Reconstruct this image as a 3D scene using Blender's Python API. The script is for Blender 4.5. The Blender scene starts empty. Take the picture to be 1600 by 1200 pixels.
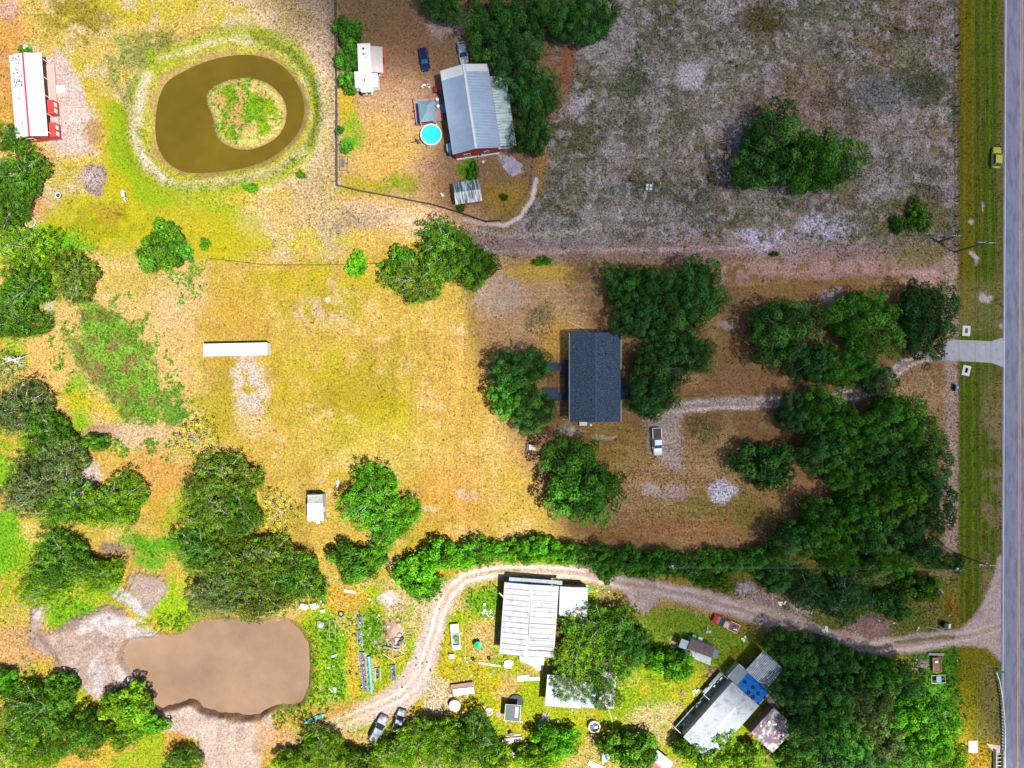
import bpy, bmesh, math, random
import numpy as np
from mathutils import Vector, Matrix
R = math.radians
sc = bpy.context.scene
col = sc.collection
rng = np.random.RandomState(7); random.seed(7)

# ---------------------------------------------------------------- camera, light, exposure
ALT = 145.0; K = 7.6                      # flight height, pixels of the 1600 px frame per metre of ground
cd = bpy.data.cameras.new('camera'); cam = bpy.data.objects.new('camera', cd); col.objects.link(cam)
cam.location = (0, 0, ALT); cd.sensor_width = 36.0
cd.lens = 18.0 / ((800.0 / K) / ALT); cd.clip_start = 1.0; cd.clip_end = 4000.0
sc.camera = cam
SLOPE = 0.45; SX, SY = -0.86, 0.50        # shadows fall this way (world x, y), metres per metre of height
elev = math.atan(1 / SLOPE)
world = bpy.data.worlds.new('World'); sc.world = world; world.use_nodes = True
wn = world.node_tree; bg = wn.nodes['Background']
sky = wn.nodes.new('ShaderNodeTexSky'); sky.sky_type = 'NISHITA'; sky.sun_disc = False
sky.sun_elevation = elev; sky.sun_rotation = math.atan2(-SX, -SY)
wn.links.new(sky.outputs[0], bg.inputs[0]); bg.inputs[1].default_value = 0.06
sl = bpy.data.lights.new('sun', 'SUN'); sl.energy = 5.0; sl.angle = R(0.53); sl.color = (1.0, 0.965, 0.89)
sun = bpy.data.objects.new('sun', sl); col.objects.link(sun)
sun.rotation_euler = Vector((SX * SLOPE, SY * SLOPE, -1)).to_track_quat('-Z', 'Y').to_euler()
sun.location = (60, -60, 200)
sc.view_settings.view_transform = 'Standard'; sc.view_settings.look = 'None'
sc.view_settings.exposure = 0.80; sc.view_settings.gamma = 1
sc.cycles.volume_bounces = 1
sc.cycles.max_bounces = 8

# ---------------------------------------------------------------- helpers
def lin(c):
    c = np.array(c, float) / 255.0
    return np.where(c <= 0.04045, c / 12.92, ((c + 0.055) / 1.055) ** 2.4)
def S(r, g, b): return tuple(np.clip(lin((r, g, b)) / 2.35, 0.004, 0.8))                    # albedo of a thing seen in full sun
def C(r, g, b): return tuple(np.clip(lin((r, g, b)) / np.array([0.80, 0.86, 1.02]), 0.004, 0.8))  # ... of one seen under the cloud
def W(px, py, z=0.0):
    f = (ALT - z) / ALT / K
    return Vector(((px - 800) * f, (600 - py) * f, z))
def M(n, z=0.0): return n / K * (ALT - z) / ALT

def tag(o, label=None, cat=None, group=None, kind=None):
    if label: o['label'] = label
    if cat: o['category'] = cat
    if group: o['group'] = group
    if kind: o['kind'] = kind
    return o
def empty(name, label, cat, loc, rz=0.0, group=None):
    o = bpy.data.objects.new(name, None); col.objects.link(o)
    o.location = loc; o.rotation_euler = (0, 0, R(rz)); o.empty_display_size = 0.5
    return tag(o, label, cat, group)

class MB:
    """collects simple solids and links them as ONE mesh object"""
    def __init__(s): s.v = []; s.f = []
    def add(s, vs, fs):
        n = len(s.v); s.v += [tuple(v) for v in vs]; s.f += [tuple(i + n for i in f) for f in fs]; return s
    def box(s, c, d, rz=0, rx=0, ry=0):
        m = Matrix.Translation(c) @ Matrix.Rotation(R(rz), 4, 'Z') @ Matrix.Rotation(R(ry), 4, 'Y') @ Matrix.Rotation(R(rx), 4, 'X')
        vs = [m @ Vector((x * d[0] / 2, y * d[1] / 2, z * d[2] / 2)) for z in (-1, 1) for x, y in ((-1, -1), (1, -1), (1, 1), (-1, 1))]
        return s.add(vs, [(3, 2, 1, 0), (4, 5, 6, 7), (0, 1, 5, 4), (1, 2, 6, 5), (2, 3, 7, 6), (3, 0, 4, 7)])
    def b0(s, x0, x1, y0, y1, z0, z1): return s.box(((x0 + x1) / 2, (y0 + y1) / 2, (z0 + z1) / 2), (x1 - x0, y1 - y0, z1 - z0))
    def prism(s, pts, z0, z1):
        n = len(pts)
        vs = [(p[0], p[1], z0) for p in pts] + [(p[0], p[1], z1) for p in pts]
        return s.add(vs, [tuple(range(n))[::-1], tuple(range(n, 2 * n))] + [(i, (i + 1) % n, n + (i + 1) % n, n + i) for i in range(n)])
    def cyl(s, c, r, h, n=16, r2=None):
        r2 = r if r2 is None else r2
        vs = [(c[0] + r * math.cos(2 * math.pi * i / n), c[1] + r * math.sin(2 * math.pi * i / n), c[2]) for i in range(n)]
        vs += [(c[0] + r2 * math.cos(2 * math.pi * i / n), c[1] + r2 * math.sin(2 * math.pi * i / n), c[2] + h) for i in range(n)]
        return s.add(vs, [tuple(range(n))[::-1], tuple(range(n, 2 * n))] + [(i, (i + 1) % n, n + (i + 1) % n, n + i) for i in range(n)])
    def ring(s, c, r, t, h, n=20):
        vs = []
        for rr, zz in ((r, 0), (r + t, 0), (r + t, h), (r, h)):
            vs += [(c[0] + rr * math.cos(2 * math.pi * i / n), c[1] + rr * math.sin(2 * math.pi * i / n), c[2] + zz) for i in range(n)]
        return s.add(vs, [(a * n + i, a * n + (i + 1) % n, ((a + 1) % 4) * n + (i + 1) % n, ((a + 1) % 4) * n + i) for a in range(4) for i in range(n)])
    def torus(s, c, r, t, n=16, m=8, axis='Z'):
        vs = []
        for i in range(n):
            a = 2 * math.pi * i / n
            for j in range(m):
                b = 2 * math.pi * j / m
                q = ((r + t * math.cos(b)) * math.cos(a), (r + t * math.cos(b)) * math.sin(a), t * math.sin(b))
                if axis == 'Y': q = (q[0], q[2], q[1])
                vs.append((c[0] + q[0], c[1] + q[1], c[2] + q[2]))
        return s.add(vs, [(i * m + j, ((i + 1) % n) * m + j, ((i + 1) % n) * m + (j + 1) % m, i * m + (j + 1) % m) for i in range(n) for j in range(m)])
    def tube(s, pts, rads, n=6):
        pts = [Vector(p) for p in pts]
        if not hasattr(rads, '__len__'): rads = [rads] * len(pts)
        base = len(s.v)
        for i, p in enumerate(pts):
            d = (pts[min(i + 1, len(pts) - 1)] - pts[max(i - 1, 0)]).normalized()
            u = d.cross(Vector((0, 0, 1)) if abs(d.z) < 0.9 else Vector((1, 0, 0))).normalized(); w = d.cross(u)
            for k in range(n):
                a = 2 * math.pi * k / n
                s.v.append(tuple(p + (u * math.cos(a) + w * math.sin(a)) * rads[i]))
        for i in range(len(pts) - 1):
            for k in range(n):
                s.f.append((base + i * n + k, base + i * n + (k + 1) % n, base + (i + 1) * n + (k + 1) % n, base + (i + 1) * n + k))
        s.f.append(tuple(base + k for k in range(n))[::-1]); s.f.append(tuple(base + (len(pts) - 1) * n + k for k in range(n)))
        return s
    def slab(s, a, b, c, d, t):
        """sheet through four corners, thickness t along its normal"""
        a, b, c, d = map(Vector, (a, b, c, d)); n = (b - a).cross(d - a).normalized() * t
        vs = [a, b, c, d, a + n, b + n, c + n, d + n]
        return s.add(vs, [(3, 2, 1, 0), (4, 5, 6, 7), (0, 1, 5, 4), (1, 2, 6, 5), (2, 3, 7, 6), (3, 0, 4, 7)])
    def build(s, name, mat, parent=None, loc=None, rz=0, smooth=False, bevel=0):
        me = bpy.data.meshes.new(name); me.from_pydata(s.v, [], s.f); me.update()
        bm = bmesh.new(); bm.from_mesh(me); bmesh.ops.recalc_face_normals(bm, faces=bm.faces)
        if bevel: bmesh.ops.bevel(bm, geom=bm.edges[:], offset=bevel, segments=2, affect='EDGES', profile=0.6)
        bm.to_mesh(me); bm.free()
        if smooth: me.polygons.foreach_set('use_smooth', [True] * len(me.polygons))
        me.materials.append(mat)
        o = bpy.data.objects.new(name, me); col.objects.link(o)
        if parent: o.parent = parent
        if loc is not None: o.location = loc; o.rotation_euler = (0, 0, R(rz))
        return o

# ---------------------------------------------------------------- materials
MATS = {}
def mat(name, base, rough=0.7, metal=0.0, mottle=0.25, scale=1.5, bump=0.0, wave=None, stain=None, stain_amt=0.0, coat=0.0, spec=0.5, streak=None):
    if name in MATS: return MATS[name]
    m = bpy.data.materials.new(name); m.use_nodes = True; nt = m.node_tree; N = nt.nodes; L = nt.links
    p = N['Principled BSDF']; p.inputs['Roughness'].default_value = rough; p.inputs['Metallic'].default_value = metal
    p.inputs['Coat Weight'].default_value = coat; p.inputs['Specular IOR Level'].default_value = spec
    tc = N.new('ShaderNodeTexCoord'); co = tc.outputs['Object']
    n = N.new('ShaderNodeTexNoise'); n.inputs['Scale'].default_value = scale; n.inputs['Detail'].default_value = 6; n.inputs['Roughness'].default_value = 0.65
    L.new(co, n.inputs['Vector'])
    mr = N.new('ShaderNodeMapRange'); mr.inputs['From Min'].default_value = 0.3; mr.inputs['From Max'].default_value = 0.7
    mr.inputs['To Min'].default_value = 1 - mottle; mr.inputs['To Max'].default_value = 1 + mottle * 0.5; L.new(n.outputs['Fac'], mr.inputs['Value'])
    vm = N.new('ShaderNodeVectorMath'); vm.operation = 'SCALE'; vm.inputs[0].default_value = base[:3]; L.new(mr.outputs[0], vm.inputs['Scale'])
    c = vm.outputs[0]
    if stain is not None:
        n2 = N.new('ShaderNodeTexNoise'); n2.inputs['Detail'].default_value = 5; n2.inputs['Roughness'].default_value = 0.6
        mp = N.new('ShaderNodeMapping'); mp.inputs['Scale'].default_value = streak or (0.9, 0.9, 0.9); L.new(co, mp.inputs[0]); L.new(mp.outputs[0], n2.inputs['Vector'])
        n2.inputs['Scale'].default_value = 1.0
        m2 = N.new('ShaderNodeMapRange'); m2.inputs['From Min'].default_value = 0.62 - stain_amt * 0.3; m2.inputs['From Max'].default_value = 0.74 - stain_amt * 0.25
        L.new(n2.outputs['Fac'], m2.inputs['Value'])
        mx = N.new('ShaderNodeMix'); mx.data_type = 'RGBA'; mx.inputs[7].default_value = (*stain[:3], 1)
        L.new(m2.outputs[0], mx.inputs[0]); L.new(c, mx.inputs[6]); c = mx.outputs[2]
    L.new(c, p.inputs['Base Color'])
    h = None
    if wave:
        wv = N.new('ShaderNodeTexWave'); wv.wave_type = 'BANDS'; wv.bands_direction = wave[0]; wv.inputs['Scale'].default_value = wave[1]
        L.new(co, wv.inputs['Vector']); h = wv.outputs['Fac']
        bp = N.new('ShaderNodeBump'); bp.inputs['Strength'].default_value = 0.7; bp.inputs['Distance'].default_value = wave[2]; L.new(h, bp.inputs['Height'])
        L.new(bp.outputs[0], p.inputs['Normal'])
    elif bump:
        bp = N.new('ShaderNodeBump'); bp.inputs['Strength'].default_value = 0.8; bp.inputs['Distance'].default_value = bump; L.new(n.outputs['Fac'], bp.inputs['Height'])
        L.new(bp.outputs[0], p.inputs['Normal'])
    MATS[name] = m; return m

WHITE = mat('white_metal', (.78, .78, .76), .45, mottle=.08, scale=.8)
GREYM = mat('grey_metal', (.42, .44, .46), .5, .3, mottle=.2)
DARKM = mat('dark_metal', (.05, .05, .055), .5, mottle=.3)
WOODG = mat('weathered_wood', (.30, .25, .20), .85, mottle=.4, scale=4, bump=.01)
WOODP = mat('pale_wood', (.52, .42, .27), .8, mottle=.3, scale=5)
WOODR = mat('red_wood', (.34, .10, .07), .75, mottle=.3, scale=3)
REDP = mat('red_paint_wall', (.42, .035, .03), .6, mottle=.15)
CONC = mat('concrete', (.56, .54, .52), .85, mottle=.18, scale=.9, stain=(.36, .33, .30), stain_amt=.25, bump=.01)
BLACK = mat('black_plastic', (.018, .018, .02), .55, mottle=.3)
RUBBER = mat('rubber', (.022, .022, .022), .85, mottle=.3)
GLASS = mat('dark_glass', (.02, .03, .04), .08, mottle=.1)
BLUEG = mat('blue_glass', (.03, .13, .24), .08, mottle=.1)
RUST = mat('rusty_metal', (.20, .09, .05), .85, mottle=.5, scale=3, bump=.01)
PLASW = mat('white_plastic', (.75, .75, .73), .4, mottle=.1)
TEAL = mat('teal_tarp', (.02, .36, .46), .4, mottle=.35, scale=3, bump=.06)
GREENP = mat('green_plastic', (.01, .36, .16), .4, mottle=.15)
BLUEP = mat('blue_plastic', (.02, .14, .55), .35, mottle=.15)
BARK = mat('bark', (.20, .165, .13), .9, mottle=.5, scale=3, bump=.03)
BARKP = mat('pale_bark', (.42, .40, .37), .9, mottle=.35, scale=3, bump=.02)
TIN = mat('tin_roof', (.62, .64, .66), .42, .25, mottle=.12, scale=.7, stain=(.34, .33, .33), stain_amt=.12, wave=('Y', 2.0, .04))

# ---------------------------------------------------------------- 2-D noise and shapes in photo-plan units (1 unit = 1/7.6 m)
def vnoise(x, y, s, seed):
    t = np.random.RandomState(seed).rand(257, 257); t[256] = t[0]; t[:, 256] = t[:, 0]
    u = x / s; v = y / s; i = np.floor(u).astype(int); j = np.floor(v).astype(int); fu = u - i; fv = v - j
    fu = fu * fu * (3 - 2 * fu); fv = fv * fv * (3 - 2 * fv); i %= 256; j %= 256
    return (t[i, j] * (1 - fu) + t[i + 1, j] * fu) * (1 - fv) + (t[i, j + 1] * (1 - fu) + t[i + 1, j + 1] * fu) * fv
def fbm(x, y, s, seed, o=4):
    r = 0; a = 1; t = 0
    for k in range(o): r = r + a * vnoise(x + 17 * k, y + 31 * k, s / 2 ** k, seed + k); t += a; a *= 0.55
    return r / t
def sstep(a, b, x):
    t = np.clip((x - a) / (b - a), 0, 1); return t * t * (3 - 2 * t)
def segdist(x, y, a, b):
    dx, dy = b[0] - a[0], b[1] - a[1]; q = dx * dx + dy * dy + 1e-9
    t = np.clip(((x - a[0]) * dx + (y - a[1]) * dy) / q, 0, 1)
    return np.hypot(x - a[0] - t * dx, y - a[1] - t * dy)
def sd_poly(x, y, pts):
    d = np.full(x.shape, 1e9); ins = np.zeros(x.shape, bool); n = len(pts)
    for i in range(n):
        a, b = pts[i], pts[(i + 1) % n]
        d = np.minimum(d, segdist(x, y, a, b))
        c = ((a[1] > y) != (b[1] > y)) & (x < (b[0] - a[0]) * (y - a[1]) / (b[1] - a[1] + 1e-12) + a[0]); ins ^= c
    return np.where(ins, -d, d)
def sd_line(x, y, pts):
    d = np.full(x.shape, 1e9)
    for i in range(len(pts) - 1): d = np.minimum(d, segdist(x, y, pts[i], pts[i + 1]))
    return d
def smooth_closed(pts, it=2):
    for _ in range(it):
        q = []
        for i in range(len(pts)):
            a, b = pts[i], pts[(i + 1) % len(pts)]
            q += [(a[0] * .75 + b[0] * .25, a[1] * .75 + b[1] * .25), (a[0] * .25 + b[0] * .75, a[1] * .25 + b[1] * .75)]
        pts = q
    return pts
def smooth_open(pts, it=2):
    for _ in range(it):
        q = [pts[0]]
        for i in range(len(pts) - 1):
            a, b = pts[i], pts[i + 1]
            q += [(a[0] * .75 + b[0] * .25, a[1] * .75 + b[1] * .25), (a[0] * .25 + b[0] * .75, a[1] * .25 + b[1] * .75)]
        pts = q + [pts[-1]]
    return pts

POND = smooth_closed([(300, 100), (340, 86), (385, 81), (420, 88), (448, 105), (468, 135), (476, 165), (470, 198), (450, 225), (420, 248), (380, 262),
        (330, 269), (290, 270), (262, 258), (245, 235), (238, 205), (241, 165), (250, 135), (262, 120)], 2)
ISLE = smooth_closed([(345, 128), (375, 120), (405, 124), (428, 138), (444, 160), (443, 190), (430, 212), (400, 228), (372, 231), (345, 220), (335, 205), (333, 180), (322, 158), (322, 142)], 2)
POND2 = smooth_closed([(196, 1005), (215, 1000), (238, 1000), (250, 992), (275, 995), (290, 988), (310, 972), (340, 968), (400, 972), (445, 968), (470, 985), (482, 1010),
         (484, 1050), (480, 1085), (470, 1100), (425, 1105), (410, 1115), (385, 1122), (350, 1115), (320, 1112), (305, 1098), (290, 1095), (262, 1108), (232, 1105), (215, 1075),
         (212, 1060), (200, 1045), (190, 1030)], 1)
LANE = smooth_open([(1640, 940), (1575, 975), (1530, 990), (1470, 1000), (1400, 1010), (1340, 1014), (1290, 1000), (1240, 978), (1190, 962), (1130, 945), (1060, 925), (990, 915),
         (940, 902), (880, 894), (820, 890), (770, 892), (725, 902), (700, 925), (685, 965), (672, 1010), (660, 1050), (640, 1080), (590, 1105), (545, 1125), (500, 1140)], 2)
DRIVE = smooth_open([(1478, 553), (1440, 558), (1405, 573), (1385, 595), (1360, 612), (1300, 622), (1230, 627), (1160, 630), (1090, 632), (1055, 640)], 2)
VINES = smooth_closed([(126, 474), (162, 476), (200, 496), (220, 522), (236, 545), (244, 590), (250, 640), (238, 668), (205, 664), (180, 655), (172, 625), (140, 596), (118, 565), (112, 540), (130, 512)], 1)
VINES2 = smooth_closed([(247, 612), (275, 610), (290, 640), (275, 662), (255, 662), (240, 640)], 1)

# ---------------------------------------------------------------- the ground
fx = np.arange(-60, 1661, 2.0); fy = np.arange(-60, 1261, 2.0)
def ext(a):
    g = np.cumsum(6 * 1.35 ** np.arange(26)); return np.concatenate([a[0] - g[::-1], a, a[-1] + g])
gx = ext(fx); gy = ext(fy)
X, Y = np.meshgrid(gx, gy, indexing='ij')
wx = X + (fbm(X, Y, 34, 11) - .5) * 26 + (vnoise(X, Y, 6, 15) - .5) * 5
wy = Y + (fbm(X, Y, 34, 21) - .5) * 26 + (vnoise(X, Y, 6, 25) - .5) * 5
COL = np.zeros(X.shape + (3,)); SPK = np.full(X.shape, .55); DOT = np.full(X.shape, .12); PAL = np.full(X.shape, .05)
COL[:] = S(218, 184, 84)
def put(mask, c=None, spk=None, dot=None, pal=None):
    if c is not None: COL[:] = COL * (1 - mask[..., None]) + np.array(c) * mask[..., None]
    for arr, v in ((SPK, spk), (DOT, dot), (PAL, pal)):
        if v is not None: arr[:] = arr * (1 - mask) + v * mask
def bbox(pts, pad):
    xs = [p[0] for p in pts]; ys = [p[1] for p in pts]
    i0, i1 = np.searchsorted(gx, [min(xs) - pad, max(xs) + pad]); j0, j1 = np.searchsorted(gy, [min(ys) - pad, max(ys) + pad])
    return slice(i0, i1), slice(j0, j1)
FINE = rng.rand(*X.shape) * .5 + vnoise(X, Y, 4.5, 88) * .5
def rough(q, b): return np.clip(q + (FINE[b] - .5) * 5.5 * q * (1 - q), 0, 1)
def mk_poly(pts, feather=10, a=1.0, patch=0, seed=3, warp=1, ps=22):
    m = np.zeros(X.shape); b = bbox(pts, feather + 22)
    x = wx[b] * warp + X[b] * (1 - warp); y = wy[b] * warp + Y[b] * (1 - warp)
    d = sd_poly(x, y, pts); q = sstep(feather, -feather, d) * a
    if patch: q = q * sstep(patch - .08, patch + .08, fbm(X[b], Y[b], ps, seed))
    if warp: q = rough(q / a, b) * a
    m[b] = q; return m
def mk_line(pts, w, feather=4, a=1.0, patch=0, seed=3, warp=.35, ps=14):
    m = np.zeros(X.shape); b = bbox(pts, w + feather + 22)
    x = wx[b] * warp + X[b] * (1 - warp); y = wy[b] * warp + Y[b] * (1 - warp)
    q = sstep(w + feather, w - feather, sd_line(x, y, pts)) * a
    if patch: q = q * sstep(patch - .08, patch + .08, fbm(X[b], Y[b], ps, seed))
    q = rough(q / a, b) * a
    m[b] = q; return m
def blob(cx, cy, rx, ry, feather=.5, a=1.0, patch=0, seed=3, ps=16):
    d = np.hypot((wx - cx) / rx, (wy - cy) / ry); q = sstep(1 + feather, 1 - feather, d) * a
    if patch: q = q * sstep(patch - .1, patch + .1, fbm(X, Y, ps, seed))
    return rough(q / a, slice(None)) * a
rect = lambda x0, y0, x1, y1: [(x0, y0), (x1, y0), (x1, y1), (x0, y1)]
n1 = fbm(X, Y, 110, 31, 5); n2 = fbm(X, Y, 60, 41, 5); n3 = fbm(X, Y, 30, 51, 4); n4 = fbm(X, Y, 180, 61, 4)
# dry meadow in the sun
put(sstep(.46, .62, n1) * .75, S(192, 176, 44)); put(sstep(.52, .66, n2) * .6, S(238, 205, 135)); put(sstep(.55, .66, n3) * .45, S(180, 146, 58))
put(sstep(.55, .7, n4) * .4, S(222, 178, 76))
# pasture north-west
NW = rect(-400, -400, 535, 412)
put(mk_poly(NW, 12, .6), S(226, 196, 110), spk=.7, dot=.3, pal=.2)
put(mk_poly(NW, 12, .8, .52, 5, ps=60), S(205, 188, 50), dot=.15)
put(mk_poly(NW, 12, .7, .56, 9, ps=40), S(225, 200, 165))
put(mk_poly([(330, -50), (540, -50), (540, 420), (440, 330), (500, 200), (440, 70)], 22, .8), S(208, 180, 140), spk=.8, dot=.35, pal=.35)
put(mk_poly([(330, -50), (520, -50), (525, 130), (440, 60), (380, 50)], 22, .6, .45, 8, ps=30), C(150, 132, 125))
put(blob(120, 30, 60, 35, .5, .9, .42, 6), S(170, 150, 45), dot=.6); put(blob(205, 105, 38, 55, .4, .9, .42, 7), S(165, 170, 90), dot=.6, pal=.5)
put(blob(240, 70, 30, 26, .4, .8, .4, 7), S(150, 150, 70), dot=.6, pal=.4)
put(mk_poly([(150, 160), (172, 150), (205, 190), (222, 270), (300, 322), (400, 335), (430, 380), (360, 412), (200, 405), (95, 400), (60, 335), (95, 310), (150, 300), (163, 235)], 12, .92), S(200, 190, 22), spk=.4, dot=.08, pal=0)
put(mk_poly([(165, 165), (190, 160), (205, 210), (225, 280), (290, 325), (220, 320), (175, 260)], 9, .8), S(150, 188, 15))
put(mk_line([(235, 85), (250, 120)], 7, 5, .9), S(160, 190, 20)); put(mk_line([(300, 310), (400, 345)], 10, 10, .7), S(165, 195, 25))
put(blob(165, 345, 60, 30, .4, .8, .4, 12), S(165, 170, 20)); put(blob(165, 335, 30, 16, .6, .5, .5), S(205, 150, 60))
put(mk_poly([(75, 88), (95, 85), (122, 128), (150, 185), (138, 235), (115, 245), (78, 225), (72, 180)], 8, .95), S(228, 202, 196), spk=.5, dot=.12, pal=.3)
put(mk_line([(120, 215), (150, 240)], 4, 3, .6), S(235, 210, 200)); put(blob(125, 195, 28, 26, .3, .5, .45), S(238, 222, 218))
put(blob(142, 208, 16, 22, .5, .8), S(195, 150, 85)); put(blob(10, 90, 30, 120, .5, .8), S(222, 158, 90)); put(blob(45, 250, 35, 20, .5, .7), S(225, 165, 95))
put(blob(145, 278, 18, 26, .25), S(168, 145, 138), spk=.9, dot=.5)
put(blob(12, 12, 20, 22, .4, .8), S(220, 180, 165)); put(blob(45, 320, 35, 25, .5, .8), S(222, 165, 125))
put(mk_poly([(60, 350), (105, 355), (150, 385), (80, 400), (55, 370)], 8, 1), S(110, 190, 35), spk=.7); 
# bank of the round pond
pw = sd_poly(X, Y, POND); pwn = pw + (n3 - .5) * 26
put(sstep(46, 32, pwn) * .85, S(172, 182, 50), dot=.4); put(sstep(30, 24, pwn) * .75 * sstep(.42, .56, n2), S(222, 206, 150), pal=.4)
put(sstep(20, 13, pwn) * .85, S(196, 190, 60)); put(sstep(8, 4, pwn), S(196, 166, 100), spk=.4)
put(mk_line([(232, 120), (212, 180), (212, 215), (232, 262), (265, 285)], 6, 6, .75), S(232, 212, 190), pal=.3)
put(mk_line([(225, 240), (245, 268), (268, 290)], 2.5, 2, .9, warp=.2), S(242, 225, 205)); put(mk_line([(250, 95), (300, 72), (360, 62), (410, 66), (450, 90), (478, 130), (487, 190), (470, 235), (430, 262), (360, 280), (290, 285)], 2.6, 3, .6, .45, 5), S(228, 215, 175))
put(mk_line([(400, 55), (450, 80), (490, 125), (498, 180), (485, 225)], 8, 6, .9), S(140, 155, 18)); put(mk_line([(245, 300), (330, 300), (420, 285)], 6, 7, .6), S(180, 190, 35))
iw = sd_poly(X, Y, ISLE); inn = sstep(2, -2, iw)
put(inn, S(222, 205, 120), spk=.6, dot=.25, pal=.15); put(inn * sstep(-8, -14, iw + (n3 - .5) * 20) * sstep(.42, .52, fbm(X, Y, 26, 71)), S(150, 180, 25), dot=.4); put(inn * sstep(-10, -16, iw) * sstep(.52, .6, fbm(X, Y, 18, 73)), S(222, 180, 110))
# fenced yard
YARD = [(528, -60), (528, 290), (620, 308), (700, 330), (760, 350), (800, 345), (830, 312), (842, 235), (870, 100), (860, -60)]
put(mk_poly(YARD, 6, 1, warp=.1), S(204, 164, 122), spk=.55, dot=.15, pal=.3)
put(mk_poly([(528, -60), (860, -60), (860, 90), (760, 60), (620, 90), (528, 110)], 26, .9), S(180, 142, 104), pal=.1)
put(blob(640, 90, 60, 60, .5, .8, .45, 13), S(205, 150, 115)); put(blob(700, 40, 30, 30, .5, .8, .4, 14), C(158, 140, 150))
put(blob(600, 235, 66, 60, .6, .85), S(228, 184, 92)); put(blob(690, 265, 50, 34, .6, .7), S(215, 168, 130)); put(blob(660, 150, 50, 60, .6, .5, .4), S(225, 185, 150), pal=.5)
put(blob(540, 160, 16, 40, .5, .9), S(215, 180, 40)); put(blob(550, 205, 18, 34, .4, .9, .3), S(150, 185, 35)); put(blob(545, 225, 10, 16, .4, .9), S(90, 170, 20))
put(blob(575, 292, 60, 16, .5, .8, .35), S(190, 175, 30)); put(blob(625, 290, 34, 18, .5, .8, .35), S(150, 165, 20)); put(blob(730, 265, 11, 20, .35), C(70, 120, 10), spk=.8)
put(blob(790, 310, 45, 30, .5, .8), C(145, 120, 50)); put(blob(700, 300, 50, 30, .5, .5), C(150, 115, 80)); put(mk_poly([(778, 240), (800, 245), (815, 268), (800, 275), (788, 262)], 3, .9, warp=.3), C(180, 172, 185), pal=.6)
put(mk_line([(519, -20), (518, 100), (521, 200), (523, 290)], 4, 6, .45), S(190, 165, 165), pal=.3)
put(mk_line([(500, 60), (505, 190), (490, 260)], 6, 6, .6), S(225, 198, 172))
# grey weedy field north-east
GF = [(850, -400), (1496, -400), (1496, 412), (760, 412), (720, 350), (800, 360), (845, 300), (850, 200), (868, 100)]
gfm = mk_poly(GF, 9, 1, warp=.25)
put(gfm, C(114, 108, 98), spk=.85, dot=.36, pal=.6)
put(gfm * sstep(.5, .62, n1) * .75, C(92, 96, 72), dot=.5); put(gfm * sstep(.46, .66, n2) * .6, C(142, 136, 148), pal=.9)
put(gfm * sstep(.52, .64, n4) * .55, C(120, 92, 70)); put(gfm * sstep(.54, .72, fbm(X, Y, 75, 81)) * .6, C(80, 74, 48), pal=.3, dot=.6)
put(gfm * sstep(.56, .74, fbm(X, Y, 50, 91)) * .6, C(74, 82, 70), dot=.7); put(gfm * sstep(.55, .7, fbm(X, Y, 9, 93, 2)) * .5, C(168, 160, 178)); put(gfm * sstep(.55, .7, fbm(X, Y, 8, 94, 2)) * .5, C(64, 60, 52)); put(gfm * sstep(.5, .8, vnoise(X * .1, Y, 6, 97)) * .2, C(150, 140, 150))
put(mk_poly([(885, 62), (905, 68), (890, 130), (868, 185), (858, 200), (860, 120)], 6, .75, warp=.4), C(135, 84, 62), spk=.3, dot=.05, pal=0)
put(mk_poly([(840, 220), (858, 240), (850, 300), (838, 300)], 5, .7, warp=.4), C(150, 110, 70))
put(blob(980, 130, 34, 26, .5, .8, .35), C(70, 80, 55), dot=.8); put(blob(1075, 115, 22, 20, .4, .8), C(175, 168, 188), pal=1); put(blob(1190, 30, 34, 26, .5, .85), C(72, 62, 30), pal=.1)
put(blob(1440, 130, 40, 32, .5, .8), C(62, 68, 35), pal=.1, dot=.7); put(blob(1375, 145, 45, 26, .6, .6), C(95, 105, 118)); put(blob(1250, 215, 130, 85, .5, .3), C(110, 85, 80))
put(blob(1420, 85, 28, 22, .6, .6), C(90, 100, 62)); put(blob(905, 160, 14, 14, .4, .8), C(170, 160, 178), pal=1); put(blob(1430, 345, 55, 35, .6, .7), C(98, 90, 50), pal=.15)
put(mk_line([(1057, 100), (1056, 230), (1060, 330)], 5, 6, .35), C(90, 80, 75))
# track along the field's south side
put(mk_line([(560, 330), (680, 350), (760, 375), (850, 395), (1000, 398), (1150, 392), (1260, 395), (1380, 400), (1490, 405)], 18, 14, .7), C(150, 122, 128), spk=.7, dot=.3, pal=.6)
put(mk_line([(610, 345), (700, 352), (800, 370), (905, 362), (930, 350)], 4, 4, .5), C(175, 165, 160)); put(mk_line([(760, 394), (950, 391), (1200, 388)], 3, 3, .5, .35), C(185, 175, 190))
put(blob(1190, 374, 34, 14, .8, .85, .42, 3, 9), C(185, 180, 220), pal=1); put(blob(1288, 356, 42, 13, .8, .85, .42, 3, 9), C(185, 180, 218), pal=1); put(blob(1240, 395, 70, 12, .5, .6, .45), C(170, 158, 180))
put(mk_line([(727, 342), (745, 348), (790, 352), (815, 338), (832, 312), (838, 280)], 3.2, 1.6, 1, warp=.1), C(200, 192, 210), pal=.2, dot=0, spk=.2)
put(mk_line([(390, 345), (520, 335), (640, 345)], 20, 18, .5), S(228, 195, 130), dot=.35, pal=.3); put(blob(560, 345, 60, 18, .5, .7, .42), S(190, 165, 140), dot=.6, pal=.5)
put(blob(700, 345, 60, 22, .6, .7), C(185, 150, 125)); put(blob(480, 375, 90, 12, .5, .7, .42), S(215, 205, 60))
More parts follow.
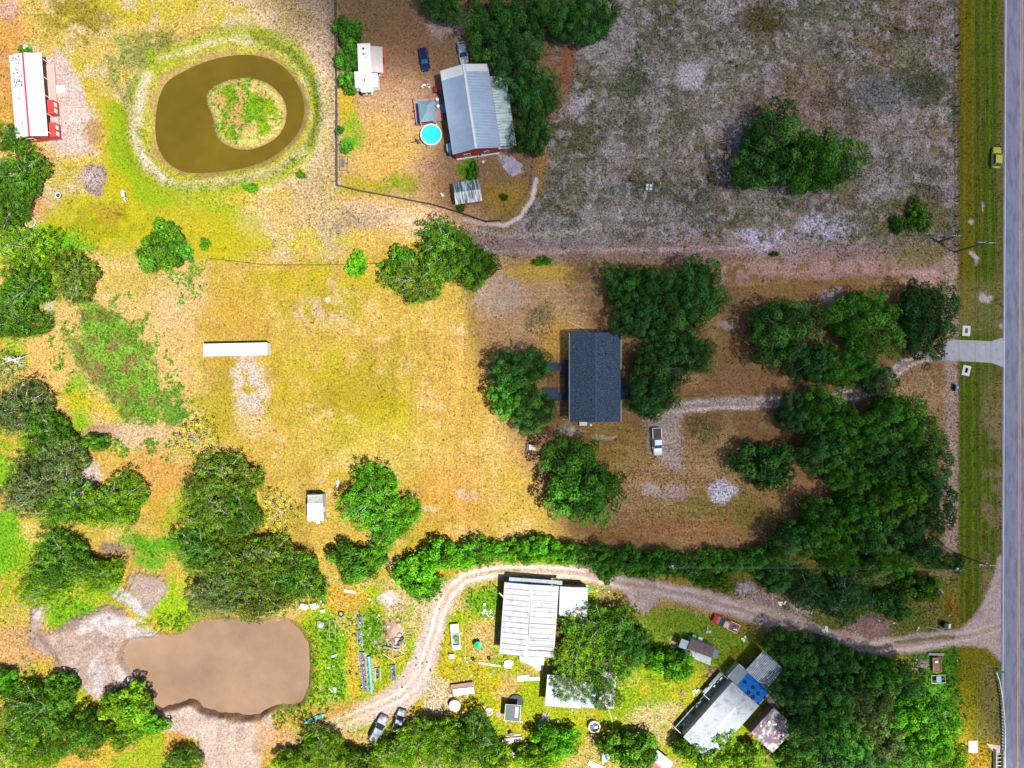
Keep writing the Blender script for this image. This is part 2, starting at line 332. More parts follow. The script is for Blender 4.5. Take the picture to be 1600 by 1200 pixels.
# main lot: brown mown turf
EL = [(740, 408), (1496, 408), (1496, 870), (900, 870), (840, 760), (800, 690), (745, 520)]
elm = mk_poly(EL, 26, 1)
put(elm, C(126, 99, 72), spk=.5, dot=.15, pal=.2)
put(elm * sstep(.5, .62, n2) * .6, C(116, 99, 58)); put(elm * sstep(.5, .6, n1) * .5, C(122, 92, 72)); put(elm * sstep(.54, .62, n3) * .4, C(158, 135, 100), pal=.4)
put(mk_poly([(745, 405), (870, 405), (930, 520), (870, 560), (760, 530)], 22, .8), C(190, 155, 120), pal=.4); put(blob(780, 460, 45, 34, .5, .8, .4), C(178, 158, 150), pal=.7)
put(blob(840, 425, 50, 16, .5, .8), C(185, 155, 60)); put(blob(870, 530, 30, 34, .5, .8), C(190, 150, 70)); put(mk_line([(1130, 425), (1490, 415)], 16, 10, .7, .4), C(175, 140, 150), pal=.7)
put(mk_line([(1180, 445), (1300, 450), (1400, 440)], 14, 12, .6), C(140, 108, 66)); put(blob(1440, 400, 45, 16, .6, .7), C(110, 110, 40)); put(blob(1445, 435, 30, 16, .5, .7, .4), C(180, 150, 155), pal=.6)
for (a, b, rx, ry) in ((1300, 455, 14, 8), (1130, 510, 10, 8), (1290, 460, 12, 10)): put(blob(a, b, rx, ry, .4, .8), C(165, 148, 155))
put(blob(1180, 600, 60, 40, .6, .7), C(128, 98, 74)); put(blob(1250, 780, 60, 50, .6, .8), C(148, 112, 84)); put(blob(1060, 750, 130, 70, .5, .7), C(165, 135, 100), spk=.9, dot=.4)
put(blob(950, 700, 60, 40, .5, .6), C(135, 115, 50)); put(blob(1130, 800, 90, 34, .5, .7), C(120, 108, 50)); put(blob(1080, 835, 60, 22, .5, .6), C(165, 125, 100)); put(blob(1040, 830, 130, 18, .5, .5), C(150, 105, 65))
put(blob(1128, 768, 20, 17, .35, .95), C(195, 192, 222), pal=.8, spk=.9); put(blob(1050, 768, 28, 12, .5, .6), C(178, 155, 165)); put(blob(1015, 762, 12, 14, .4, .7), C(178, 165, 175))
put(blob(940, 680, 18, 5, .4, .7), C(165, 160, 160)); put(blob(888, 672, 18, 6, .4, .7), C(165, 160, 160)); put(blob(1430, 620, 60, 40, .5, .8), C(150, 125, 98), spk=.8, dot=.4, pal=.4)
put(mk_line([(1487, 410), (1488, 600), (1487, 860)], 12, 8, .8), C(158, 138, 135), spk=.9, dot=.3, pal=.5)
for k in range(7): put(mk_line([(1150, 470 + k * 55), (1480, 470 + k * 55)], 5, 6, .18), C(110, 85, 50))
# sunlit lot details
for (a, b, rx, ry, aa) in ((540, 430, 60, 20, .7), (420, 440, 80, 20, .6), (590, 650, 60, 40, .9), (520, 580, 50, 40, .7), (440, 590, 60, 40, .4)): put(blob(a, b, rx, ry, .5, aa, .4, 33, 26), S(200, 185, 28))
put(blob(570, 610, 60, 40, .6, .55), S(178, 158, 35)); put(blob(500, 490, 40, 25, .5, .7, .45), S(232, 200, 160), pal=.5); put(blob(515, 470, 5, 4, .4), S(252, 240, 215)); put(blob(720, 600, 60, 100, .6, .4), S(225, 170, 95))
for k in range(26):
    a, b = rng.uniform(340, 760), rng.uniform(430, 830); put(blob(a, b, rng.uniform(4, 11), rng.uniform(3, 8), .5, .6), S(240, 205, 150))
put(blob(390, 600, 26, 46, .5, .9, .35), S(235, 212, 205), pal=.4, spk=.7); put(blob(395, 660, 30, 20, .5, .5), S(240, 205, 150)); put(blob(360, 500, 50, 60, .6, .5), S(210, 165, 65)); put(blob(700, 770, 60, 60, .6, .6), S(226, 160, 68))
put(blob(725, 775, 14, 10, .4, .8, .4), S(235, 195, 165)); put(blob(670, 792, 16, 6, .4, .7), S(238, 205, 170)); put(blob(600, 700, 110, 40, .6, .35), S(235, 215, 95))
# west side, sandy with weeds
put(mk_poly([(140, 395), (330, 408), (300, 500), (290, 640), (320, 700), (260, 720), (200, 700), (110, 640), (20, 640), (20, 520), (80, 480), (140, 450)], 14, .85), S(234, 196, 128), spk=.6, dot=.25, pal=.2)
put(mk_poly([(150, 395), (330, 405), (310, 440), (200, 470), (150, 450)], 10, .6, .42), S(205, 185, 75)); put(blob(280, 470, 40, 45, .5, .6, .4), S(232, 195, 150)); put(blob(130, 430, 22, 12, .5, .8), S(225, 165, 120))
put(mk_poly([(70, 465), (88, 470), (85, 510), (70, 515)], 4, .9), S(232, 222, 228)); put(blob(75, 500, 14, 20, .4, .7), S(225, 150, 95)); put(blob(50, 575, 60, 60, .6, .7), S(236, 190, 105))
put(mk_line([(120, 600), (125, 660), (130, 690)], 16, 12, .9), S(150, 195, 25)); put(mk_line([(100, 620), (180, 640), (180, 670)], 14, 12, .7), S(215, 195, 35)); put(blob(165, 675, 34, 12, .4, .8), S(190, 150, 130)); put(blob(210, 680, 45, 22, .5, .8), S(228, 195, 160))
put(blob(72, 660, 18, 16, .5, .6), S(200, 180, 185)); put(blob(140, 745, 16, 24, .4, .8), S(222, 210, 215)); put(blob(215, 760, 60, 50, .6, .5), S(235, 185, 100)); put(blob(250, 785, 25, 30, .5, .7), S(215, 172, 38)); put(blob(245, 740, 50, 40, .6, .6), S(220, 160, 90))
put(mk_poly([(-60, 715), (30, 720), (45, 760), (-60, 760)], 10, .9), S(125, 190, 25)); put(mk_poly([(-60, 800), (35, 800), (50, 850), (30, 900), (-60, 900)], 10, 1), S(125, 188, 28), spk=.8); put(blob(62, 840, 30, 22, .4, .8, .4), S(232, 205, 110))
put(mk_line([(200, 845), (240, 858), (275, 850)], 14, 9, 1), S(115, 180, 30)); put(blob(240, 880, 30, 10, .5, .8), S(90, 180, 30)); put(blob(190, 865, 24, 22, .4, .7), S(205, 165, 110)); put(blob(175, 855, 16, 12, .4, .8), S(150, 125, 120))
SW = [(-400, 900), (200, 900), (330, 930), (320, 980), (210, 1010), (230, 1110), (300, 1130), (430, 1130), (500, 1260), (500, 1600), (-400, 1600)]
put(mk_poly(SW, 14, .85), S(215, 190, 60), spk=.7, dot=.2); put(mk_poly(SW, 14, .8, .5, 17, ps=40), S(160, 190, 25)); put(mk_poly(SW, 14, .6, .56, 18, ps=34), S(228, 160, 90))
put(blob(270, 935, 45, 26, .4, .9), S(165, 205, 20)); put(blob(20, 1000, 50, 45, .4, .8, .35), S(222, 170, 120)); put(blob(25, 960, 50, 22, .4, .9), S(205, 185, 80)); put(blob(110, 955, 50, 26, .4, .9, .3), S(130, 190, 20)); put(blob(300, 925, 22, 12, .5, .7), S(235, 195, 90))
# junk yard grass
JY = [(490, 900), (700, 900), (780, 905), (960, 920), (1050, 935), (1120, 960), (1190, 1010), (1250, 1080), (1250, 1260), (470, 1260), (430, 1100), (485, 1080), (485, 980)]
put(mk_poly(JY, 14, 1), S(205, 190, 42), spk=.75, dot=.22, pal=.12); put(mk_poly(JY, 14, .8, .5, 27, ps=46), S(158, 188, 20)); put(mk_poly(JY, 14, .75, .55, 28, ps=36), S(226, 190, 120), pal=.3)
put(blob(1000, 1050, 90, 70, .4, .7, .38), S(140, 185, 15)); put(blob(870, 1115, 50, 60, .5, .7), S(178, 195, 15)); put(mk_poly([(990, 950), (1060, 935), (1120, 960), (1190, 1010), (1140, 1050), (1060, 1050), (1000, 1000)], 12, .9), C(105, 135, 35), spk=.8)
put(mk_line([(1010, 945), (1060, 938), (1110, 955)], 10, 8, .8), C(165, 130, 95)); put(blob(1118, 1055, 12, 12, .4, .9), S(215, 170, 130)); put(blob(1050, 1010, 8, 14, .4, .8), C(170, 140, 120)); put(blob(1145, 1030, 16, 16, .5, .7), S(185, 165, 40)); put(blob(1030, 1125, 45, 26, .5, .9, .36), S(225, 200, 140), pal=.5)
put(blob(760, 940, 34, 26, .4, .9), S(120, 185, 15)); put(blob(755, 1000, 26, 30, .5, .8, .35), S(225, 185, 120)); put(blob(600, 985, 40, 22, .5, .6, .4), S(228, 205, 175), pal=.4); put(blob(530, 935, 40, 20, .4, .9), S(226, 175, 70))
put(mk_line([(500, 975), (520, 1000), (525, 1080)], 22, 9, .9), S(135, 190, 20), spk=.9); put(mk_line([(553, 980), (548, 1040), (553, 1080)], 7, 4, .9), S(222, 190, 60)); put(blob(585, 990, 22, 34, .4, .9), S(120, 180, 20), dot=.5); put(blob(617, 985, 14, 20, .35, .9), S(200, 150, 125))
put(blob(600, 1010, 10, 8), S(205, 180, 165)); put(blob(520, 1095, 12, 12, .4), S(240, 225, 205)); put(mk_line([(430, 1085), (480, 1105), (530, 1095)], 16, 8, .9), S(150, 190, 15)); put(mk_line([(430, 1130), (530, 1110), (600, 1110)], 14, 10, .8), S(215, 165, 85))
put(mk_line([(480, 970), (490, 1040), (487, 1085)], 10, 5, .9), S(165, 185, 25)); put(blob(660, 945, 60, 18, .5, .7, .4), S(232, 205, 160), pal=.3); put(blob(608, 936, 17, 8, .3), S(238, 228, 225), spk=.4); put(blob(605, 880, 18, 10, .5, .8), S(225, 205, 195))
put(blob(600, 870, 60, 30, .5, .5), S(215, 180, 70)); put(blob(665, 965, 26, 40, .5, .6), S(222, 195, 130))
# spoil banks of the dug pond
sp1 = mk_poly([(88, 985), (120, 962), (160, 955), (195, 950), (215, 985), (245, 990), (255, 1003), (215, 1060), (215, 1078), (150, 1085), (110, 1060), (85, 1025), (45, 1005), (50, 950), (70, 950), (60, 985)], 6, 1)
sp2 = mk_poly([(178, 935), (205, 905), (225, 893), (252, 900), (262, 920), (248, 935), (232, 945), (225, 958), (205, 945)], 5, 1)
sp3 = mk_poly([(225, 1112), (262, 1105), (292, 1092), (308, 1100), (345, 1118), (400, 1125), (425, 1110), (430, 1145), (400, 1200), (330, 1200), (310, 1150), (262, 1145)], 6, 1)
for m_, c_ in ((sp1, S(204, 178, 164)), (sp2, S(202, 176, 164)), (sp3, S(222, 195, 180))): put(m_, c_, spk=.45, dot=.1, pal=.2)
put(sp1 * sstep(.5, .6, n3) * .8, S(232, 218, 215)); put(sp1 * sstep(.52, .6, fbm(X * .4, Y, 16, 95)) * .6, S(168, 138, 132)); put(sp3 * sstep(.5, .6, fbm(X, Y * .5, 14, 96)) * .5, S(240, 222, 208)); put(mk_line([(130, 985), (160, 965), (215, 975), (245, 1000)], 7, 5, .7, .35), S(240, 232, 232))
put(mk_line([(185, 925), (205, 935), (222, 955)], 8, 4, .8), S(242, 236, 236)); put(mk_line([(62, 990), (80, 1010), (95, 1050)], 6, 3, .7), S(160, 130, 115))
put(sstep(7, 2, np.abs(sd_poly(X, Y, POND2))) * sstep(1060, 1075, Y) * sstep(440, 420, X), S(120, 90, 78))
put(blob(345, 1175, 40, 26, .4, .7), S(225, 195, 180)); put(mk_poly([(395, 1120), (430, 1140), (560, 1145), (500, 1180), (400, 1180)], 10, .8), S(222, 175, 125))
# south-east ground
SE = [(1180, 885), (1500, 870), (1500, 990), (1400, 1000), (1300, 995), (1200, 960), (1130, 930), (1100, 905)]
put(mk_poly(SE, 8, 1), C(92, 98, 40), spk=.9, dot=.4, pal=.25); put(mk_poly(SE, 8, .7, .52, 37, ps=30), C(135, 115, 90), pal=.5); put(blob(1360, 982, 34, 16, .4, .9), C(165, 128, 132), spk=.9, pal=.5); put(blob(1190, 940, 26, 20, .4, .9), C(150, 130, 138)); put(blob(1245, 955, 20, 20, .4, .8), C(155, 140, 145), pal=.6)
put(blob(1165, 915, 14, 10, .4, .8), C(150, 140, 165)); put(blob(1500, 950, 24, 30, .5, .8), C(120, 95, 25)); put(mk_poly([(1200, 1010), (1500, 1010), (1565, 1000), (1565, 1260), (1200, 1260)], 10, 1), C(70, 95, 22), spk=.8, dot=.3, pal=.1)
put(blob(1470, 1060, 26, 60, .5, .8), C(55, 110, 20)); put(blob(1340, 1035, 90, 10, .5, .8), C(165, 150, 50)); put(blob(1440, 1035, 16, 9, .5, .8), C(130, 115, 125))
put(blob(1465, 1115, 14, 20, .45, .8), C(105, 140, 115))
# verge
vg = mk_poly([(1498, -400), (1569, -400), (1569, 975), (1498, 975)], 3, 1, warp=.08)
put(vg, C(68, 86, 16), spk=.55, dot=.12, pal=.05)
st = .5 + .5 * np.sin(X / 2.1 + (vnoise(X, Y, 50, 8) - .5) * 1.2); st2 = vnoise(X, Y * .02, 5, 66)
put(vg * sstep(.5, .8, st2) * .5, C(84, 74, 14)); put(vg * sstep(.45, .2, st2) * .5, C(62, 92, 8)); put(vg * sstep(.62, .9, st) * .25, C(132, 132, 35))
put(vg * sstep(1503, 1498, X) * .7, C(120, 92, 55)); put(vg * sstep(1553, 1562, X + (n3 - .5) * 14) * .8, C(105, 98, 52), dot=.5, pal=.35); put(vg * sstep(520, 500, np.abs(Y - 0)) * sstep(1512, 1508, np.abs(X - 1512) + 1508 - 8) * .3, C(130, 100, 20))
put(vg * sstep(560, 640, Y) * sstep(.42, .52, fbm(X, Y, 24, 44)) * sstep(1528, 1540, X + (n3 - .5) * 10) * .6, C(135, 115, 90), dot=.5, pal=.5); put(vg * sstep(430, 445, Y) * sstep(530, 515, Y) * .35, C(130, 120, 85))
for (a, b, rx, ry) in ((1521, 403, 5, 12), (1538, 460, 6, 7), (1547, 463, 5, 6), (1560, 515, 4, 4), (1531, 320, 2, 9), (1510, 345, 3, 5)): put(blob(a, b, rx, ry, .4, .8), C(178, 168, 180))
put(mk_poly([(1500, 1010), (1560, 1010), (1563, 1160), (1500, 1160)], 8, .9, warp=.4), C(112, 105, 18), spk=.7, dot=.25); put(mk_poly([(1535, 1040), (1560, 1040), (1563, 1160), (1530, 1150)], 6, .8, warp=.4), C(110, 105, 60), dot=.4, pal=.5)
put(mk_poly([(1495, 1155), (1560, 1160), (1560, 1260), (1490, 1260)], 6, .9), C(135, 110, 30), spk=.9, dot=.4)
east = mk_poly([(1620, -400), (2600, -400), (2600, 1600), (1626, 1600)], 2, 1, warp=.1); put(east, C(100, 98, 30), spk=.6)
# lane and driveway
ld = sd_line(X * .8 + wx * .2, Y * .8 + wy * .2, LANE)
lw = (.72 + .45 * n3) * np.interp(X, [500, 640, 700, 830, 960, 1200, 1320, 1400, 1520, 1565, 1600], [14, 26, 13, 10, 12, 16, 20, 15, 13, 26, 40])
lane = sstep(lw + 4, lw - 4, ld + (FINE - .5) * 5) * (1 - .75 * sstep(620, 520, X))
lane = np.maximum(lane, mk_poly([(965, 905), (1045, 925), (1010, 955), (1000, 960), (985, 935)], 4)); lane = np.maximum(lane, mk_poly([(1500, 985), (1530, 955), (1548, 920), (1560, 870), (1572, 870), (1572, 1040), (1562, 1030), (1540, 1012), (1500, 1008)], 4, 1, warp=.3))
lane *= (X < 1573)
mixc = sstep(860, 960, X)[..., None]
COL[:] = COL * (1 - lane[..., None]) + (np.array(S(228, 205, 192)) * (1 - mixc) + np.array(C(168, 152, 158)) * mixc) * lane[..., None]
put(lane, None, spk=.4, dot=.08, pal=.35); put(lane * sstep(3.5, 1.5, np.abs(ld - 6)) * .55, C(192, 180, 182)); put(lane * sstep(4, 1, ld) * .4, C(145, 118, 105)); put(lane * sstep(.55, .65, n3) * .5, C(150, 128, 132))
put(mk_line([(1400, 1004), (1440, 999), (1490, 994)], 3, 2, .8, warp=.2), C(100, 88, 40)); put(mk_line([(765, 893), (812, 890)], 1.5, 1.5, .8, warp=.2), S(170, 160, 40))
put(mk_line([(650, 1060), (690, 1080), (680, 1100)], 18, 10, .7), S(234, 210, 196)); put(mk_line([(690, 915), (668, 960)], 10, 8, .5), S(232, 205, 175))
dd = sd_line(X * .8 + wx * .2, Y * .8 + wy * .2, DRIVE); drv = sstep(13, 7, dd + (FINE - .5) * 6 + (n3 - .5) * 8)
drv = np.maximum(drv, mk_poly([(1003, 652), (1030, 640), (1062, 636), (1066, 700), (1070, 738), (1042, 730), (1012, 700)], 8, .95)) * (X < 1478)
put(drv * .85, C(158, 146, 148), spk=.8, dot=.2, pal=.7); put(drv * sstep(3.5, 1, dd) * .6 * (X > 1240), C(150, 112, 85)); put(drv * sstep(3, 1.5, np.abs(dd - 6)) * .5, C(195, 188, 205)); put(mk_line([(1110, 626), (1180, 624)], 2.5, 2, .7, warp=.1), C(140, 125, 145))
for (a, b, rx, ry) in ((20, 360, 50, 40), (100, 372, 34, 20), (30, 470, 50, 50), (40, 700, 70, 60), (110, 800, 50, 40), (70, 880, 60, 40), (150, 920, 50, 30), (200, 800, 34, 26), (310, 830, 50, 60), (90, 430, 40, 26), (15, 555, 26, 40)): put(blob(a, b, rx, ry, .5, .85, .44, 55, 20), S(148, 186, 26), spk=.8, dot=.3)
put(sstep(6, 1, np.abs(sd_poly(X, Y, POND2) - 3)) * .6, S(150, 116, 92), spk=.3)
# vines and weeds: earth beneath
put(mk_poly(VINES, 14, .85), S(112, 180, 36), spk=.9, dot=.4); put(mk_poly(VINES, 6, .75, .54, 77, ps=16), S(150, 110, 75)); put(mk_poly(VINES2, 12, .8, .4, 79, ps=14), S(80, 150, 35))

# relief
Z = (fbm(X, Y, 40, 101) - .5) * .35 + (fbm(X, Y, 9, 103, 2) - .5) * .16
flat = 1 - np.maximum(sstep(1556, 1566, X), mk_poly(rect(1470, 515, 1580, 590), 6, warp=0)); 
BLD = [rect(10, 80, 80, 218), rect(548, 62, 610, 148), rect(640, 96, 812, 246), rect(704, 278, 758, 324), rect(845, 512, 992, 664), rect(314, 532, 420, 560), rect(476, 768, 512, 820), rect(776, 900, 925, 1035), rect(845, 1030, 970, 1112), rect(1040, 1060, 1215, 1200), rect(1055, 985, 1135, 1045)]
for b_ in BLD: flat = flat * (1 - mk_poly(b_, 6, warp=0))
Z *= flat
bank = (Z * 0); Z0 = Z.copy()
bank += .9 * sstep(16, 30, pw) * sstep(52, 34, pw) * sstep(0, 1, flat)
Z = Z + bank * .6
Z = np.where(pw < 12, Z * sstep(0, 12, pw) - 1.6 * sstep(12, -14, pw), Z)
Z = np.where(iw < 14, -1.6 + (Z0 * .5 + 1.75 + .35 * sstep(0, -30, iw)) * sstep(14, -10, iw), Z)
p2 = sd_poly(X, Y, POND2); p2w = p2 + (vnoise(X, Y, 9, 5) - .5) * 5
Z = Z + sp1 * (.5 + 1.4 * (fbm(X, Y * .6, 22, 105) - .4)) + sp2 * (.8 + 1.2 * (n3 - .4)) + sp3 * (.5 + .9 * (fbm(X * .5, Y, 12, 107) - .4))
Z = np.where(p2w < 9, Z * sstep(0, 9, p2w) - 1.4 * sstep(8, -10, p2w), Z)
Z -= .10 * vg * sstep(30, 8, np.abs(X - 1536)) * (1 - mk_poly(rect(1470, 515, 1580, 590), 8, warp=0))
def gz(px, py):
    i = min(np.searchsorted(gx, px), len(gx) - 1); j = min(np.searchsorted(gy, py), len(gy) - 1); return float(Z[i, j])

str_ = 1 + (vnoise(X, Y * .05, 3.2, 501) - .5) * .22 * sstep(560, 640, X) * sstep(860, 700, X) * sstep(420, 480, Y) + (vnoise(X * .05, Y, 3.4, 502) - .5) * .3 * elm * sstep(740, 860, X)
COL = np.clip(COL * str_[..., None] * (1 + (fbm(X, Y, 14, 111, 3)[..., None] - .5) * .35 * SPK[..., None]), .003, .8)
nx, ny = X.shape
V = np.stack([(X - 800) / K, (600 - Y) / K, Z], -1).reshape(-1, 3)
idx = np.arange(nx * ny).reshape(nx, ny)
quads = np.stack([idx[:-1, :-1], idx[:-1, 1:], idx[1:, 1:], idx[1:, :-1]], -1).reshape(-1, 4)
cen = lambda a: (a[:-1, :-1] + a[1:, 1:]).reshape(-1) / 2
cls = np.zeros(len(quads), int)
cls[cen(lane) > .5] = 1; cls[cen(drv) > .5] = 2; cls[(cen(iw) < 8) & (cen(pw) < -8)] = 3
cls[(cen(sp1) > .5) | (cen(sp2) > .5) | (cen(sp3) > .5)] = 4

def ground_mat():
    m = bpy.data.materials.new('earth_and_grass'); m.use_nodes = True; nt = m.node_tree; N = nt.nodes; L = nt.links
    p = N['Principled BSDF']; p.inputs['Roughness'].default_value = .95; p.inputs['Specular IOR Level'].default_value = .15
    geo = N.new('ShaderNodeNewGeometry'); pos = geo.outputs['Position']
    a = N.new('ShaderNodeAttribute'); a.attribute_name = 'col'; b = N.new('ShaderNodeAttribute'); b.attribute_name = 'tex'
    sep = N.new('ShaderNodeSeparateColor'); L.new(b.outputs['Color'], sep.inputs[0])
    def math_(op, x, y=None, z=None, clamp=False):
        n = N.new('ShaderNodeMath'); n.operation = op; n.use_clamp = clamp
        for i, v in enumerate((x, y, z)):
            if v is None: continue
            if isinstance(v, (int, float)): n.inputs[i].default_value = v
            else: L.new(v, n.inputs[i])
        return n.outputs[0]
    def noise(s, d, r=.65):
        n = N.new('ShaderNodeTexNoise'); n.inputs['Scale'].default_value = s; n.inputs['Detail'].default_value = d; n.inputs['Roughness'].default_value = r
        L.new(pos, n.inputs['Vector']); return n.outputs['Fac']
    nf = noise(2.1, 4, .8); nm = noise(.8, 3); nh = noise(4.5, 2, .6)
    f = math_('SUBTRACT', math_('ADD', math_('MULTIPLY', nf, .65), math_('MULTIPLY', nh, .35)), .5)
    amp = math_('MULTIPLY', sep.outputs[0], 8.5)
    g = math_('MAXIMUM', math_('ADD', 1.0, math_('MULTIPLY', f, amp)), .12)
    g = math_('MULTIPLY', g, math_('ADD', .78, math_('MULTIPLY', nm, .44)))
    sca = N.new('ShaderNodeVectorMath'); sca.operation = 'SCALE'; L.new(a.outputs['Color'], sca.inputs[0]); L.new(g, sca.inputs['Scale'])
    hs = N.new('ShaderNodeHueSaturation'); L.new(sca.outputs[0], hs.inputs['Color'])
    L.new(math_('ADD', .478, math_('MULTIPLY', noise(1.3, 3), .044)), hs.inputs['Hue'])
    def dots(sc_, det, dens, t0, k):
        t = math_('SUBTRACT', t0, math_('MULTIPLY', dens, k)); return math_('MULTIPLY', math_('SUBTRACT', noise(sc_, det, .75), t), 11.0, clamp=True)
    dk = dots(1.9, 5, sep.outputs[1], .70, .28); lt = dots(2.7, 4, sep.outputs[2], .70, .20)
    mx = N.new('ShaderNodeMix'); mx.data_type = 'RGBA'; L.new(math_('MULTIPLY', lt, .75), mx.inputs[0]); L.new(hs.outputs[0], mx.inputs[6])
    pl = N.new('ShaderNodeMix'); pl.data_type = 'RGBA'; pl.inputs[0].default_value = .55; L.new(a.outputs['Color'], pl.inputs[6]); pl.inputs[7].default_value = (.62, .57, .58, 1); L.new(pl.outputs[2], mx.inputs[7])
    mk = N.new('ShaderNodeMix'); mk.data_type = 'RGBA'; L.new(math_('MULTIPLY', dk, .8), mk.inputs[0]); L.new(mx.outputs[2], mk.inputs[6])
    dc = N.new('ShaderNodeMix'); dc.data_type = 'RGBA'; dc.blend_type = 'MULTIPLY'; dc.inputs[0].default_value = 1; L.new(a.outputs['Color'], dc.inputs[6]); dc.inputs[7].default_value = (.26, .34, .28, 1); L.new(dc.outputs[2], mk.inputs[7])
    L.new(mk.outputs[2], p.inputs['Base Color'])
    bp = N.new('ShaderNodeBump'); bp.inputs['Strength'].default_value = .8; bp.inputs['Distance'].default_value = .12; L.new(math_('ADD', nf, math_('MULTIPLY', dk, .5)), bp.inputs['Height']); L.new(bp.outputs[0], p.inputs['Normal'])
    return m
GM = ground_mat()
TEX = np.stack([SPK, DOT, PAL, np.ones_like(PAL)], -1).reshape(-1, 4)
CC = np.concatenate([COL.reshape(-1, 3), np.ones((nx * ny, 1))], 1)
def mesh_np(name, V, F, mats, attrs=None, smooth=True):
    me = bpy.data.meshes.new(name); k = F.shape[1]
    me.vertices.add(len(V)); me.vertices.foreach_set('co', np.ascontiguousarray(V, np.float32).ravel())
    me.loops.add(F.size); me.loops.foreach_set('vertex_index', np.ascontiguousarray(F, np.int32).ravel())
    me.polygons.add(len(F)); me.polygons.foreach_set('loop_start', np.arange(0, F.size, k, dtype=np.int32))
    me.polygons.foreach_set('use_smooth', np.full(len(F), smooth)); me.update(calc_edges=True)
    for n, (dom, arr) in (attrs or {}).items():
        at = me.attributes.new(n, 'FLOAT_COLOR', dom); at.data.foreach_set('color', np.ascontiguousarray(arr, np.float32).ravel())
    me.materials.append(mats); return me
for c_, nm_ in ((0, 'ground'), (1, 'dirt_lane'), (2, 'gravel_driveway'), (3, 'pond_island'), (4, 'spoil_bank')):
    F = quads[cls == c_]; u, inv = np.unique(F, return_inverse=True)
    me = mesh_np(nm_, V[u], inv.reshape(F.shape), GM, {'col': ('POINT', CC[u]), 'tex': ('POINT', TEX[u])})
    o = bpy.data.objects.new(nm_, me); col.objects.link(o); tag(o, kind='structure')

# water
def water(name, pts, z, base, rough, label=None):
    m = mat(name, base, rough, mottle=.32, scale=.07, bump=0)
    nt = m.node_tree; n = nt.nodes.new('ShaderNodeTexNoise'); n.inputs['Scale'].default_value = 1.2; n.inputs['Detail'].default_value = 4
    bp = nt.nodes.new('ShaderNodeBump'); bp.inputs['Strength'].default_value = .5; bp.inputs['Distance'].default_value = .05
    nt.links.new(n.outputs['Fac'], bp.inputs['Height']); nt.links.new(bp.outputs[0], nt.nodes['Principled BSDF'].inputs['Normal'])
    o = MB().prism([tuple(W(x, y))[:2] for x, y in pts], z - .3, z).build(name, m); tag(o, kind='structure')
water('olive_pond_water', smooth_closed([(355 + (x - 355) * 1.12, 178 + (y - 178) * 1.14) for x, y in POND], 0), -.75, S(132, 110, 2), .1)
water('muddy_pond_water', [(340 + (x - 340) * 1.06, 1045 + (y - 1045) * 1.1) for x, y in POND2], -.7, S(200, 164, 134), .1)

# road
def sheet(name, x0, x1, y0, y1, z, m, parent=None, kind='structure'):
    a = W(x0, y0); b = W(x1, y1); o = MB().b0(a.x, b.x, b.y, a.y, z - .12, z).build(name, m, parent)
    if kind: tag(o, kind=kind)
    return o
ASPH = mat('asphalt', C(130, 134, 166), .85, mottle=.12, scale=.5, stain=C(108, 112, 142), stain_amt=.5, bump=.01, streak=(1.2, .25, 1))
def xr(y): return np.interp(y, [0, 1200], [1573, 1566.5])          # the west edge drifts west towards the south
rd = MB(); wl = MB(); yl1 = MB(); yl2 = MB(); sh = MB()
for y0, y1 in ((-700, 1900),):
    def strip(mb, o0, o1, z):
        a = [W(xr(y0) + o0, y0), W(xr(y0) + o1, y0), W(xr(y1) + o1, y1), W(xr(y1) + o0, y1)]
        if y1: a = [W(1575 + o0 , y0), W(1575 + o1, y0), W(1563 + o0, y1), W(1563 + o1, y1)]; a = [a[0], a[1], a[3], a[2]]
        mb.prism([(p.x, p.y) for p in a], z - .1, z)
    strip(rd, -3, 50, .06); strip(wl, -.6, .6, .064); strip(yl1, 22.4, 23.4, .064); strip(yl2, 24.8, 25.8, .064); strip(wl, 47.6, 48.8, .064)
tag(rd.build('road', ASPH), kind='structure')
tag(wl.build('road_edge_line', mat('white_line_paint', (.72, .73, .75), .7, mottle=.2, scale=3)), kind='structure')
YLW = mat('yellow_line_paint', C(214, 165, 120), .7, mottle=.25, scale=3)
yl1.v += []; tag(yl1.build('road_centre_line', YLW), kind='structure'); tag(yl2.build('road_centre_line', YLW), kind='structure')
# concrete apron
ap = MB(); pts = [W(x, y) for x, y in ((1476, 535), (1492, 531), (1549, 533), (1568, 527), (1568, 574), (1549, 567), (1476, 563))]
o = ap.prism([(p.x, p.y) for p in pts], -.15, .07).build('concrete_driveway', mat('apron_concrete', C(165, 168, 190), .8, mottle=.12, scale=.8, stain=C(150, 150, 168), stain_amt=.3)); tag(o, kind='structure')
jm = mat('joint', (.2, .19, .18), .9)
j = MB()
for xx in (1498, 1523, 1548): a = W(xx, 532); b = W(xx, 566); j.b0(a.x - .03, a.x + .03, b.y, a.y, .0, .074)
tag(j.build('driveway_joint', jm), kind='structure')

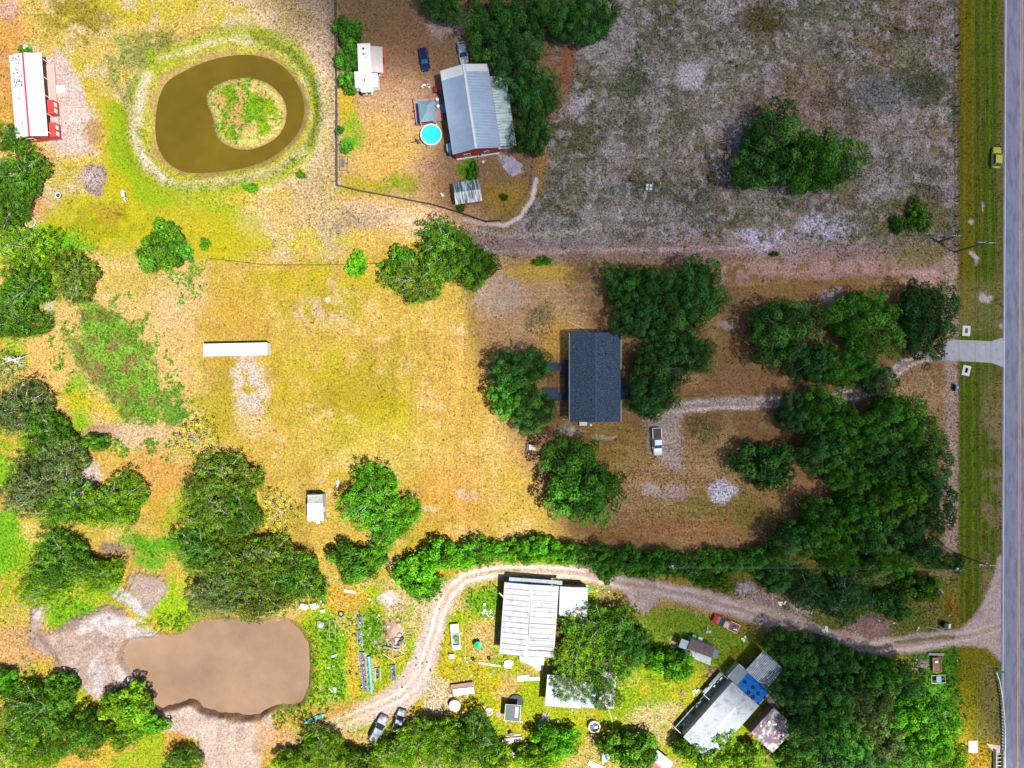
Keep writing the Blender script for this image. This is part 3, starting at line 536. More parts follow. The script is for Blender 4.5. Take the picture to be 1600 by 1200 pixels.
# ---------------------------------------------------------------- the cloud that shades the east side (high above the drone)
def make_cloud():
    Hc = 620.0; sig = .075
    EDGE = [(380, -900), (395, -60), (455, 10), (520, 75), (600, 108), (668, 128), (694, 180), (690, 240), (672, 285), (690, 335), (725, 385), (745, 450), (757, 520), (775, 590), (800, 650),
            (845, 690), (868, 760), (885, 830), (905, 885), (955, 912), (985, 965), (1030, 1010), (1090, 1035), (1140, 1085), (1200, 1120), (1250, 1105), (1310, 1050), (1380, 1035), (1470, 1045), (1530, 1140), (1600, 1260), (1900, 1600), (3600, 1600), (3600, -900)]
    u = np.concatenate([np.arange(300, 1750, 12.0), 1750 + np.cumsum(20 * 1.12 ** np.arange(22))]); v = np.concatenate([-60 - np.cumsum(20 * 1.12 ** np.arange(16))[::-1], np.arange(-60, 1290, 12.0), 1290 + np.cumsum(20 * 1.2 ** np.arange(8))])
    U, Vv = np.meshgrid(u, v, indexing='ij')
    d = -sd_poly(U, Vv, EDGE) + (fbm(U, Vv, 60, 201) - .5) * 24
    soft = np.interp(Vv, [0, 150, 350, 500, 900, 1200], [62, 45, 36, 30, 30, 40])
    t = sstep(-soft, soft * 1.1, d)
    tau = 1.75 * t * (.92 + .16 * fbm(U, Vv, 120, 207))
    # fade out at the far rims so that the cloud closes
    rim = sstep(u[-1], u[-1] - 300, U) * sstep(v[0], v[0] + 200, Vv) * sstep(v[-1], v[-1] - 150, Vv); tau = tau * rim
    th = tau / sig * math.sin(elev) * 1.0
    bx = (U - 800) / K - SX * SLOPE * Hc; by = (600 - Vv) / K - SY * SLOPE * Hc
    up = np.stack([bx, by, Hc + th * .5 + .02], -1).reshape(-1, 3); lo = np.stack([bx, by, Hc - th * .5 - .02], -1).reshape(-1, 3)
    a, b = U.shape; ix = np.arange(a * b).reshape(a, b)
    q = np.stack([ix[:-1, :-1], ix[:-1, 1:], ix[1:, 1:], ix[1:, :-1]], -1).reshape(-1, 4)
    rimi = np.concatenate([ix[0, :], ix[1:, -1], ix[-1, :-1][::-1], ix[1:-1, 0][::-1]]); n = a * b
    side = np.stack([rimi, np.roll(rimi, -1), np.roll(rimi, -1) + n, rimi + n], -1)
    F = np.concatenate([q[:, ::-1], q + n, side])
    m = bpy.data.materials.new('cloud_vapour'); m.use_nodes = True; nt = m.node_tree; nt.nodes.remove(nt.nodes['Principled BSDF'])
    vs = nt.nodes.new('ShaderNodeVolumeScatter'); vs.inputs['Density'].default_value = sig; vs.inputs['Color'].default_value = (.98, .98, .98, 1); vs.inputs['Anisotropy'].default_value = .5
    nt.links.new(vs.outputs[0], nt.nodes['Material Output'].inputs['Volume'])
    me = mesh_np('cloud', np.concatenate([up, lo]), F, m, smooth=True)
    bm = bmesh.new(); bm.from_mesh(me); bmesh.ops.recalc_face_normals(bm, faces=bm.faces); bm.to_mesh(me); bm.free()
    o = bpy.data.objects.new('cloud', me); col.objects.link(o); tag(o, 'white summer cloud high above the eastern half of the land', 'cloud', kind='stuff')
make_cloud()
# ---------------------------------------------------------------- trees: every one a trunk with limbs and a crown of leaf clusters
def leaf_mat(name, rough=.7):
    m = bpy.data.materials.new(name); m.use_nodes = True; nt = m.node_tree; N = nt.nodes; L = nt.links
    p = N['Principled BSDF']; p.inputs['Roughness'].default_value = rough; p.inputs['Specular IOR Level'].default_value = .06
    oi = N.new('ShaderNodeObjectInfo'); a = N.new('ShaderNodeAttribute'); a.attribute_name = 'col'
    mx = N.new('ShaderNodeMix'); mx.data_type = 'RGBA'; mx.blend_type = 'MULTIPLY'; mx.inputs[0].default_value = 1
    L.new(oi.outputs['Color'], mx.inputs[6]); L.new(a.outputs['Color'], mx.inputs[7]); L.new(mx.outputs[2], p.inputs['Base Color'])
    tr = N.new('ShaderNodeBsdfTranslucent'); L.new(mx.outputs[2], tr.inputs[0]); ms = N.new('ShaderNodeMixShader'); ms.inputs[0].default_value = .10
    L.new(p.outputs[0], ms.inputs[1]); L.new(tr.outputs[0], ms.inputs[2]); L.new(ms.outputs[0], N['Material Output'].inputs['Surface'])
    return m
LEAF = leaf_mat('foliage')
def leaf_mesh(name, P, Nrm, size, tint, r):
    """one pointed leaf spray (a bent quad) per row of P"""
    n = len(P); t = r.normal(size=(n, 3)); u = np.cross(Nrm, t); u /= np.linalg.norm(u, axis=1)[:, None] + 1e-9; w = np.cross(Nrm, u)
    s = size[:, None]; asp = r.uniform(.45, .9, (n, 1)); bend = Nrm * s * r.uniform(-.3, .15, (n, 1))
    v = np.stack([P - u * s * .6, P - w * s * asp * .5 + bend * .3, P + u * s * .6 + bend, P + w * s * asp * .5 + bend * .3], 1).reshape(-1, 3)
    F = np.arange(4 * n).reshape(-1, 4); c = np.ones((4 * n, 4)); c[:, :3] = np.repeat(tint, 4, 0)
    return mesh_np(name, v, F, LEAF, {'col': ('POINT', c)}, smooth=False)
def crown(seed, Rr, H, nl, nleaf, ls, kind):
    r = np.random.RandomState(seed); Ps, Ns, Ts, Ss = [], [], [], []; lobes = []; ph = r.uniform(0, 6.28, 5)
    airy = kind in ('loose', 'sparse'); tries = 0
    while len(lobes) < nl and tries < nl * 30:
        tries += 1; az = r.uniform(0, 6.283); q = r.uniform(0, 1) ** .55
        out = 1 + .15 * math.sin(2 * az + ph[0]) + .13 * math.sin(3 * az + ph[1]) + .10 * math.sin(5 * az + ph[2])
        lr = Rr * {'oak': r.uniform(.13, .29), 'loose': r.uniform(.09, .2), 'sparse': r.uniform(.12, .2)}.get(kind, r.uniform(.2, .32)) * (1.12 - .3 * q)
        rad = (Rr * out - lr * .8) * q; top = math.sqrt(max(0, 1 - (q * .93) ** 2))
        z = H * (.34 + .56 * top * r.uniform(.8, 1.08)) if kind == 'oak' else H * (.28 + .6 * top * r.uniform(.6, 1.1))
        c = np.array([rad * math.cos(az), rad * math.sin(az), z])
        f = 1.02 if tries < nl * 15 else .82
        if any(math.hypot(c[0] - o[0][0], c[1] - o[0][1]) < f * (lr + o[1]) and abs(c[2] - o[0][2]) < .16 * H for o in lobes): continue
        lobes.append((c, lr))
    for k, (c, lr) in enumerate(lobes):
        n = int(nleaf * (lr / (Rr * .2)) ** 2 * r.uniform(.85, 1.15)) + 8; d = r.normal(size=(n, 3)); d[:, 2] = np.abs(d[:, 2]) - .3
        d /= np.linalg.norm(d, axis=1)[:, None]
        rr = lr * (r.uniform(.3, 1.3, n) if airy else r.uniform(.8, 1.1, n))
        bumpy = 1 + .2 * np.sin(d[:, 0] * 6 + ph[3] + k) * np.sin(d[:, 1] * 6 + k * 2)
        Ps.append(c + d * (rr * bumpy)[:, None] * np.array([1, 1, .85 if airy else 1.45]))
        nn = d + r.normal(size=(n, 3)) * (.5 if airy else .33) + np.array([0, 0, .15]); nn /= np.linalg.norm(nn, axis=1)[:, None]; Ns.append(nn)
        lt = r.uniform(.55, 1.5); hue = r.uniform(-.18, .2)
        Ts.append(np.stack([np.full(n, lt * (1 + hue)), np.full(n, lt), np.full(n, lt * (1 - hue * .6))], 1) * r.uniform(.55, 1.45, (n, 1)) * (1 + r.normal(size=(n, 3)) * .06)); Ss.append(ls * r.uniform(.6, 1.35, n))
    # inner foliage below the lobes, tinted darker to put shade into the gaps
    if kind != 'sparse':
        n = int(nl * nleaf * (.20 if kind != 'loose' else .16)); az = r.uniform(0, 6.283, n); out = 1 + .15 * np.sin(2 * az + ph[0]) + .13 * np.sin(3 * az + ph[1]) + .10 * np.sin(5 * az + ph[2])
        q = r.uniform(0, 1, n) ** .5; rad = Rr * out * .82 * q; top = np.sqrt(1 - (q * .9) ** 2)
        Ps.append(np.stack([rad * np.cos(az), rad * np.sin(az), H * (.16 + .30 * top * r.uniform(.3, 1.0, n))], -1)); nn = np.array([0, 0, 1.]) + r.normal(size=(n, 3)) * .5; nn /= np.linalg.norm(nn, axis=1)[:, None]; Ns.append(nn)
        Ts.append(np.full((n, 3), .8) * r.uniform(.6, 1.2, (n, 1))); Ss.append(ls * 1.25 * r.uniform(.7, 1.3, n))
    return np.concatenate(Ps), np.concatenate(Ns), np.concatenate(Ss), np.clip(np.concatenate(Ts), .15, 2.4), lobes, r
def trunk_mb(Rr, H, lobes, r, tr, nlimb, twigs):
    mb = MB(); fork = H * .3; mb.tube([(0, 0, -.3), (0.05, 0, fork * .5), (.1, .05, fork)], [tr * 1.35, tr, tr * .85], 8)
    ls = sorted(lobes, key=lambda l: -l[0][0] ** 2 - l[0][1] ** 2); pick = ls[::max(1, len(ls) // nlimb)][:nlimb]
    for c, lr in pick:
        m = np.array([c[0] * .45, c[1] * .45, fork + (c[2] - fork) * .65]) + r.normal(size=3) * .25
        e = c + np.array([0, 0, lr * (.4 if twigs else -.2)])
        mb.tube([(.1, .05, fork * .92), tuple(m), tuple(e)], [tr * .5, tr * .3, tr * .1], 5)
        for _ in range(twigs):
            s0 = m + (e - m) * r.uniform(.2, .8); s1 = s0 + r.normal(size=3) * Rr * .09 + np.array([0, 0, Rr * .1]); s2 = s1 + (s1 - s0) * .5 + r.normal(size=3) * Rr * .06
            mb.tube([tuple(s0), tuple(s1), tuple(s2)], [tr * .16, tr * .1, tr * .05], 4)
    return mb
PROTO = {}
def proto(kind, seed, Rr, H, nl, nleaf, ls, tr=.28, nlimb=7, twigs=0, bark=None, shape=None):
    P, Nn, Sz, T, lobes, r = crown(seed, Rr, H, nl, nleaf, ls, shape or kind)
    cm = leaf_mesh('crown', P, Nn, Sz, T, r); t = trunk_mb(Rr, H, lobes, r, tr, nlimb, twigs)
    tm = bpy.data.meshes.new('trunk'); tm.from_pydata(t.v, [], t.f); tm.materials.append(bark or BARK); tm.update()
    PROTO.setdefault(kind, []).append((cm, tm, Rr, H))
for k in range(5): proto('oak', 10 + k, 6.5, 9.5, 60, 330, .31)
for k in range(2): proto('grove', 20 + k, 5.5, 11, 56, 270, .31, shape='oak')
for k in range(5): proto('loose', 30 + k, 6.0, 8.0, 95, 230, .27, .24, 10, 3, BARKP)
for k in range(3): proto('small', 40 + k, 3.2, 4.6, 45, 130, .27, .14, 6, 0)
for k in range(2): proto('sparse', 50 + k, 3.4, 4.5, 40, 26, .25, .09, 9, 2, BARKP)
for k in range(3): proto('shrub', 60 + k, 1.7, 1.7, 22, 60, .22, .06, 5, 0, shape='bush')
for k in range(3): proto('hedge', 70 + k, 3.6, 4.6, 50, 130, .30, .12, 7, 1)
proto('hedge', 75, 3.6, 4.6, 50, 120, .28, .12, 8, 2, BARKP, shape='loose'); proto('hedge', 76, 3.6, 5.0, 30, 120, .28, .12, 8, 2, shape='oak')
cnt = {}
def plant(kind, px, py, rx, ry, label, tint, g=None, cat='tree', name=None, h=None):
    i = cnt.get(kind, 0); cnt[kind] = i + 1; cm, tm, Rr, H = PROTO[kind][i % len(PROTO[kind])]
    if h is None: h = H * (.5 + .5 * (rx + ry) / 2 / K / Rr)
    if kind == 'hedge': h *= .7 + .6 * ((px * 37 + py * 11) % 97) / 97; rx *= .9 + .3 * ((px * 13) % 31) / 31
    p = W(px, py, h * .62); s = np.random.RandomState(i * 7 + len(kind))
    e = empty(name or {'shrub': 'shrub', 'hedge': 'hedge_bush', 'small': 'small_tree', 'sparse': 'sparse_tree', 'loose': 'spreading_tree'}.get(kind, 'oak_tree'), label, cat, (p.x, p.y, max(-.2, gz(p.x * K + 800, 600 - p.y * K))), 0, g)
    a = s.uniform(0, 360); big = 1.0 if kind == 'grove' else 1.08; sx, sy = big * rx / K * (ALT - h * .62) / ALT / Rr, big * ry / K * (ALT - h * .62) / ALT / Rr
    if abs(rx - ry) < 3: e.rotation_euler = (0, 0, R(a))
    e.scale = (sx, sy, h / H)
    for me, nm in ((cm, 'crown'), (tm, 'trunk')):
        o = bpy.data.objects.new(nm, me); col.objects.link(o); o.parent = e
        if nm == 'crown': v = s.uniform(.86, 1.14); o.color = (tint[0] * v, tint[1] * v, tint[2] * v, 1)
    return e
DK = (.052, .160, .026); DB = (.048, .140, .034); MG = (.070, .185, .011); LG = (.135, .275, .010); OL = (.105, .175, .015); YG = (.30, .33, .012); LM = (.080, .270, .009); GG = (.115, .165, .042); BG = (.062, .205, .018)
TREES = '''
oak 766 45 46 46 DK|tall dark oak at the north edge, just right of the white car
oak 812 22 44 40 DK|dark oak crown cut by the top edge, above the barn's oak row
oak 872 25 40 36 DK|oak at the top edge, second from the right end of the north clump
oak 928 20 40 42 DK|rounded oak at the right end of the north clump, beside the red soil strip
oak 690 2 34 26 DK|low oak at the top edge left of the north clump
oak 805 92 48 42 DB|dark oak overhanging the corner of the metal barn roof
oak 838 150 34 46 DK|narrow oak beside the pale lean-to roof, middle of its row
oak 832 208 30 34 DK|southern oak of the row beside the lean-to roof
oak 1208 232 60 62 DK|darker left tree of the pair alone in the grey field
oak 1287 250 54 56 BG|brighter right tree of the pair alone in the grey field
loose 700 392 58 46 MG|wide oak with grey limbs on the field boundary north of the meadow
loose 650 438 44 40 OL|pale leaning tree at the south-west of the boundary clump
oak 738 412 38 36 MG|rounded oak at the east end of the boundary clump
small 626 412 26 24 MG|small tree filling the west side of the boundary clump
shrub 557 413 18 17 LM|single bright round shrub on the meadow's north boundary
small 250 386 38 36 MG|dense round tree on the pasture boundary near the animals
shrub 287 393 14 15 BG|little bush touching the east side of the dense round pasture tree
shrub 320 381 9 9 MG|tiny bush in the pasture right of the dense round tree
loose 110 430 38 40 OL|spiky olive tree left of the pasture boundary
loose 12 212 20 24 MG|dark tree at the left edge just below the red mobile home
loose 22 268 46 40 MG|broad tree at the left edge by the brush pile
loose 8 325 34 34 MG|half-cut tree at the left edge, above the wire hay ring
loose 35 385 46 40 LG|bright tree at the left edge below the wire hay ring
loose 30 448 46 40 MG|tree at the left edge beside the spiky olive tree
loose 18 500 42 36 MG|tree at the left edge beside the white sand scar
sparse 8 580 22 30 GG|bare grey half-dead tree at the left edge
loose 25 640 48 44 GG|grey-limbed tree at the left edge west of the green vine patch
loose 68 678 42 36 MG|dark tree with a shadowed east side south-west of the vine patch
loose 95 722 40 38 GG|pale-limbed tree beside the fallen grey branches
loose 45 760 54 44 GG|wide greyish tree at the left edge above the bright green clearing
small 150 692 18 14 MG|small round tree at the head of the sandy patch
loose 110 790 46 40 MG|tree between the fallen branches and the round leafy tree
loose 176 786 48 44 LG|round leafy tree casting a purple shadow, north of the track to the spoil heap
loose 90 878 52 40 MG|dark tree west of the small spoil heap
loose 148 900 38 30 LG|bright low tree touching the small spoil heap
loose 62 918 44 28 LG|ragged tree south-west of the dark tree by the spoil heap
sparse 305 688 36 34 YG|thin yellow-green tree at the meadow's west corner
loose 345 745 52 40 OL|northern tree of the big grove above the muddy pond
loose 325 795 46 46 OL|western tree of the big grove, second from its north end
loose 372 800 34 40 MG|tree on the meadow side of the big grove
loose 308 862 40 42 MG|tree of the big grove beside the bright green hollow
loose 360 880 50 44 OL|middle tree of the big grove above the muddy pond
loose 420 875 48 40 OL|tree of the big grove south of the white-roofed shed
loose 335 930 46 38 GG|tree of the big grove at the north-west shore of the muddy pond
loose 400 930 52 42 OL|tree of the big grove overhanging the north shore of the muddy pond
loose 462 905 44 42 MG|eastern tree of the big grove near the white tanks
sparse 437 803 30 34 YG|sparse yellow tree with purple shadow left of the white-roofed shed
loose 578 778 50 48 LM|bright green tree right of the white-roofed shed
loose 610 815 42 42 LM|bright green tree leaning to the south-east behind the shed's tree
small 552 880 36 32 MG|rounded tree south of the white-roofed shed
small 592 872 16 14 LM|little tree east of the rounded tree below the shed
oak 812 578 44 38 DK|dark oak north of the porch steps, west of the blue-roofed house
oak 800 618 38 36 BG|oak crown farthest west of the blue-roofed house
oak 835 640 38 34 DK|oak south of the porch steps, west of the blue-roofed house
oak 978 448 34 36 DK|north-west oak of the clump behind the blue-roofed house
oak 1028 455 42 44 DK|oak at the top middle of the clump behind the blue-roofed house
oak 1095 455 46 46 DK|north-east oak of the clump behind the blue-roofed house
oak 1000 500 38 34 DB|oak over the north-east corner of the blue roof
oak 1055 520 44 40 DK|middle oak of the clump behind the blue-roofed house
oak 1030 578 46 44 DB|oak east of the blue roof, between the clump and the parked pickup
oak 1088 555 30 30 DK|small oak on the east side of the clump behind the house
oak 1022 625 36 32 DK|southern oak of the clump, just above the parked pickup
oak 908 756 64 64 BG|large round oak alone south of the blue-roofed house
oak 1225 515 54 54 DK|round oak in the brown lot, leftmost of the front row
oak 1355 502 56 52 BG|front-row oak north of the curving driveway
oak 1455 495 44 56 DB|front-row oak nearest the road, by the concrete drive
oak 1322 572 42 34 BG|shaggy oak over the driveway bend
oak 1272 565 34 38 DB|oak between the round lot oak and the driveway bend
oak 1372 590 28 26 DB|small grey-green oak on the inner side of the driveway bend
small 1197 728 44 40 DK|round dark tree alone west of the big eastern grove
sparse 848 502 22 24 MG|thin young tree over yellow grass north-west of the blue-roofed house
sparse 1108 675 22 22 OL|thin young tree right of the parked pickup
oak 1243 648 28 30 DB|north-west tip tree of the eastern grove at the driveway
oak 1290 640 38 36 BG|eastern-grove oak touching the driveway
grove 1338 672 38 38 BG|eastern-grove oak south of the driveway bend
grove 1402 648 46 38 BG|northern oak of the eastern grove near the road
grove 1440 680 36 38 BG|olive-tinged oak at the road side of the eastern grove
grove 1288 705 40 36 DK|western oak of the eastern grove, facing the round dark tree
grove 1375 715 46 40 DK|oak in the heart of the eastern grove, northern half
grove 1445 730 42 40 DK|eastern-grove oak closest to the roadside posts
grove 1330 742 34 32 BG|eastern-grove oak above the brown clearing
grove 1400 778 48 42 MG|oak in the heart of the eastern grove, southern half
grove 1462 785 36 42 DB|grey-leaved oak at the grove's south-east side
grove 1335 800 38 34 BG|eastern-grove oak at the corner of the brown clearing
grove 1435 838 44 38 DB|oak at the grove's south-east corner near the pole
grove 1365 835 42 40 DK|oak with bare limbs in the grove's south
grove 1285 812 36 34 BG|light oak at the south-west point of the eastern grove
grove 1245 848 40 34 DK|oak joining the hedge to the eastern grove
grove 1305 862 42 34 BG|bright southern oak of the eastern grove above the wires
grove 1385 885 42 26 BG|low oak on the wires' north side beside the plywood sheet
grove 1460 872 34 18 DK|low dark tree by the roadside pole
loose 1330 932 44 42 DB|drooping grey-green tree by the pink brush heap
loose 1268 925 38 28 DB|dark tree between the wires and the bend of the lane
small 1212 905 28 22 DK|small tree under the wires west of the white scrap
small 1395 945 28 26 DK|small tree north of the lane, right of the pink brush heap
small 1440 920 30 22 MG|low tree in the rough ground near the road
oak 1240 1020 38 36 DK|south-east wood: north-west tree beside the grey carport
oak 1288 1030 32 32 DB|south-east wood: tree on the lane at the second place from the carport
oak 1325 1045 34 34 DK|south-east wood: tree on the lane, middle of its northern row
grove 1372 1055 36 30 BG|south-east wood: light tree at the lane near the flatbed crates
grove 1412 1062 32 34 DK|south-east wood: tree left of the blue crate frame
oak 1248 1082 38 36 DB|south-east wood: tree behind the blue tarp with tubes
grove 1300 1095 42 40 DK|south-east wood: dark tree at its centre-left
grove 1358 1092 38 36 GG|south-east wood: bluish tree at its centre
grove 1408 1115 40 36 LM|south-east wood: bright tree left of the grey scrub
grove 1268 1145 36 34 DK|south-east wood: tree beside the littered roof
grove 1320 1150 40 38 BG|south-east wood: dull tree one row above the bottom edge
grove 1378 1148 40 36 GG|south-east wood: bluish tree above the bottom edge
grove 1455 1130 44 40 LM|south-east wood: brightest lime tree
grove 1478 1175 36 30 LM|south-east wood: lime tree at its bottom corner
grove 1415 1182 38 32 BG|south-east wood: tree at the bottom edge left of the lime ones
grove 1355 1190 36 28 DB|south-east wood: tree at the bottom edge in the middle
small 1245 1190 32 24 MG|leafy tree at the bottom edge beside the yellow-leaved plants
small 1298 1192 28 22 DB|thin tree at the bottom edge right of the yellow-leaved plants
loose 945 985 50 46 MG|large tree shading the east end of the big white shed
loose 905 1018 40 44 LG|tree against the white shed's south-east corner
oak 985 1005 32 30 DK|dark tree at the east side of the shed trees
loose 958 1040 40 38 MG|tree between the two white shed roofs
loose 900 1068 36 32 OL|tree covering the middle of the smaller white roof
loose 945 1085 28 24 MG|tree covering the east end of the smaller white roof
small 1050 1040 32 26 LM|round bush tree on the lawn below the hut with porches
small 1018 1030 20 16 LM|low bush on the lawn left of the round bush tree
small 1128 1152 20 26 LG|young tree standing in front of the long grey roof
small 1100 1182 30 24 LG|bush at the south end of the long grey roof
small 1078 1165 22 20 MG|bush at the south-west corner of the long grey roof
small 1160 1185 30 26 LG|bright tree at the bottom edge right of the long grey roof
small 985 1175 40 32 MG|tree at the bottom edge beside the blue chest
small 868 1160 34 26 LM|bushy tree at the bottom edge south of the timber heap
small 840 1185 34 20 LG|bush at the bottom edge under the timber heap
loose 672 1155 40 34 LG|bright tree right of the parked grey wrecks
loose 690 1172 46 36 LG|tree at the bottom edge under the wrecks' bright tree
loose 740 1165 40 42 MG|tree at the bottom edge south of the tree-shaded tank
small 768 1185 28 24 LG|small tree at the bottom edge left of the pallet stack
loose 622 1182 40 32 LG|tree at the bottom edge south of the grey wrecks
loose 502 1178 44 32 LG|tree at the bottom edge south of the kayak
small 560 1192 30 20 OL|brownish tree at the bottom edge between the kayak and the wrecks
small 455 1190 26 18 LG|low tree at the bottom edge, south-west of the kayak
loose 50 1115 54 50 MG|large tree in the bottom-left corner
loose 15 1165 34 38 LG|tree cut by the left edge in the bottom-left corner
small 95 1080 26 26 MG|dark tree below the brown spoil ridge
oak 123 1152 34 36 MG|round dark tree standing alone in the bottom-left
small 195 1105 36 34 LG|leafy tree left of the muddy pond's south bank
small 190 1150 28 22 LG|yellowish bush south of the pond bank's leafy tree
shrub 238 1130 24 17 LM|lime bush at the edge of the southern spoil bank
loose 282 1192 26 20 MG|tree at the bottom edge with a big purple shadow
small 5 1065 16 20 LM|bright bush at the left edge below the spoil ridge
loose 60 1185 36 22 LG|tree at the bottom edge left of the lone round tree
shrub 38 78 7 9 MG|small bush behind the north end of the red mobile home
small 543 48 20 24 BG|northern bush tree beside the white camper
small 543 88 19 20 BG|bush tree at the front end of the white camper
small 545 128 14 18 BG|bush tree left of the white camper's slide-out
shrub 530 203 6 8 DK|dark shrub growing in the yard fence
shrub 540 228 9 12 BG|shrub inside the yard fence above the wire cage
shrub 720 325 7 6 MG|shrub inside the yard left of the tin-roofed shelter
shrub 788 308 6 6 MG|small round shrub right of the tin-roofed shelter
shrub 1404 350 9 16 DK|dark narrow shrub by the service wire
shrub 1437 338 20 22 MG|spreading weed bush near the roadside pole
shrub 848 408 16 7 LM|low green shrub on the wire line east of the boundary clump
shrub 394 295 10 8 LM|green shrub south of the round pond
shrub 470 272 7 7 MG|small shrub right of the round pond's foot
shrub 1211 397 7 4 MG|tiny dark shrub on the track below the grey field
shrub 612 415 22 6 LM|low green brush joining the round shrub to the boundary clump
shrub 1500 880 8 12 DK|dark shrub at the foot of the south pole
shrub 740 268 9 14 BG|tall grass clump at the barn's south wall
hedge 650 895 34 32 LM|sunlit hedge bush north of the lane, left end
hedge 688 868 28 26 LM|sunlit hedge bush north of the lane, beside the left end
hedge 722 872 26 22 LM|sunlit hedge bush north of the lane, third from the left end
hedge 755 862 26 22 LM|sunlit hedge bush north of the lane, above the lane's west bend
hedge 790 862 26 20 LM|sunlit hedge bush north of the lane, above the white shed's left corner
hedge 824 860 24 20 LM|sunlit hedge bush north of the lane, above the white shed's middle
hedge 855 860 24 20 LM|sunlit hedge bush north of the lane, above the white shed's right corner
hedge 882 868 20 18 LM|sunlit hedge bush north of the lane, right end, beside a gap
hedge 662 915 30 24 LM|big bush bulging south from the sunlit hedge's left end
hedge 925 872 26 24 BG|shaded hedge bush along the lot's south side, left end, beside a gap
hedge 955 882 24 24 BG|shaded hedge bush along the lot's south side, second from the gap
hedge 985 878 24 22 BG|shaded hedge bush along the lot's south side, third from the gap
hedge 1015 884 26 24 BG|shaded hedge bush along the lot's south side, overhanging the lane
hedge 1048 880 26 22 BG|shaded hedge bush along the lot's south side, at the white wire bracket
hedge 1080 886 26 24 BG|shaded hedge bush along the lot's south side, just right of the wire bracket
hedge 1112 890 28 26 BG|shaded hedge bush along the lot's south side, lowest, above the red pickup
hedge 1145 878 24 20 BG|shaded hedge bush along the lot's south side, before the hedge narrows
hedge 1175 876 24 20 BG|shaded hedge bush along the lot's south side, under the wires near the eastern grove
hedge 1205 872 22 20 BG|shaded hedge bush along the lot's south side, joining the eastern grove
hedge 1118 912 26 14 OL|yellow-green bush hanging over the lane below the shaded hedge
'''

for row in TREES.strip().split('\n'):
    a_, lab = row.split('|'); k_, x_, y_, rx_, ry_, t_ = a_.split()
    grp = {'hedge': 'hedge bushes along the lane', 'shrub': 'scattered shrubs'}.get(k_)
    plant(k_, float(x_), float(y_), float(rx_), float(ry_), lab, globals()[t_], grp, cat={'shrub': 'shrub', 'hedge': 'bush'}.get(k_, 'tree'))

# ---------------------------------------------------------------- buildings
def roof_local(mb, w, l, z, rise, t=.10, corr=0):
    """gable roof, ridge along local y, from x=-w/2..w/2"""
    mb.slab((-w / 2, -l / 2, z), (0, -l / 2, z + rise), (0, l / 2, z + rise), (-w / 2, l / 2, z), t)
    mb.slab((0, -l / 2, z + rise), (w / 2, -l / 2, z), (w / 2, l / 2, z), (0, l / 2, z + rise), t); return mb
def gable_walls(mb, w, l, z, rise):
    a, b = w / 2, l / 2
    vs = [(-a, -b, -.2), (a, -b, -.2), (a, b, -.2), (-a, b, -.2), (-a, -b, z), (a, -b, z), (a, b, z), (-a, b, z), (0, -b, z + rise), (0, b, z + rise)]
    return mb.add(vs, [(0, 1, 5, 8, 4), (2, 3, 7, 9, 6), (1, 2, 6, 5), (3, 0, 4, 7), (3, 2, 1, 0), (4, 8, 9, 7), (8, 5, 6, 9)])
def window(parent, c, sx, sz, axis, glass=None):
    """framed window in a wall facing +-axis"""
    f = MB(); t = .08
    if axis == 'x':
        for s in (-1, 1): f.box((c[0], c[1] + s * sx / 2, c[2]), (t, .08, sz + .16)); f.box((c[0], c[1], c[2] + s * (sz / 2 + .04)), (t, sx - .08, .08))
        g = MB().box(c, (t * .5, sx - .08, sz), )
    else:
        for s in (-1, 1): f.box((c[0] + s * sx / 2, c[1], c[2]), (.08, t, sz + .16)); f.box((c[0], c[1], c[2] + s * (sz / 2 + .04)), (sx - .08, t, .08))
        g = MB().box(c, (sx - .08, t * .5, sz))
    fo = f.build('window', WHITE, parent); g.build('pane', glass or GLASS, fo); return fo
def door(parent, c, w, h, axis, m):
    d = MB(); k = (.07, w, h) if axis == 'x' else (w, .07, h); d.box((c[0], c[1], h / 2 + .1), k); o = d.build('door', m, parent)
    hd = MB(); off = (.06, w * .35) if axis == 'x' else (w * .35, .06); hd.box((c[0] + off[0] * (1 if axis == 'x' else 1), c[1] + off[1] * (1 if axis == 'x' else -1), h * .5), (.05, .05, .12)); hd.build('handle', GREYM, o)

# house with the slate-blue shingle roof
SHING = mat('blue_slate_shingles', C(44, 64, 92), .85, mottle=.85, scale=5, bump=.04, stain=C(70, 92, 120), stain_amt=.5, streak=(4, 4, 4))
NAVY = mat('navy_deck_boards', C(22, 54, 92), .6, mottle=.2, wave=('X', 1.6, .02))
z0 = 4.1; c = W(930.5, 589.5, z0 + .5); w = M(79, z0); l = M(139, z0)
hs = empty('house', 'house with a slate-blue shingle gable roof and white gutters', 'house', (c.x, c.y, 0))
gable_walls(MB(), w - 1.0, l - .8, z0 - .1, 1.0).build('wall', mat('pale_siding', (.5, .52, .54), .7, wave=('Z', 3, .01)), hs)
rf = roof_local(MB(), w, l, z0, 1.25).build('roof', SHING, hs)
rc = MB(); rc.box((0, 0, z0 + 1.36), (.34, l - .2, .05)); rc.build('ridge_cap', mat('ridge_shingle', C(60, 88, 126), .85, mottle=.5, scale=6), rf)
for x, y in ((925, 553), (936, 553), (948, 553), (927, 578), (925, 590), (937, 590), (925, 625), (936, 625)):
    p = W(x, y, z0 + 1); v = MB().cyl((p.x - c.x, p.y - c.y, z0 + .75 + .5 * (1 - abs(p.x - c.x) / (w / 2))), .14, .4, 8); v.build('vent_pipe', BLACK, rf)
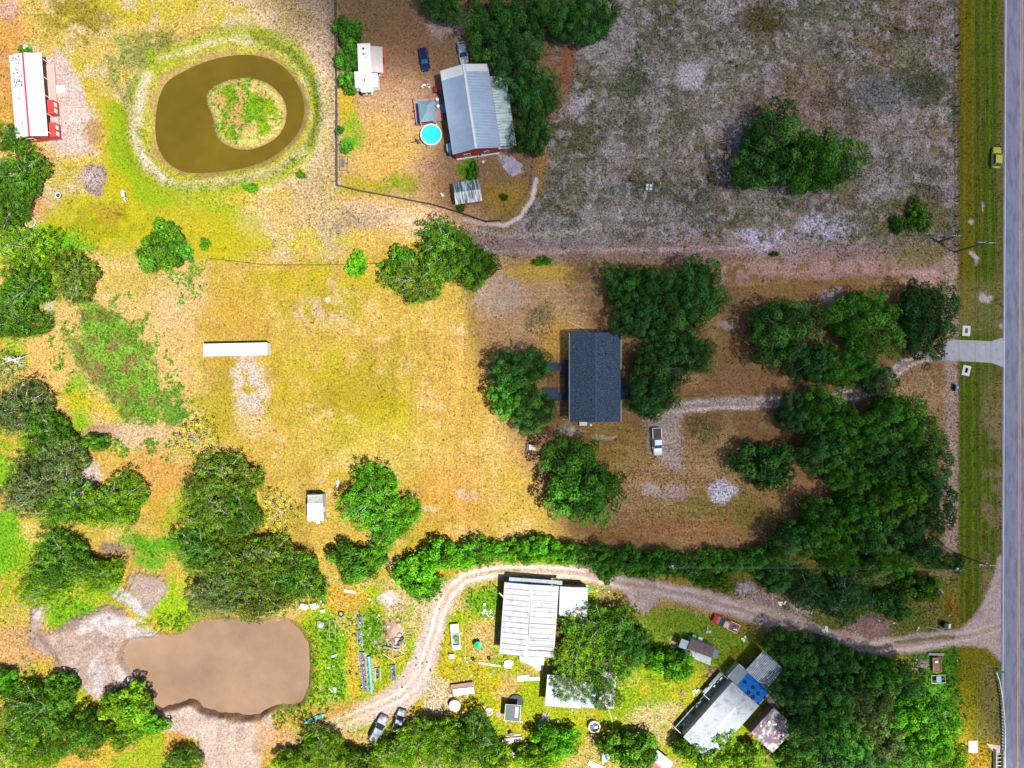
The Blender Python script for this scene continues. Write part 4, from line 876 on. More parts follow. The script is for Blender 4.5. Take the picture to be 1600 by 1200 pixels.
for s, segs in ((-1, ((-l / 2, l / 2),)), (1, ((-l / 2, -l / 2 + 4.3), (-l / 2 + 10.5, l / 2)))):
    for a, b in segs:
        g = MB(); x = s * (w / 2 + .07); g.b0(x - .09, x + .09, a, b, z0 - .14, z0 - .10).b0(x - .10, x - .07, a, b, z0 - .10, z0 + .05).b0(x + .07, x + .10, a, b, z0 - .10, z0 + .05); g.build('gutter', WHITE, hs)
ds = MB(); ds.tube([(-w / 2 - .1, -l / 2 + .3, z0 - .15), (-w / 2 - .1, -l / 2 + .3, .3), (-w / 2 - 1.1, -l / 2 + .3, .1)], .06, 6).build('downspout', WHITE, hs)
ds = MB(); a = W(887, 502) - c; b = W(912, 514) - c; e = W(918, 521) - c; ds.tube([(a.x, a.y, .15), (b.x, b.y, .3), (e.x, e.y, 1.2), (e.x, e.y - .1, z0 - .3)], .1, 6).build('downspout', WHITE, hs)
for y in (-6.5, -2.5, 2.2, 6.3):
    for s in (-1, 1): window(hs, (s * ((w - 1.0) / 2 + .03), y, 1.9), 1.1, 1.2, 'x')
door(hs, (-(w - 1.0) / 2 - .03, -1.0, 0), 1.0, 2.1, 'x', WHITE)
# side porches
def deck(parent, x0, x1, y0, y1, z, m=NAVY, rail=None):
    a, b = W(x0, y0, z), W(x1, y1, z); d = MB().b0(a.x - c.x, b.x - c.x, b.y - c.y, a.y - c.y, z - .15, z)
    for X_, Y_ in ((a.x, a.y), (b.x, a.y), (a.x, b.y), (b.x, b.y)): d.b0(X_ - c.x - .06, X_ - c.x + .06, Y_ - c.y - .06, Y_ - c.y + .06, -.1, z - .15)
    o = d.build('porch_deck', m, parent)
    if rail:
        r_ = MB()
        for (p, q) in rail:
            p = W(*p, z) - c; q = W(*q, z) - c; n = max(2, int((q - p).length / .25))
            for i in range(n + 1): t = p.lerp(q, i / n); r_.box((t.x, t.y, z + .48), (.04, .04, .96))
            r_.tube([(p.x, p.y, z + .98), (q.x, q.y, z + .98)], .05, 4)
        r_.build('railing', m, o)
    return o
def steps(parent, x0, x1, y0, y1, z, n, axis, m=NAVY):
    """steps falling from (x0,y0) to (x1,y1); drawn in photo-plan units"""
    s = MB(); a, b = W(min(x0, x1), min(y0, y1)), W(max(x0, x1), max(y0, y1))
    for i in range(n):
        zz = z * (1 - (i + 1) / (n + 1)); t0, t1 = i / n, (i + 1) / n
        if x1 < x0: t0, t1 = 1 - t1, 1 - t0
        s.b0(a.x + (b.x - a.x) * t0 - c.x, a.x + (b.x - a.x) * t1 - c.x - .02, b.y - c.y, a.y - c.y, -.1, zz)
    return s.build('steps', m, parent)
deck(hs, 882.5, 893, 563, 625, 1.3, rail=[((883, 576), (883, 616)), ((883, 563), (891, 563))]); steps(hs, 882, 870, 569, 579, 1.3, 6, 'x'); steps(hs, 882, 870, 615, 625, 1.3, 6, 'x')
deck(hs, 848, 870, 567, 580, .35); deck(hs, 848, 872, 606, 626, .35)
deck(hs, 968, 976.5, 591, 624, 1.3, rail=[((976, 592), (976, 612))]); steps(hs, 976.5, 990, 612, 623, 1.3, 6, 'x')
mb = MB(); a = W(905, 661) - c; mb.b0(a.x, a.x + 1.5, a.y - .5, a.y + .35, -.1, .8).cyl((a.x + .75, a.y - .08, .8), .3, .05, 12); tag(mb.build('cooling_unit', PLASW, None, (c.x, c.y, 0)), 'white cooling unit against the south wall of the blue-roofed house', 'cooling unit')
p = W(923, 664); tag(MB().cyl((0, 0, 0), .22, .35, 12, .26).build('bucket', PLASW, None, (p.x, p.y, 0)), 'small round white bucket under the blue roof\'s south edge', 'bucket')

# red and white mobile home in the north-west
z0 = 3.3; c = W(43.5, 149, z0 + .3); w = M(50, z0); l = M(130, z0); th = 4.6
mh = empty('mobile_home', 'long red mobile home with a white metal roof and porch', 'mobile home', (c.x, c.y, 0), th)
RW = mat('white_roof_metal', (.56, .56, .56), .4, .1, mottle=.05, scale=.6, wave=('Y', 1.1, .04))
gable_walls(MB(), w - 2.2, l - .6, z0 - .08, .5).build('wall', REDP, mh).location = (-.8, 0, 0)
rf = roof_local(MB(), w, l, z0, .75).build('roof', RW, mh); MB().box((0, 0, z0 + .86), (.35, l + .1, .06)).build('ridge_cap', mat('red_trim', (.38, .03, .05), .5), rf)
for k in range(26): x, y = rng.uniform(-w / 2 + .5, -.6), rng.uniform(l / 2 - 6.6, l / 2 - .6); MB().box((x, y, z0 + .90 + .75 * (x / (w / 2))), (rng.uniform(.15, .45), rng.uniform(.1, .2), .16), rng.uniform(0, 180)).build('roof_patch', BLACK, rf)
for x, y in ((-1.7, -.6), (-1.5, -5.6)): MB().box((x, y, z0 + .9 + .75 * x / (w / 2)), (.7, .08, .04), 40, 0, -13.5).build('roof_patch', BLACK, rf)
for k in range(8): MB().box((w / 4, l / 2 - .9 - .75 * k, z0 + .50), (w / 2 - .5, .07, .03), 0, 0, 13.2).build('roof_seam', mat('seam', (.16, .2, .25), .6), rf)
gx1 = (w - 2.2) / 2 - .8
MB().b0(gx1 + .02, w / 2 + .55, -l / 2 + .3, l / 2 - 1, -.1, .45).build('porch_deck', mat('pink_deck', (.42, .28, .24), .8, mottle=.2), mh)
for y0, y1 in ((-l / 2 + .3, -l / 2 + 3.2), (-l / 2 + 5.0, -l / 2 + 7.8)):
    b = MB().b0(gx1 + .02, w / 2 + .8, y0, y1, .45, 2.1); o = b.build('porch_screen', REDP, mh)
    for t in (.25, .7): MB().box((w / 2 + .83, y0 + (y1 - y0) * t, 1.45), (.05, .8, .8)).build('window', WHITE, o)
for k in range(5): MB().cyl((w / 2 - .15, -l / 2 + 1 + k * 3.7, .45), .07, z0 - .5, 8).build('post', WHITE, mh)
MB().b0(w / 2 + .56, w / 2 + 1.9, 1.4, 3.1, -.1, .3).b0(w / 2 + 1.9, w / 2 + 2.2, 1.4, 3.1, -.1, .15).build('steps', CONC, mh)
for y in (-6, -2, 3, 6.5): window(mh, (gx1 + .03, y, 1.7), 1.0, 1.0, 'x')
window(mh, (-1.4, -l / 2 + .29 , 1.6), 1.6, 1.0, 'y'); door(mh, (gx1 + .04, 4.6, 0), .9, 2.0, 'x', WHITE)
p = W(44, 77); g = empty('gas_tank', 'white gas tank behind the north gable of the red mobile home', 'tank', (p.x, p.y, 0), 10); MB().cyl((0, 0, .2), .42, .9, 14).build('tank_body', PLASW, g, (0, 0, 0)); MB().cyl((0, 0, 1.1), .42, .18, 14, .15).build('dome', PLASW, g); MB().box((.7, -.1, .35), (.6, .7, .7)).build('pump_box', GREENP, g)

# white flat trailer box in the meadow
z0 = 2.9; c = W(367.5, 546, z0); w = M(99, z0); l = M(19, z0)
tb = empty('box_trailer', 'long white box trailer parked on the yellow meadow', 'trailer', (c.x, c.y, 0), 1.2)
TW = mat('trailer_white', (.55, .55, .54), .5, mottle=.12, stain=(.38, .36, .33), stain_amt=.15)
MB().b0(-w / 2, w / 2, -l / 2, l / 2, .55, z0 - .05).build('body', TW, tb, bevel=.04)
MB().b0(-w / 2 - .04, w / 2 + .04, -l / 2 - .04, l / 2 + .04, z0 - .06, z0 + .02).build('roof', TW, tb)
MB().box((w / 2 - 1.3, 0, z0 + .03), (.05, l, .03)).build('roof_seam', GREYM, tb)
for s in (-1, 1):
    for x in (-w / 2 + 1.6, -w / 2 + 2.7, w / 2 - 2.8): MB().torus((x, s * (l / 2 - .2), .48), .34, .14, 16, 8, 'Y').build('wheel', RUBBER, tb)
MB().b0(w / 2 - 1.2, w / 2 - 1.1, -.6, .6, .1, .55).build('landing_gear', GREYM, tb)

# camper with slide-outs and awning deck
zc = 3.3; c = W(569.5, 104.5, zc); L_ = M(74, zc); w_ = M(20, zc)
rv = empty('camper_trailer', 'white camper trailer with slide-outs beside a red deck', 'camper', (c.x, c.y, 0), 2.3)
MB().b0(-w_ / 2, w_ / 2, -L_ / 2 + .7, L_ / 2, .55, zc).b0(-w_ / 2 + .25, w_ / 2 - .25, -L_ / 2, -L_ / 2 + .7, .8, zc - .45).build('body', PLASW, rv, bevel=.08)
MB().b0(-w_ / 2 - .85, -w_ / 2 + .02, -L_ / 2 + .9, -1.0 + .3, .9, zc - .35).build('slide_out', PLASW, rv, bevel=.05)
MB().b0(w_ / 2 - .02, w_ / 2 + 1.2, -L_ / 2 + .9, -L_ / 2 + 3.6, .9, zc - .35).build('slide_out', PLASW, rv, bevel=.05)
MB().slab((w_ / 2, -1.0, zc - .25), (w_ / 2 + 2.3, -1.0, zc - .8), (w_ / 2 + 2.3, L_ / 2 - .5, zc - .8), (w_ / 2, L_ / 2 - .5, zc - .25), .04).build('awning', mat('awning_cloth', (.50, .44, .42), .8, mottle=.15, scale=1), rv)
for y in (-1.0, L_ / 2 - .5): MB().tube([(w_ / 2 + .02, y, 1.2), (w_ / 2 + 2.3, y, zc - .8)], .04, 6).build('awning_arm', GREYM, rv)
for y in (L_ / 2 - 1.1, -L_ / 2 + 2.1): MB().cyl((-.1, y, zc), .2, .12, 12).build('roof_vent', BLACK, rv)
MB().b0(-.25, .5, .3, 1.3, zc, zc + .28).build('cooling_box', PLASW, rv, bevel=.05); MB().cyl((-.1, 2.6, zc), .3, .08, 14).cyl((.3, 1.8, zc), .12, .2, 8).tube([(.3, 2.8, zc + .05), (.55, 1.6, zc + .05)], .03, 5).build('antenna', GREYM, rv)
for y in (-.6, .5):
    for s in (-1, 1): MB().torus((s * (w_ / 2 - .1), y - 1, .42), .3, .13, 14, 7).build('wheel', RUBBER, rv).rotation_euler = (0, 0, 0)
MB().b0(-.35, .35, L_ / 2, L_ / 2 + .8, .45, .6).build('hitch', GREYM, rv)
for x in (-.6, .5): MB().box((x, -L_ / 2 - .02, 1.9), (.7, .05, .8)).build('window', GLASS, rv)
a, b = W(592, 77), W(603.5, 122); dk = MB().b0(a.x, b.x, b.y, a.y, -.1, .35)
for k in range(6): dk.b0(a.x + .3 * k, a.x + .3 * k + .02, b.y, a.y, .35, .356)
tag(dk.build('deck', WOODR), 'red wooden deck along the white camper', 'deck')
p = W(598.5, 98); t = empty('table', 'dark red table on the camper\'s deck', 'table', (p.x, p.y, .35)); MB().box((0, 0, .74), (.9, 1.2, .06)).build('tabletop', mat('dark_red', (.25, .01, .03), .5), t)
for x in (-.38, .38):
    for y in (-.5, .5): MB().box((x, y, .36), (.06, .06, .71)).build('leg', DARKM, t)
for q, (x, y, s_) in enumerate(((596, 82, 'upper end'), (596, 89, 'middle'), (595, 119, 'lower end'))):
    p = W(x, y); t = empty('deck_chair', f'white chair on the camper\'s deck, at its {s_}', 'chair', (p.x, p.y, .35), 10, 'chairs on the camper deck'); MB().box((0, 0, .42), (.55, .55, .06)).build('seat', PLASW, t); MB().box((.26, 0, .7), (.05, .55, .5)).build('backrest', PLASW, t)
    for X_ in (-.22, .22):
        for Y_ in (-.22, .22): MB().box((X_, Y_, .2), (.05, .05, .4)).build('leg', PLASW, t)
p = W(597, 106); tag(MB().cyl((0, 0, 0), .35, .5, 14, .3).build('planter', mat('pink_pot', (.5, .22, .2), .7), None, (p.x, p.y, .35)), 'round pink planter on the camper\'s deck', 'planter')

# blue-grey metal barn with a red gable wall, lean-to on its east side
z0 = 4.3; th = 8.6; c = W(734.5, 169, z0 + .6); w = M(75, z0); l = M(132, z0)
bn = empty('barn', 'large barn with a ribbed blue-grey metal roof and red walls', 'barn', (c.x, c.y, 0), th)
BR = mat('barn_roof_metal', C(150, 172, 212), .45, .15, mottle=.12, scale=.5, wave=('Y', 1.05, .09)); BR2 = mat('barn_roof_bright', C(205, 222, 245), .45, .1, mottle=.08)
gable_walls(MB(), w - .6, l - .7, z0 - .1, 1.35).build('wall', REDP, bn)
rf = roof_local(MB(), w, l, z0, 1.5).build('roof', BR, bn); MB().box((0, 0, z0 + 1.62), (.45, l, .06)).build('ridge_cap', BR2, rf)
for k in range(int(l / .62)):
    for s in (-1, 1): MB().slab((0, -l / 2 + .3 + .62 * k, z0 + 1.6), (s * w / 2, -l / 2 + .3 + .62 * k, z0 + .1), (s * w / 2, -l / 2 + .36 + .62 * k, z0 + .1), (0, -l / 2 + .36 + .62 * k, z0 + 1.6), .05 * -s * -1).build('roof_rib', BR, rf) if k < 45 else None
a_, b_ = (l / 2 - 2.0), (l / 2 - .02)
MB().slab((-w / 2 + .02, a_, z0 + .12), (-.3, a_, z0 + 1.52), (-.3, b_, z0 + 1.52), (-w / 2 + .02, b_, z0 + .12), .04).slab((.3, a_ + .5, z0 + 1.52), (w / 2 - .02, a_ + .5, z0 + .12), (w / 2 - .02, b_, z0 + .12), (.3, b_, z0 + 1.52), .04).build('roof_panel', BR2, rf)
window(bn, (-2.0, -l / 2 + .32, 1.9), 1.3, 1.0, 'y'); window(bn, (2.0, -l / 2 + .32, 1.9), 1.0, 1.0, 'y')
MB().b0(-w / 2 + .5, w / 2 - .2, -l / 2 + .1, -l / 2 + .32, -.1, .5).build('base_trim', PLASW, bn)
door(bn, (0, l / 2 - .32, 0), 3, 2.8, 'y', REDP)
# lean-to
LT = mat('old_zinc', C(150, 190, 205), .5, .2, mottle=.3, scale=1.3, stain=C(215, 215, 220), stain_amt=.5, streak=(.35, 2.5, 1))
lt = empty('lean_to', 'open lean-to of pale zinc sheets along the barn\'s east wall', 'lean-to', (c.x, c.y, 0), th)
x0, x1 = w / 2 + .12, w / 2 + 3.3; ya, yb = -l / 2 + .5, l / 2 - 2.2
MB().slab((x0, ya, 3.6), (x1, ya, 2.7), (x1, yb, 2.7), (x0, yb, 3.6), .05).build('roof', LT, lt)
for k in range(26): yy = ya + .2 + k * (yb - ya - .4) / 25; MB().slab((x0 - .05, yy - .14, 3.68), (x0 + 1.3 + .5 * rng.rand(), yy, 3.4), (x0 + 1.3, yy + .02, 3.4), (x0 - .05, yy + .14, 3.68), .03).build('sheet_end', BR2, lt)
for k in range(6): MB().box((x1 - .15, ya + .2 + k * (yb - ya - .4) / 5, 1.3), (.14, .14, 2.7)).build('post', WOODG, lt)
for y in (ya + .4,): MB().b0(x0 + .3, x1 - .3, y, y + 1.6, 0, 1.0).build('storage_box', PLASW, lt)
p = W(788, 231); w1 = empty('workbench', 'white bench under the south end of the lean-to', 'bench', (p.x, p.y, 0), th); MB().box((0, 0, .85), (3.1, .8, .08)).build('benchtop', PLASW, w1)
for x in (-1.4, 0, 1.4): MB().box((x, 0, .4), (.1, .7, .82)).build('leg', PLASW, w1)
p = W(751, 242, .5); ac = empty('cooling_unit', 'pale blue cooling unit on the ground at the barn\'s south wall', 'cooling unit', (p.x, p.y, 0), 6); MB().b0(-.6, .6, -.5, .5, 0, .9).build('casing', mat('pale_blue_metal', C(165, 180, 225), .5), ac, bevel=.05); MB().cyl((-.15, .05, .9), .33, .04, 16).build('fan_grille', BLACK, ac)
p = W(755, 254); tag(MB().cyl((0, 0, 0), .26, .5, 12, .3).build('bucket', PLASW, None, (p.x, p.y, 0)), 'white bucket on bare soil south of the barn', 'bucket')
p = W(703, 233, 1); tag(MB().b0(-.5, .5, -.7, .7, 0, 1.9).slab((-.6, -.8, 1.9), (.6, -.8, 2.1), (.6, .8, 2.1), (-.6, .8, 1.9), .06).build('tool_locker', mat('locker_blue', C(120, 165, 185), .5), None, (p.x, p.y, 0), th), 'blue-grey tool locker at the barn\'s south-west corner', 'locker')
sp = MB()
for k in range(9): sp.box((rng.uniform(-.5, .7), rng.uniform(-.9, .9), .08 + .07 * k), (rng.uniform(.7, 1.5), rng.uniform(2.2, 3.4), .03), rng.uniform(10, 60), rng.uniform(-5, 5), rng.uniform(-4, 4))
p = W(800, 262); tag(sp.build('sheet_metal_heap', mat('scrap_zinc', C(175, 172, 205), .5, .3, mottle=.3), None, (p.x, p.y, 0)), 'heap of pale scrap sheets inside the yard\'s east fence', 'scrap')
p = W(775, 246); tag(MB().tube([(0, 0, .1), (1.6, -1.6, .15)], .06, 6).tube([(.4, 0, .1), (1.4, -2.0, .12)], .05, 6).build('pole_pair', GREYM, None, (p.x, p.y, 0)), 'two grey poles lying north of the scrap sheet heap', 'poles')
# shelter with tin roof south of the barn
z0 = 2.5; c = W(730.5, 300, z0); w = M(42, z0); l = M(34, z0)
s1 = empty('shelter', 'small shelter with a rust-streaked tin roof and tan wall', 'shelter', (c.x, c.y, 0), 8)
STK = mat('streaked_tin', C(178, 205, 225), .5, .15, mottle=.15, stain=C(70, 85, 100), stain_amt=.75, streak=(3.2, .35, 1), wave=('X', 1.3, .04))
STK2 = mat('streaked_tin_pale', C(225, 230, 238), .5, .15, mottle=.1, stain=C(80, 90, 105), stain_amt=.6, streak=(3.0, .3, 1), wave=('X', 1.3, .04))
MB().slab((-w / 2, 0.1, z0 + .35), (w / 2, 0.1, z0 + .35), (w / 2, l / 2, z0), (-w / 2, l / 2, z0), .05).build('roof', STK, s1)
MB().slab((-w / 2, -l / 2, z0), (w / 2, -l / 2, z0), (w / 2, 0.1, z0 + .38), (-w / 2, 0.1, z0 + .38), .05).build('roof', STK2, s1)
MB().b0(-w / 2 + .3, w / 2 - .5, -l / 2 + .3, l / 2 - .3, -.1, z0 - .1).build('wall', mat('tan_board', C(165, 115, 40), .8, mottle=.2), s1)
door(s1, (.5, -l / 2 + .27, 0), 1.2, 1.9, 'y', WOODG)
p = W(692, 306); tag(MB().cyl((0, 0, 0), .35, .55, 14, .3).cyl((-.3, .35, 0), .2, .3, 10).build('feed_barrel', PLASW, None, (p.x, p.y, 0)), 'white feed barrel left of the tin-roofed shelter', 'barrel')

# pool, its deck with a canopy
p = W(673.5, 210, 1.2); po = empty('swimming_pool', 'round above-ground pool with turquoise water', 'pool', (p.x, p.y, 0))
PW_ = mat('pool_water', (.03, .62, .60), .08, mottle=.15, scale=.35)
MB().cyl((0, 0, 1.0), 2.02, .06, 40).build('water', PW_, po); MB().ring((0, 0, 0), 2.02, .05, 1.15, 40).build('wall', mat('pool_wall', C(150, 200, 215), .5), po); MB().ring((0, 0, 1.15), 1.98, .2, .05, 40).build('rim', PLASW, po)
MB().box((1.05, 1.75, 1.3), (.45, .3, .35), 30).build('skimmer', PLASW, po); MB().box((-.5, 1.2, 1.07), (.2, .1, .03)).box((.3, -1.5, 1.07), (.15, .1, .03)).build('float', DARKM, po)
p = W(652, 221); pf = empty('pool_pump', 'dark pool pump with a hose on the ground left of the pool', 'pump', (p.x, p.y, 0), 20); MB().cyl((0, 0, 0), .3, .6, 12).build('filter_tank', BLACK, pf); MB().tube([(-.3, 0, .3), (-1.0, .1, .15), (-1.4, .2, .1)], .08, 6).tube([(0, .2, .2), (-.3, .9, .2), (.5, 1.2, .4)], .06, 6).build('hose', BLACK, pf); MB().box((.2, -.4, .15), (.7, .4, .3)).build('motor', DARKM, pf)
c = W(671, 171, .8); dk = empty('patio_deck', 'raised blue and red patio deck above the round pool', 'deck', (c.x, c.y, 0), 7)
MB().b0(-2.9, 2.6, -2.5, 2.4, .5, .62).build('deck_boards', mat('deck_blue', C(85, 120, 140), .7, mottle=.4, scale=1.2, stain=C(165, 95, 90), stain_amt=.5), dk)
MB().b0(-3.1, -2.9, -2.7, 2.6, 0, .72).b0(-2.9, 2.6, 2.4, 2.6, 0, .72).b0(-2.9, -.4, -2.7, -2.5, 0, .72).build('red_skirt', WOODR, dk)
for X_, Y_ in ((-3, -2.6), (-3, 0), (-3, 2.5), (0, 2.5), (2.5, 2.5)): MB().box((X_, Y_, .9), (.12, .12, 1.2)).build('post', WOODR, dk)
c2 = W(667, 173, 3); gz_ = empty('gazebo', 'slate-grey canopy standing on the patio deck', 'gazebo', (c2.x, c2.y, 0), 6)
gr = MB(); gx_, gy_ = 1.65, 2.1; ht = 3.5; hb = 2.75
gr.add([(-gx_, -gy_, hb), (gx_, -gy_, hb), (gx_, gy_, hb), (-gx_, gy_, hb), (.1, -.25, ht), (.1, .9, ht)], [(0, 1, 4), (1, 2, 5, 4), (2, 3, 5), (3, 0, 4, 5), (3, 2, 1, 0)]); gr.build('canopy_roof', mat('slate_canopy', C(88, 112, 140), .7, mottle=.15, scale=2), gz_)
for X_ in (-gx_ + .1, gx_ - .1):
    for Y_ in (-gy_ + .1, gy_ - .1): MB().box((X_, Y_, (.62 + hb) / 2), (.1, .1, hb - .62)).build('post', PLASW, gz_)
for (x, y, s_) in ((683, 155, 'north'), (684.5, 165.5, 'south')):
    p = W(x, y, 1.4); t = empty('patio_table', f'small round white table on the patio deck, the {s_} one', 'table', (p.x, p.y, .62), 0, 'patio tables'); MB().cyl((0, 0, .7), .32, .04, 16).build('tabletop', PLASW, t); MB().cyl((0, 0, 0), .04, .7, 8).build('leg', DARKM, t)
p = W(692, 170, .5); t = empty('garden_gate', 'white framed gate between the patio deck and the barn', 'gate', (p.x, p.y, 0), 8); MB().box((0, 0, .6), (.9, 1.5, .05)).build('gate_panel', mat('mesh_blue', C(110, 140, 175), .6), t); MB().tube([(-.5, -.8, .66), (.5, -.8, .66), (.5, .8, .66), (-.5, .8, .66), (-.5, -.8, .66)], .05, 6).build('gate_frame', PLASW, t)
p = W(681, 142); tag(MB().b0(-.4, .4, -.5, .5, 0, .7).b0(-.4, .4, .35, .5, .7, 1.1).build('storage_chest', mat('dark_red', (.25, .01, .03), .5), None, (p.x, p.y, 0), 8), 'dark red chest north of the patio deck', 'chest')
p = W(667, 135); rk = MB(); [rk.cyl((rng.uniform(-.9, .9), rng.uniform(-.2, .25), 0), rng.uniform(.12, .3), .3, 8) for _ in range(7)]; tag(rk.build('pot_row', PLASW, None, (p.x, p.y, 0)), 'row of small white pots on bare soil north of the red chest', 'pots')

# white-roofed shed in the meadow
z0 = 2.7; c = W(492.5, 793.5, z0); w = M(24.5, z0); l = M(41, z0)
ws = empty('shed', 'small shed in the meadow, white roof streaked black and grey porch', 'shed', (c.x, c.y, 0), 1.5)
WS = mat('white_stained_roof', (.78, .79, .80), .5, mottle=.05, stain=(.12, .13, .15), stain_amt=.32, streak=(2.2, .4, 1))
yb = l / 2 - 1.7
MB().b0(-w / 2 + .1, w / 2 - .05, -l / 2 + .15, l / 2 - .1, -.1, z0 - .08).build('wall', mat('grey_green_board', (.30, .34, .33), .7, mottle=.2), ws)
MB().slab((-w / 2, -l / 2, z0 - .05), (w / 2, -l / 2, z0 - .05), (w / 2, yb, z0 + .2), (-w / 2, yb, z0 + .2), .05).build('roof', WS, ws)
MB().slab((-w / 2 + .05, yb + .02, z0 - .0), (w / 2 - .05, yb + .02, z0 - .0), (w / 2 - .05, l / 2, z0 - .15), (-w / 2 + .05, l / 2, z0 - .15), .04).build('porch_roof', mat('grey_green_roof', (.26, .30, .30), .6, mottle=.5, scale=2, stain=(.40, .33, .12), stain_amt=.4), ws)
MB().box((.5, -l / 2 - .25, z0 - .02), (.6, .5, .05)).build('roof_flap', WHITE, ws); door(ws, (.2, l / 2 - .07, 0), .9, 1.9, 'y', DARKM); window(ws, (w / 2 - .02, -.5, 1.5), .9, .7, 'x')
for (x, y, a, ln, lab, nm, m_, wd, zz) in ((528, 757, 88, 2.0, 'pale metal panel leaning by the bright green tree north of the shed', 'metal_panel', GREYM, .35, .25), (503, 752, 5, 2.3, 'dark plank lying in the grass north of the white-roofed shed', 'plank', WOODG, .12, .08), (466, 755, -8, .8, 'short dark stick in the grass north-west of the white-roofed shed', 'plank', WOODG, .08, .06)):
    p = W(x, y); tag(MB().box((0, 0, zz), (ln, wd, .05), 0, 8).build(nm, m_, None, (p.x, p.y, 0), a), lab, 'panel' if 'metal' in nm else 'plank')
p = W(829.5, 699); bx = empty('wooden_box', 'open wooden box with a white lid beside the lone round oak', 'box', (p.x, p.y, 0), -3); MB().b0(.15, .95, -.7, .6, 0, .8).build('crate', WOODP, bx); MB().b0(-.9, .12, -.75, .7, 0, .55).build('base', DARKM, bx); MB().b0(-.35, .12, -.7, .55, .56, .64).build('lid', PLASW, bx)
p = W(1013, 294); bh = empty('beehive_pallet', 'pallet with four white and blue hive boxes in the grey field', 'beehives', (p.x, p.y, 0), -4)
MB().b0(-.75, .75, -.75, .75, -.1, .14).build('pallet', WOODG, bh)
for X_ in (-.36, .36):
    for Y_ in (-.36, .36): o = MB().b0(X_ - .28, X_ + .28, Y_ - .28, Y_ + .28, .14, .75).build('hive_box', mat('hive_blue', (.10, .30, .42), .5), bh); MB().b0(X_ - .25, X_ + .25, Y_ - .25, Y_ + .25, .752, .80).build('lid', PLASW, o)

# big white shed of lapped sheets, annex
z0 = 3.2; th = 1.5 + 180 - 180; c = W(827.5, 969, z0); w = M(82, z0); l = M(112, z0)
WT = mat('white_sheet_roof', (.38, .38, .41), .6, 0, mottle=.14, scale=.5, stain=(.26, .26, .28), stain_amt=.25, spec=.2)
bs = empty('workshop', 'big open workshop with a roof of lapped white metal sheets', 'workshop', (c.x, c.y, 0), -4)
n = 13; sw = l / n
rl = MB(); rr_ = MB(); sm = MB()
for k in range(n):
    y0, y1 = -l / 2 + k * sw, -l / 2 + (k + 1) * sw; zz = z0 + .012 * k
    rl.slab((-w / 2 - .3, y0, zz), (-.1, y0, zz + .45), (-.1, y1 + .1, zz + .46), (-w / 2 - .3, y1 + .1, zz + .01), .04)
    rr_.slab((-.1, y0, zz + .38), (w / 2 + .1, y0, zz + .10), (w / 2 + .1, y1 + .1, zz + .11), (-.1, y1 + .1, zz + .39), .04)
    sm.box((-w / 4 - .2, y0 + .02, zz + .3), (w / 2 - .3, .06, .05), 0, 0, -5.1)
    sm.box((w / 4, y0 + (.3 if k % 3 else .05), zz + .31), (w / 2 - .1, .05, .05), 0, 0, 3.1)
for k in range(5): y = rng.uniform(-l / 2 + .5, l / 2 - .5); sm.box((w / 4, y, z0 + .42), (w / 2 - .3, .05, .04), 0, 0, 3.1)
rl.build('roof', WT, bs); rr_.build('roof', WT, bs); sm.build('sheet_laps', mat('lap_dark', (.06, .06, .07), .8), bs)  # the laps are dark strips along the sheet seams
MB().box((-.1, .8, z0 + .52), (.14, l * .55, .1)).build('ridge_gap', DARKM, bs)
MB().b0(-w / 2, w / 2 - .3, -l / 2 + .3, -l / 2 + .4, -.1, z0 - .1).b0(-w / 2, -w / 2 + .1, -l / 2 + .4, l / 2 - 4, -.1, z0 - .1).build('wall', mat('dark_board', (.10, .11, .13), .8, mottle=.4), bs)
for X_ in (-w / 2 + .1, 0, w / 2 - .2):
    for Y_ in (l / 2 - .3, l / 2 - 4.5): MB().box((X_, Y_, z0 / 2 - .1), (.14, .14, z0 - .2)).build('post', WOODG, bs)
MB().slab((-w / 2 + .6, l / 2 + .15, z0 - .5), (w / 2 + .8, l / 2 + .15, z0 - .5), (w / 2 + .8, l / 2 + .9, z0 - .8), (-w / 2 + .6, l / 2 + .9, z0 - .8), .04).build('awning', mat('grey_blue_sheet', (.30, .36, .42), .5, mottle=.2), bs)
MB().box((-w / 2 - .5, l / 2 - 2.6, z0 + .5), (1.9, .25, .06), -38).build('loose_board', WOODP, bs)
zA = 3.0; c = W(896, 940, zA); wa = M(44, zA); la = M(46, zA)
an = empty('annex', 'square white-roofed annex at the workshop\'s north-east corner', 'annex', (c.x, c.y, 0), -2)
MB().slab((-wa / 2, -la / 2, zA), (0, -la / 2, zA + .25), (0, la / 2, zA + .25), (-wa / 2, la / 2, zA), .04).slab((0, -la / 2, zA + .25), (wa / 2, -la / 2, zA), (wa / 2, la / 2, zA), (0, la / 2, zA + .25), .04).build('roof', mat('annex_roof', (.38, .40, .40), .6, 0, mottle=.06, wave=('Y', 1.1, .05)), an)
MB().b0(-wa / 2 + .3, wa / 2 - .2, -la / 2 + .2, la / 2 - .2, -.1, zA - .1).build('wall', mat('dark_board', (.1, .11, .13), .8), an)
zA = 2.8; c = W(907, 1082, zA); wa = M(108, zA); la = M(50, zA)
ln = empty('carport', 'white-roofed carport half hidden by trees south of the workshop', 'carport', (c.x, c.y, 0), -4.5)
MB().slab((-wa / 2, -la / 2, zA), (wa * .02, -la / 2, zA), (wa * .02, la / 2, zA + .3), (-wa / 2, la / 2, zA + .3), .04).build('roof', mat('carport_white', (.34, .38, .39), .6, 0, mottle=.08, wave=('Y', 1.1, .05)), ln)
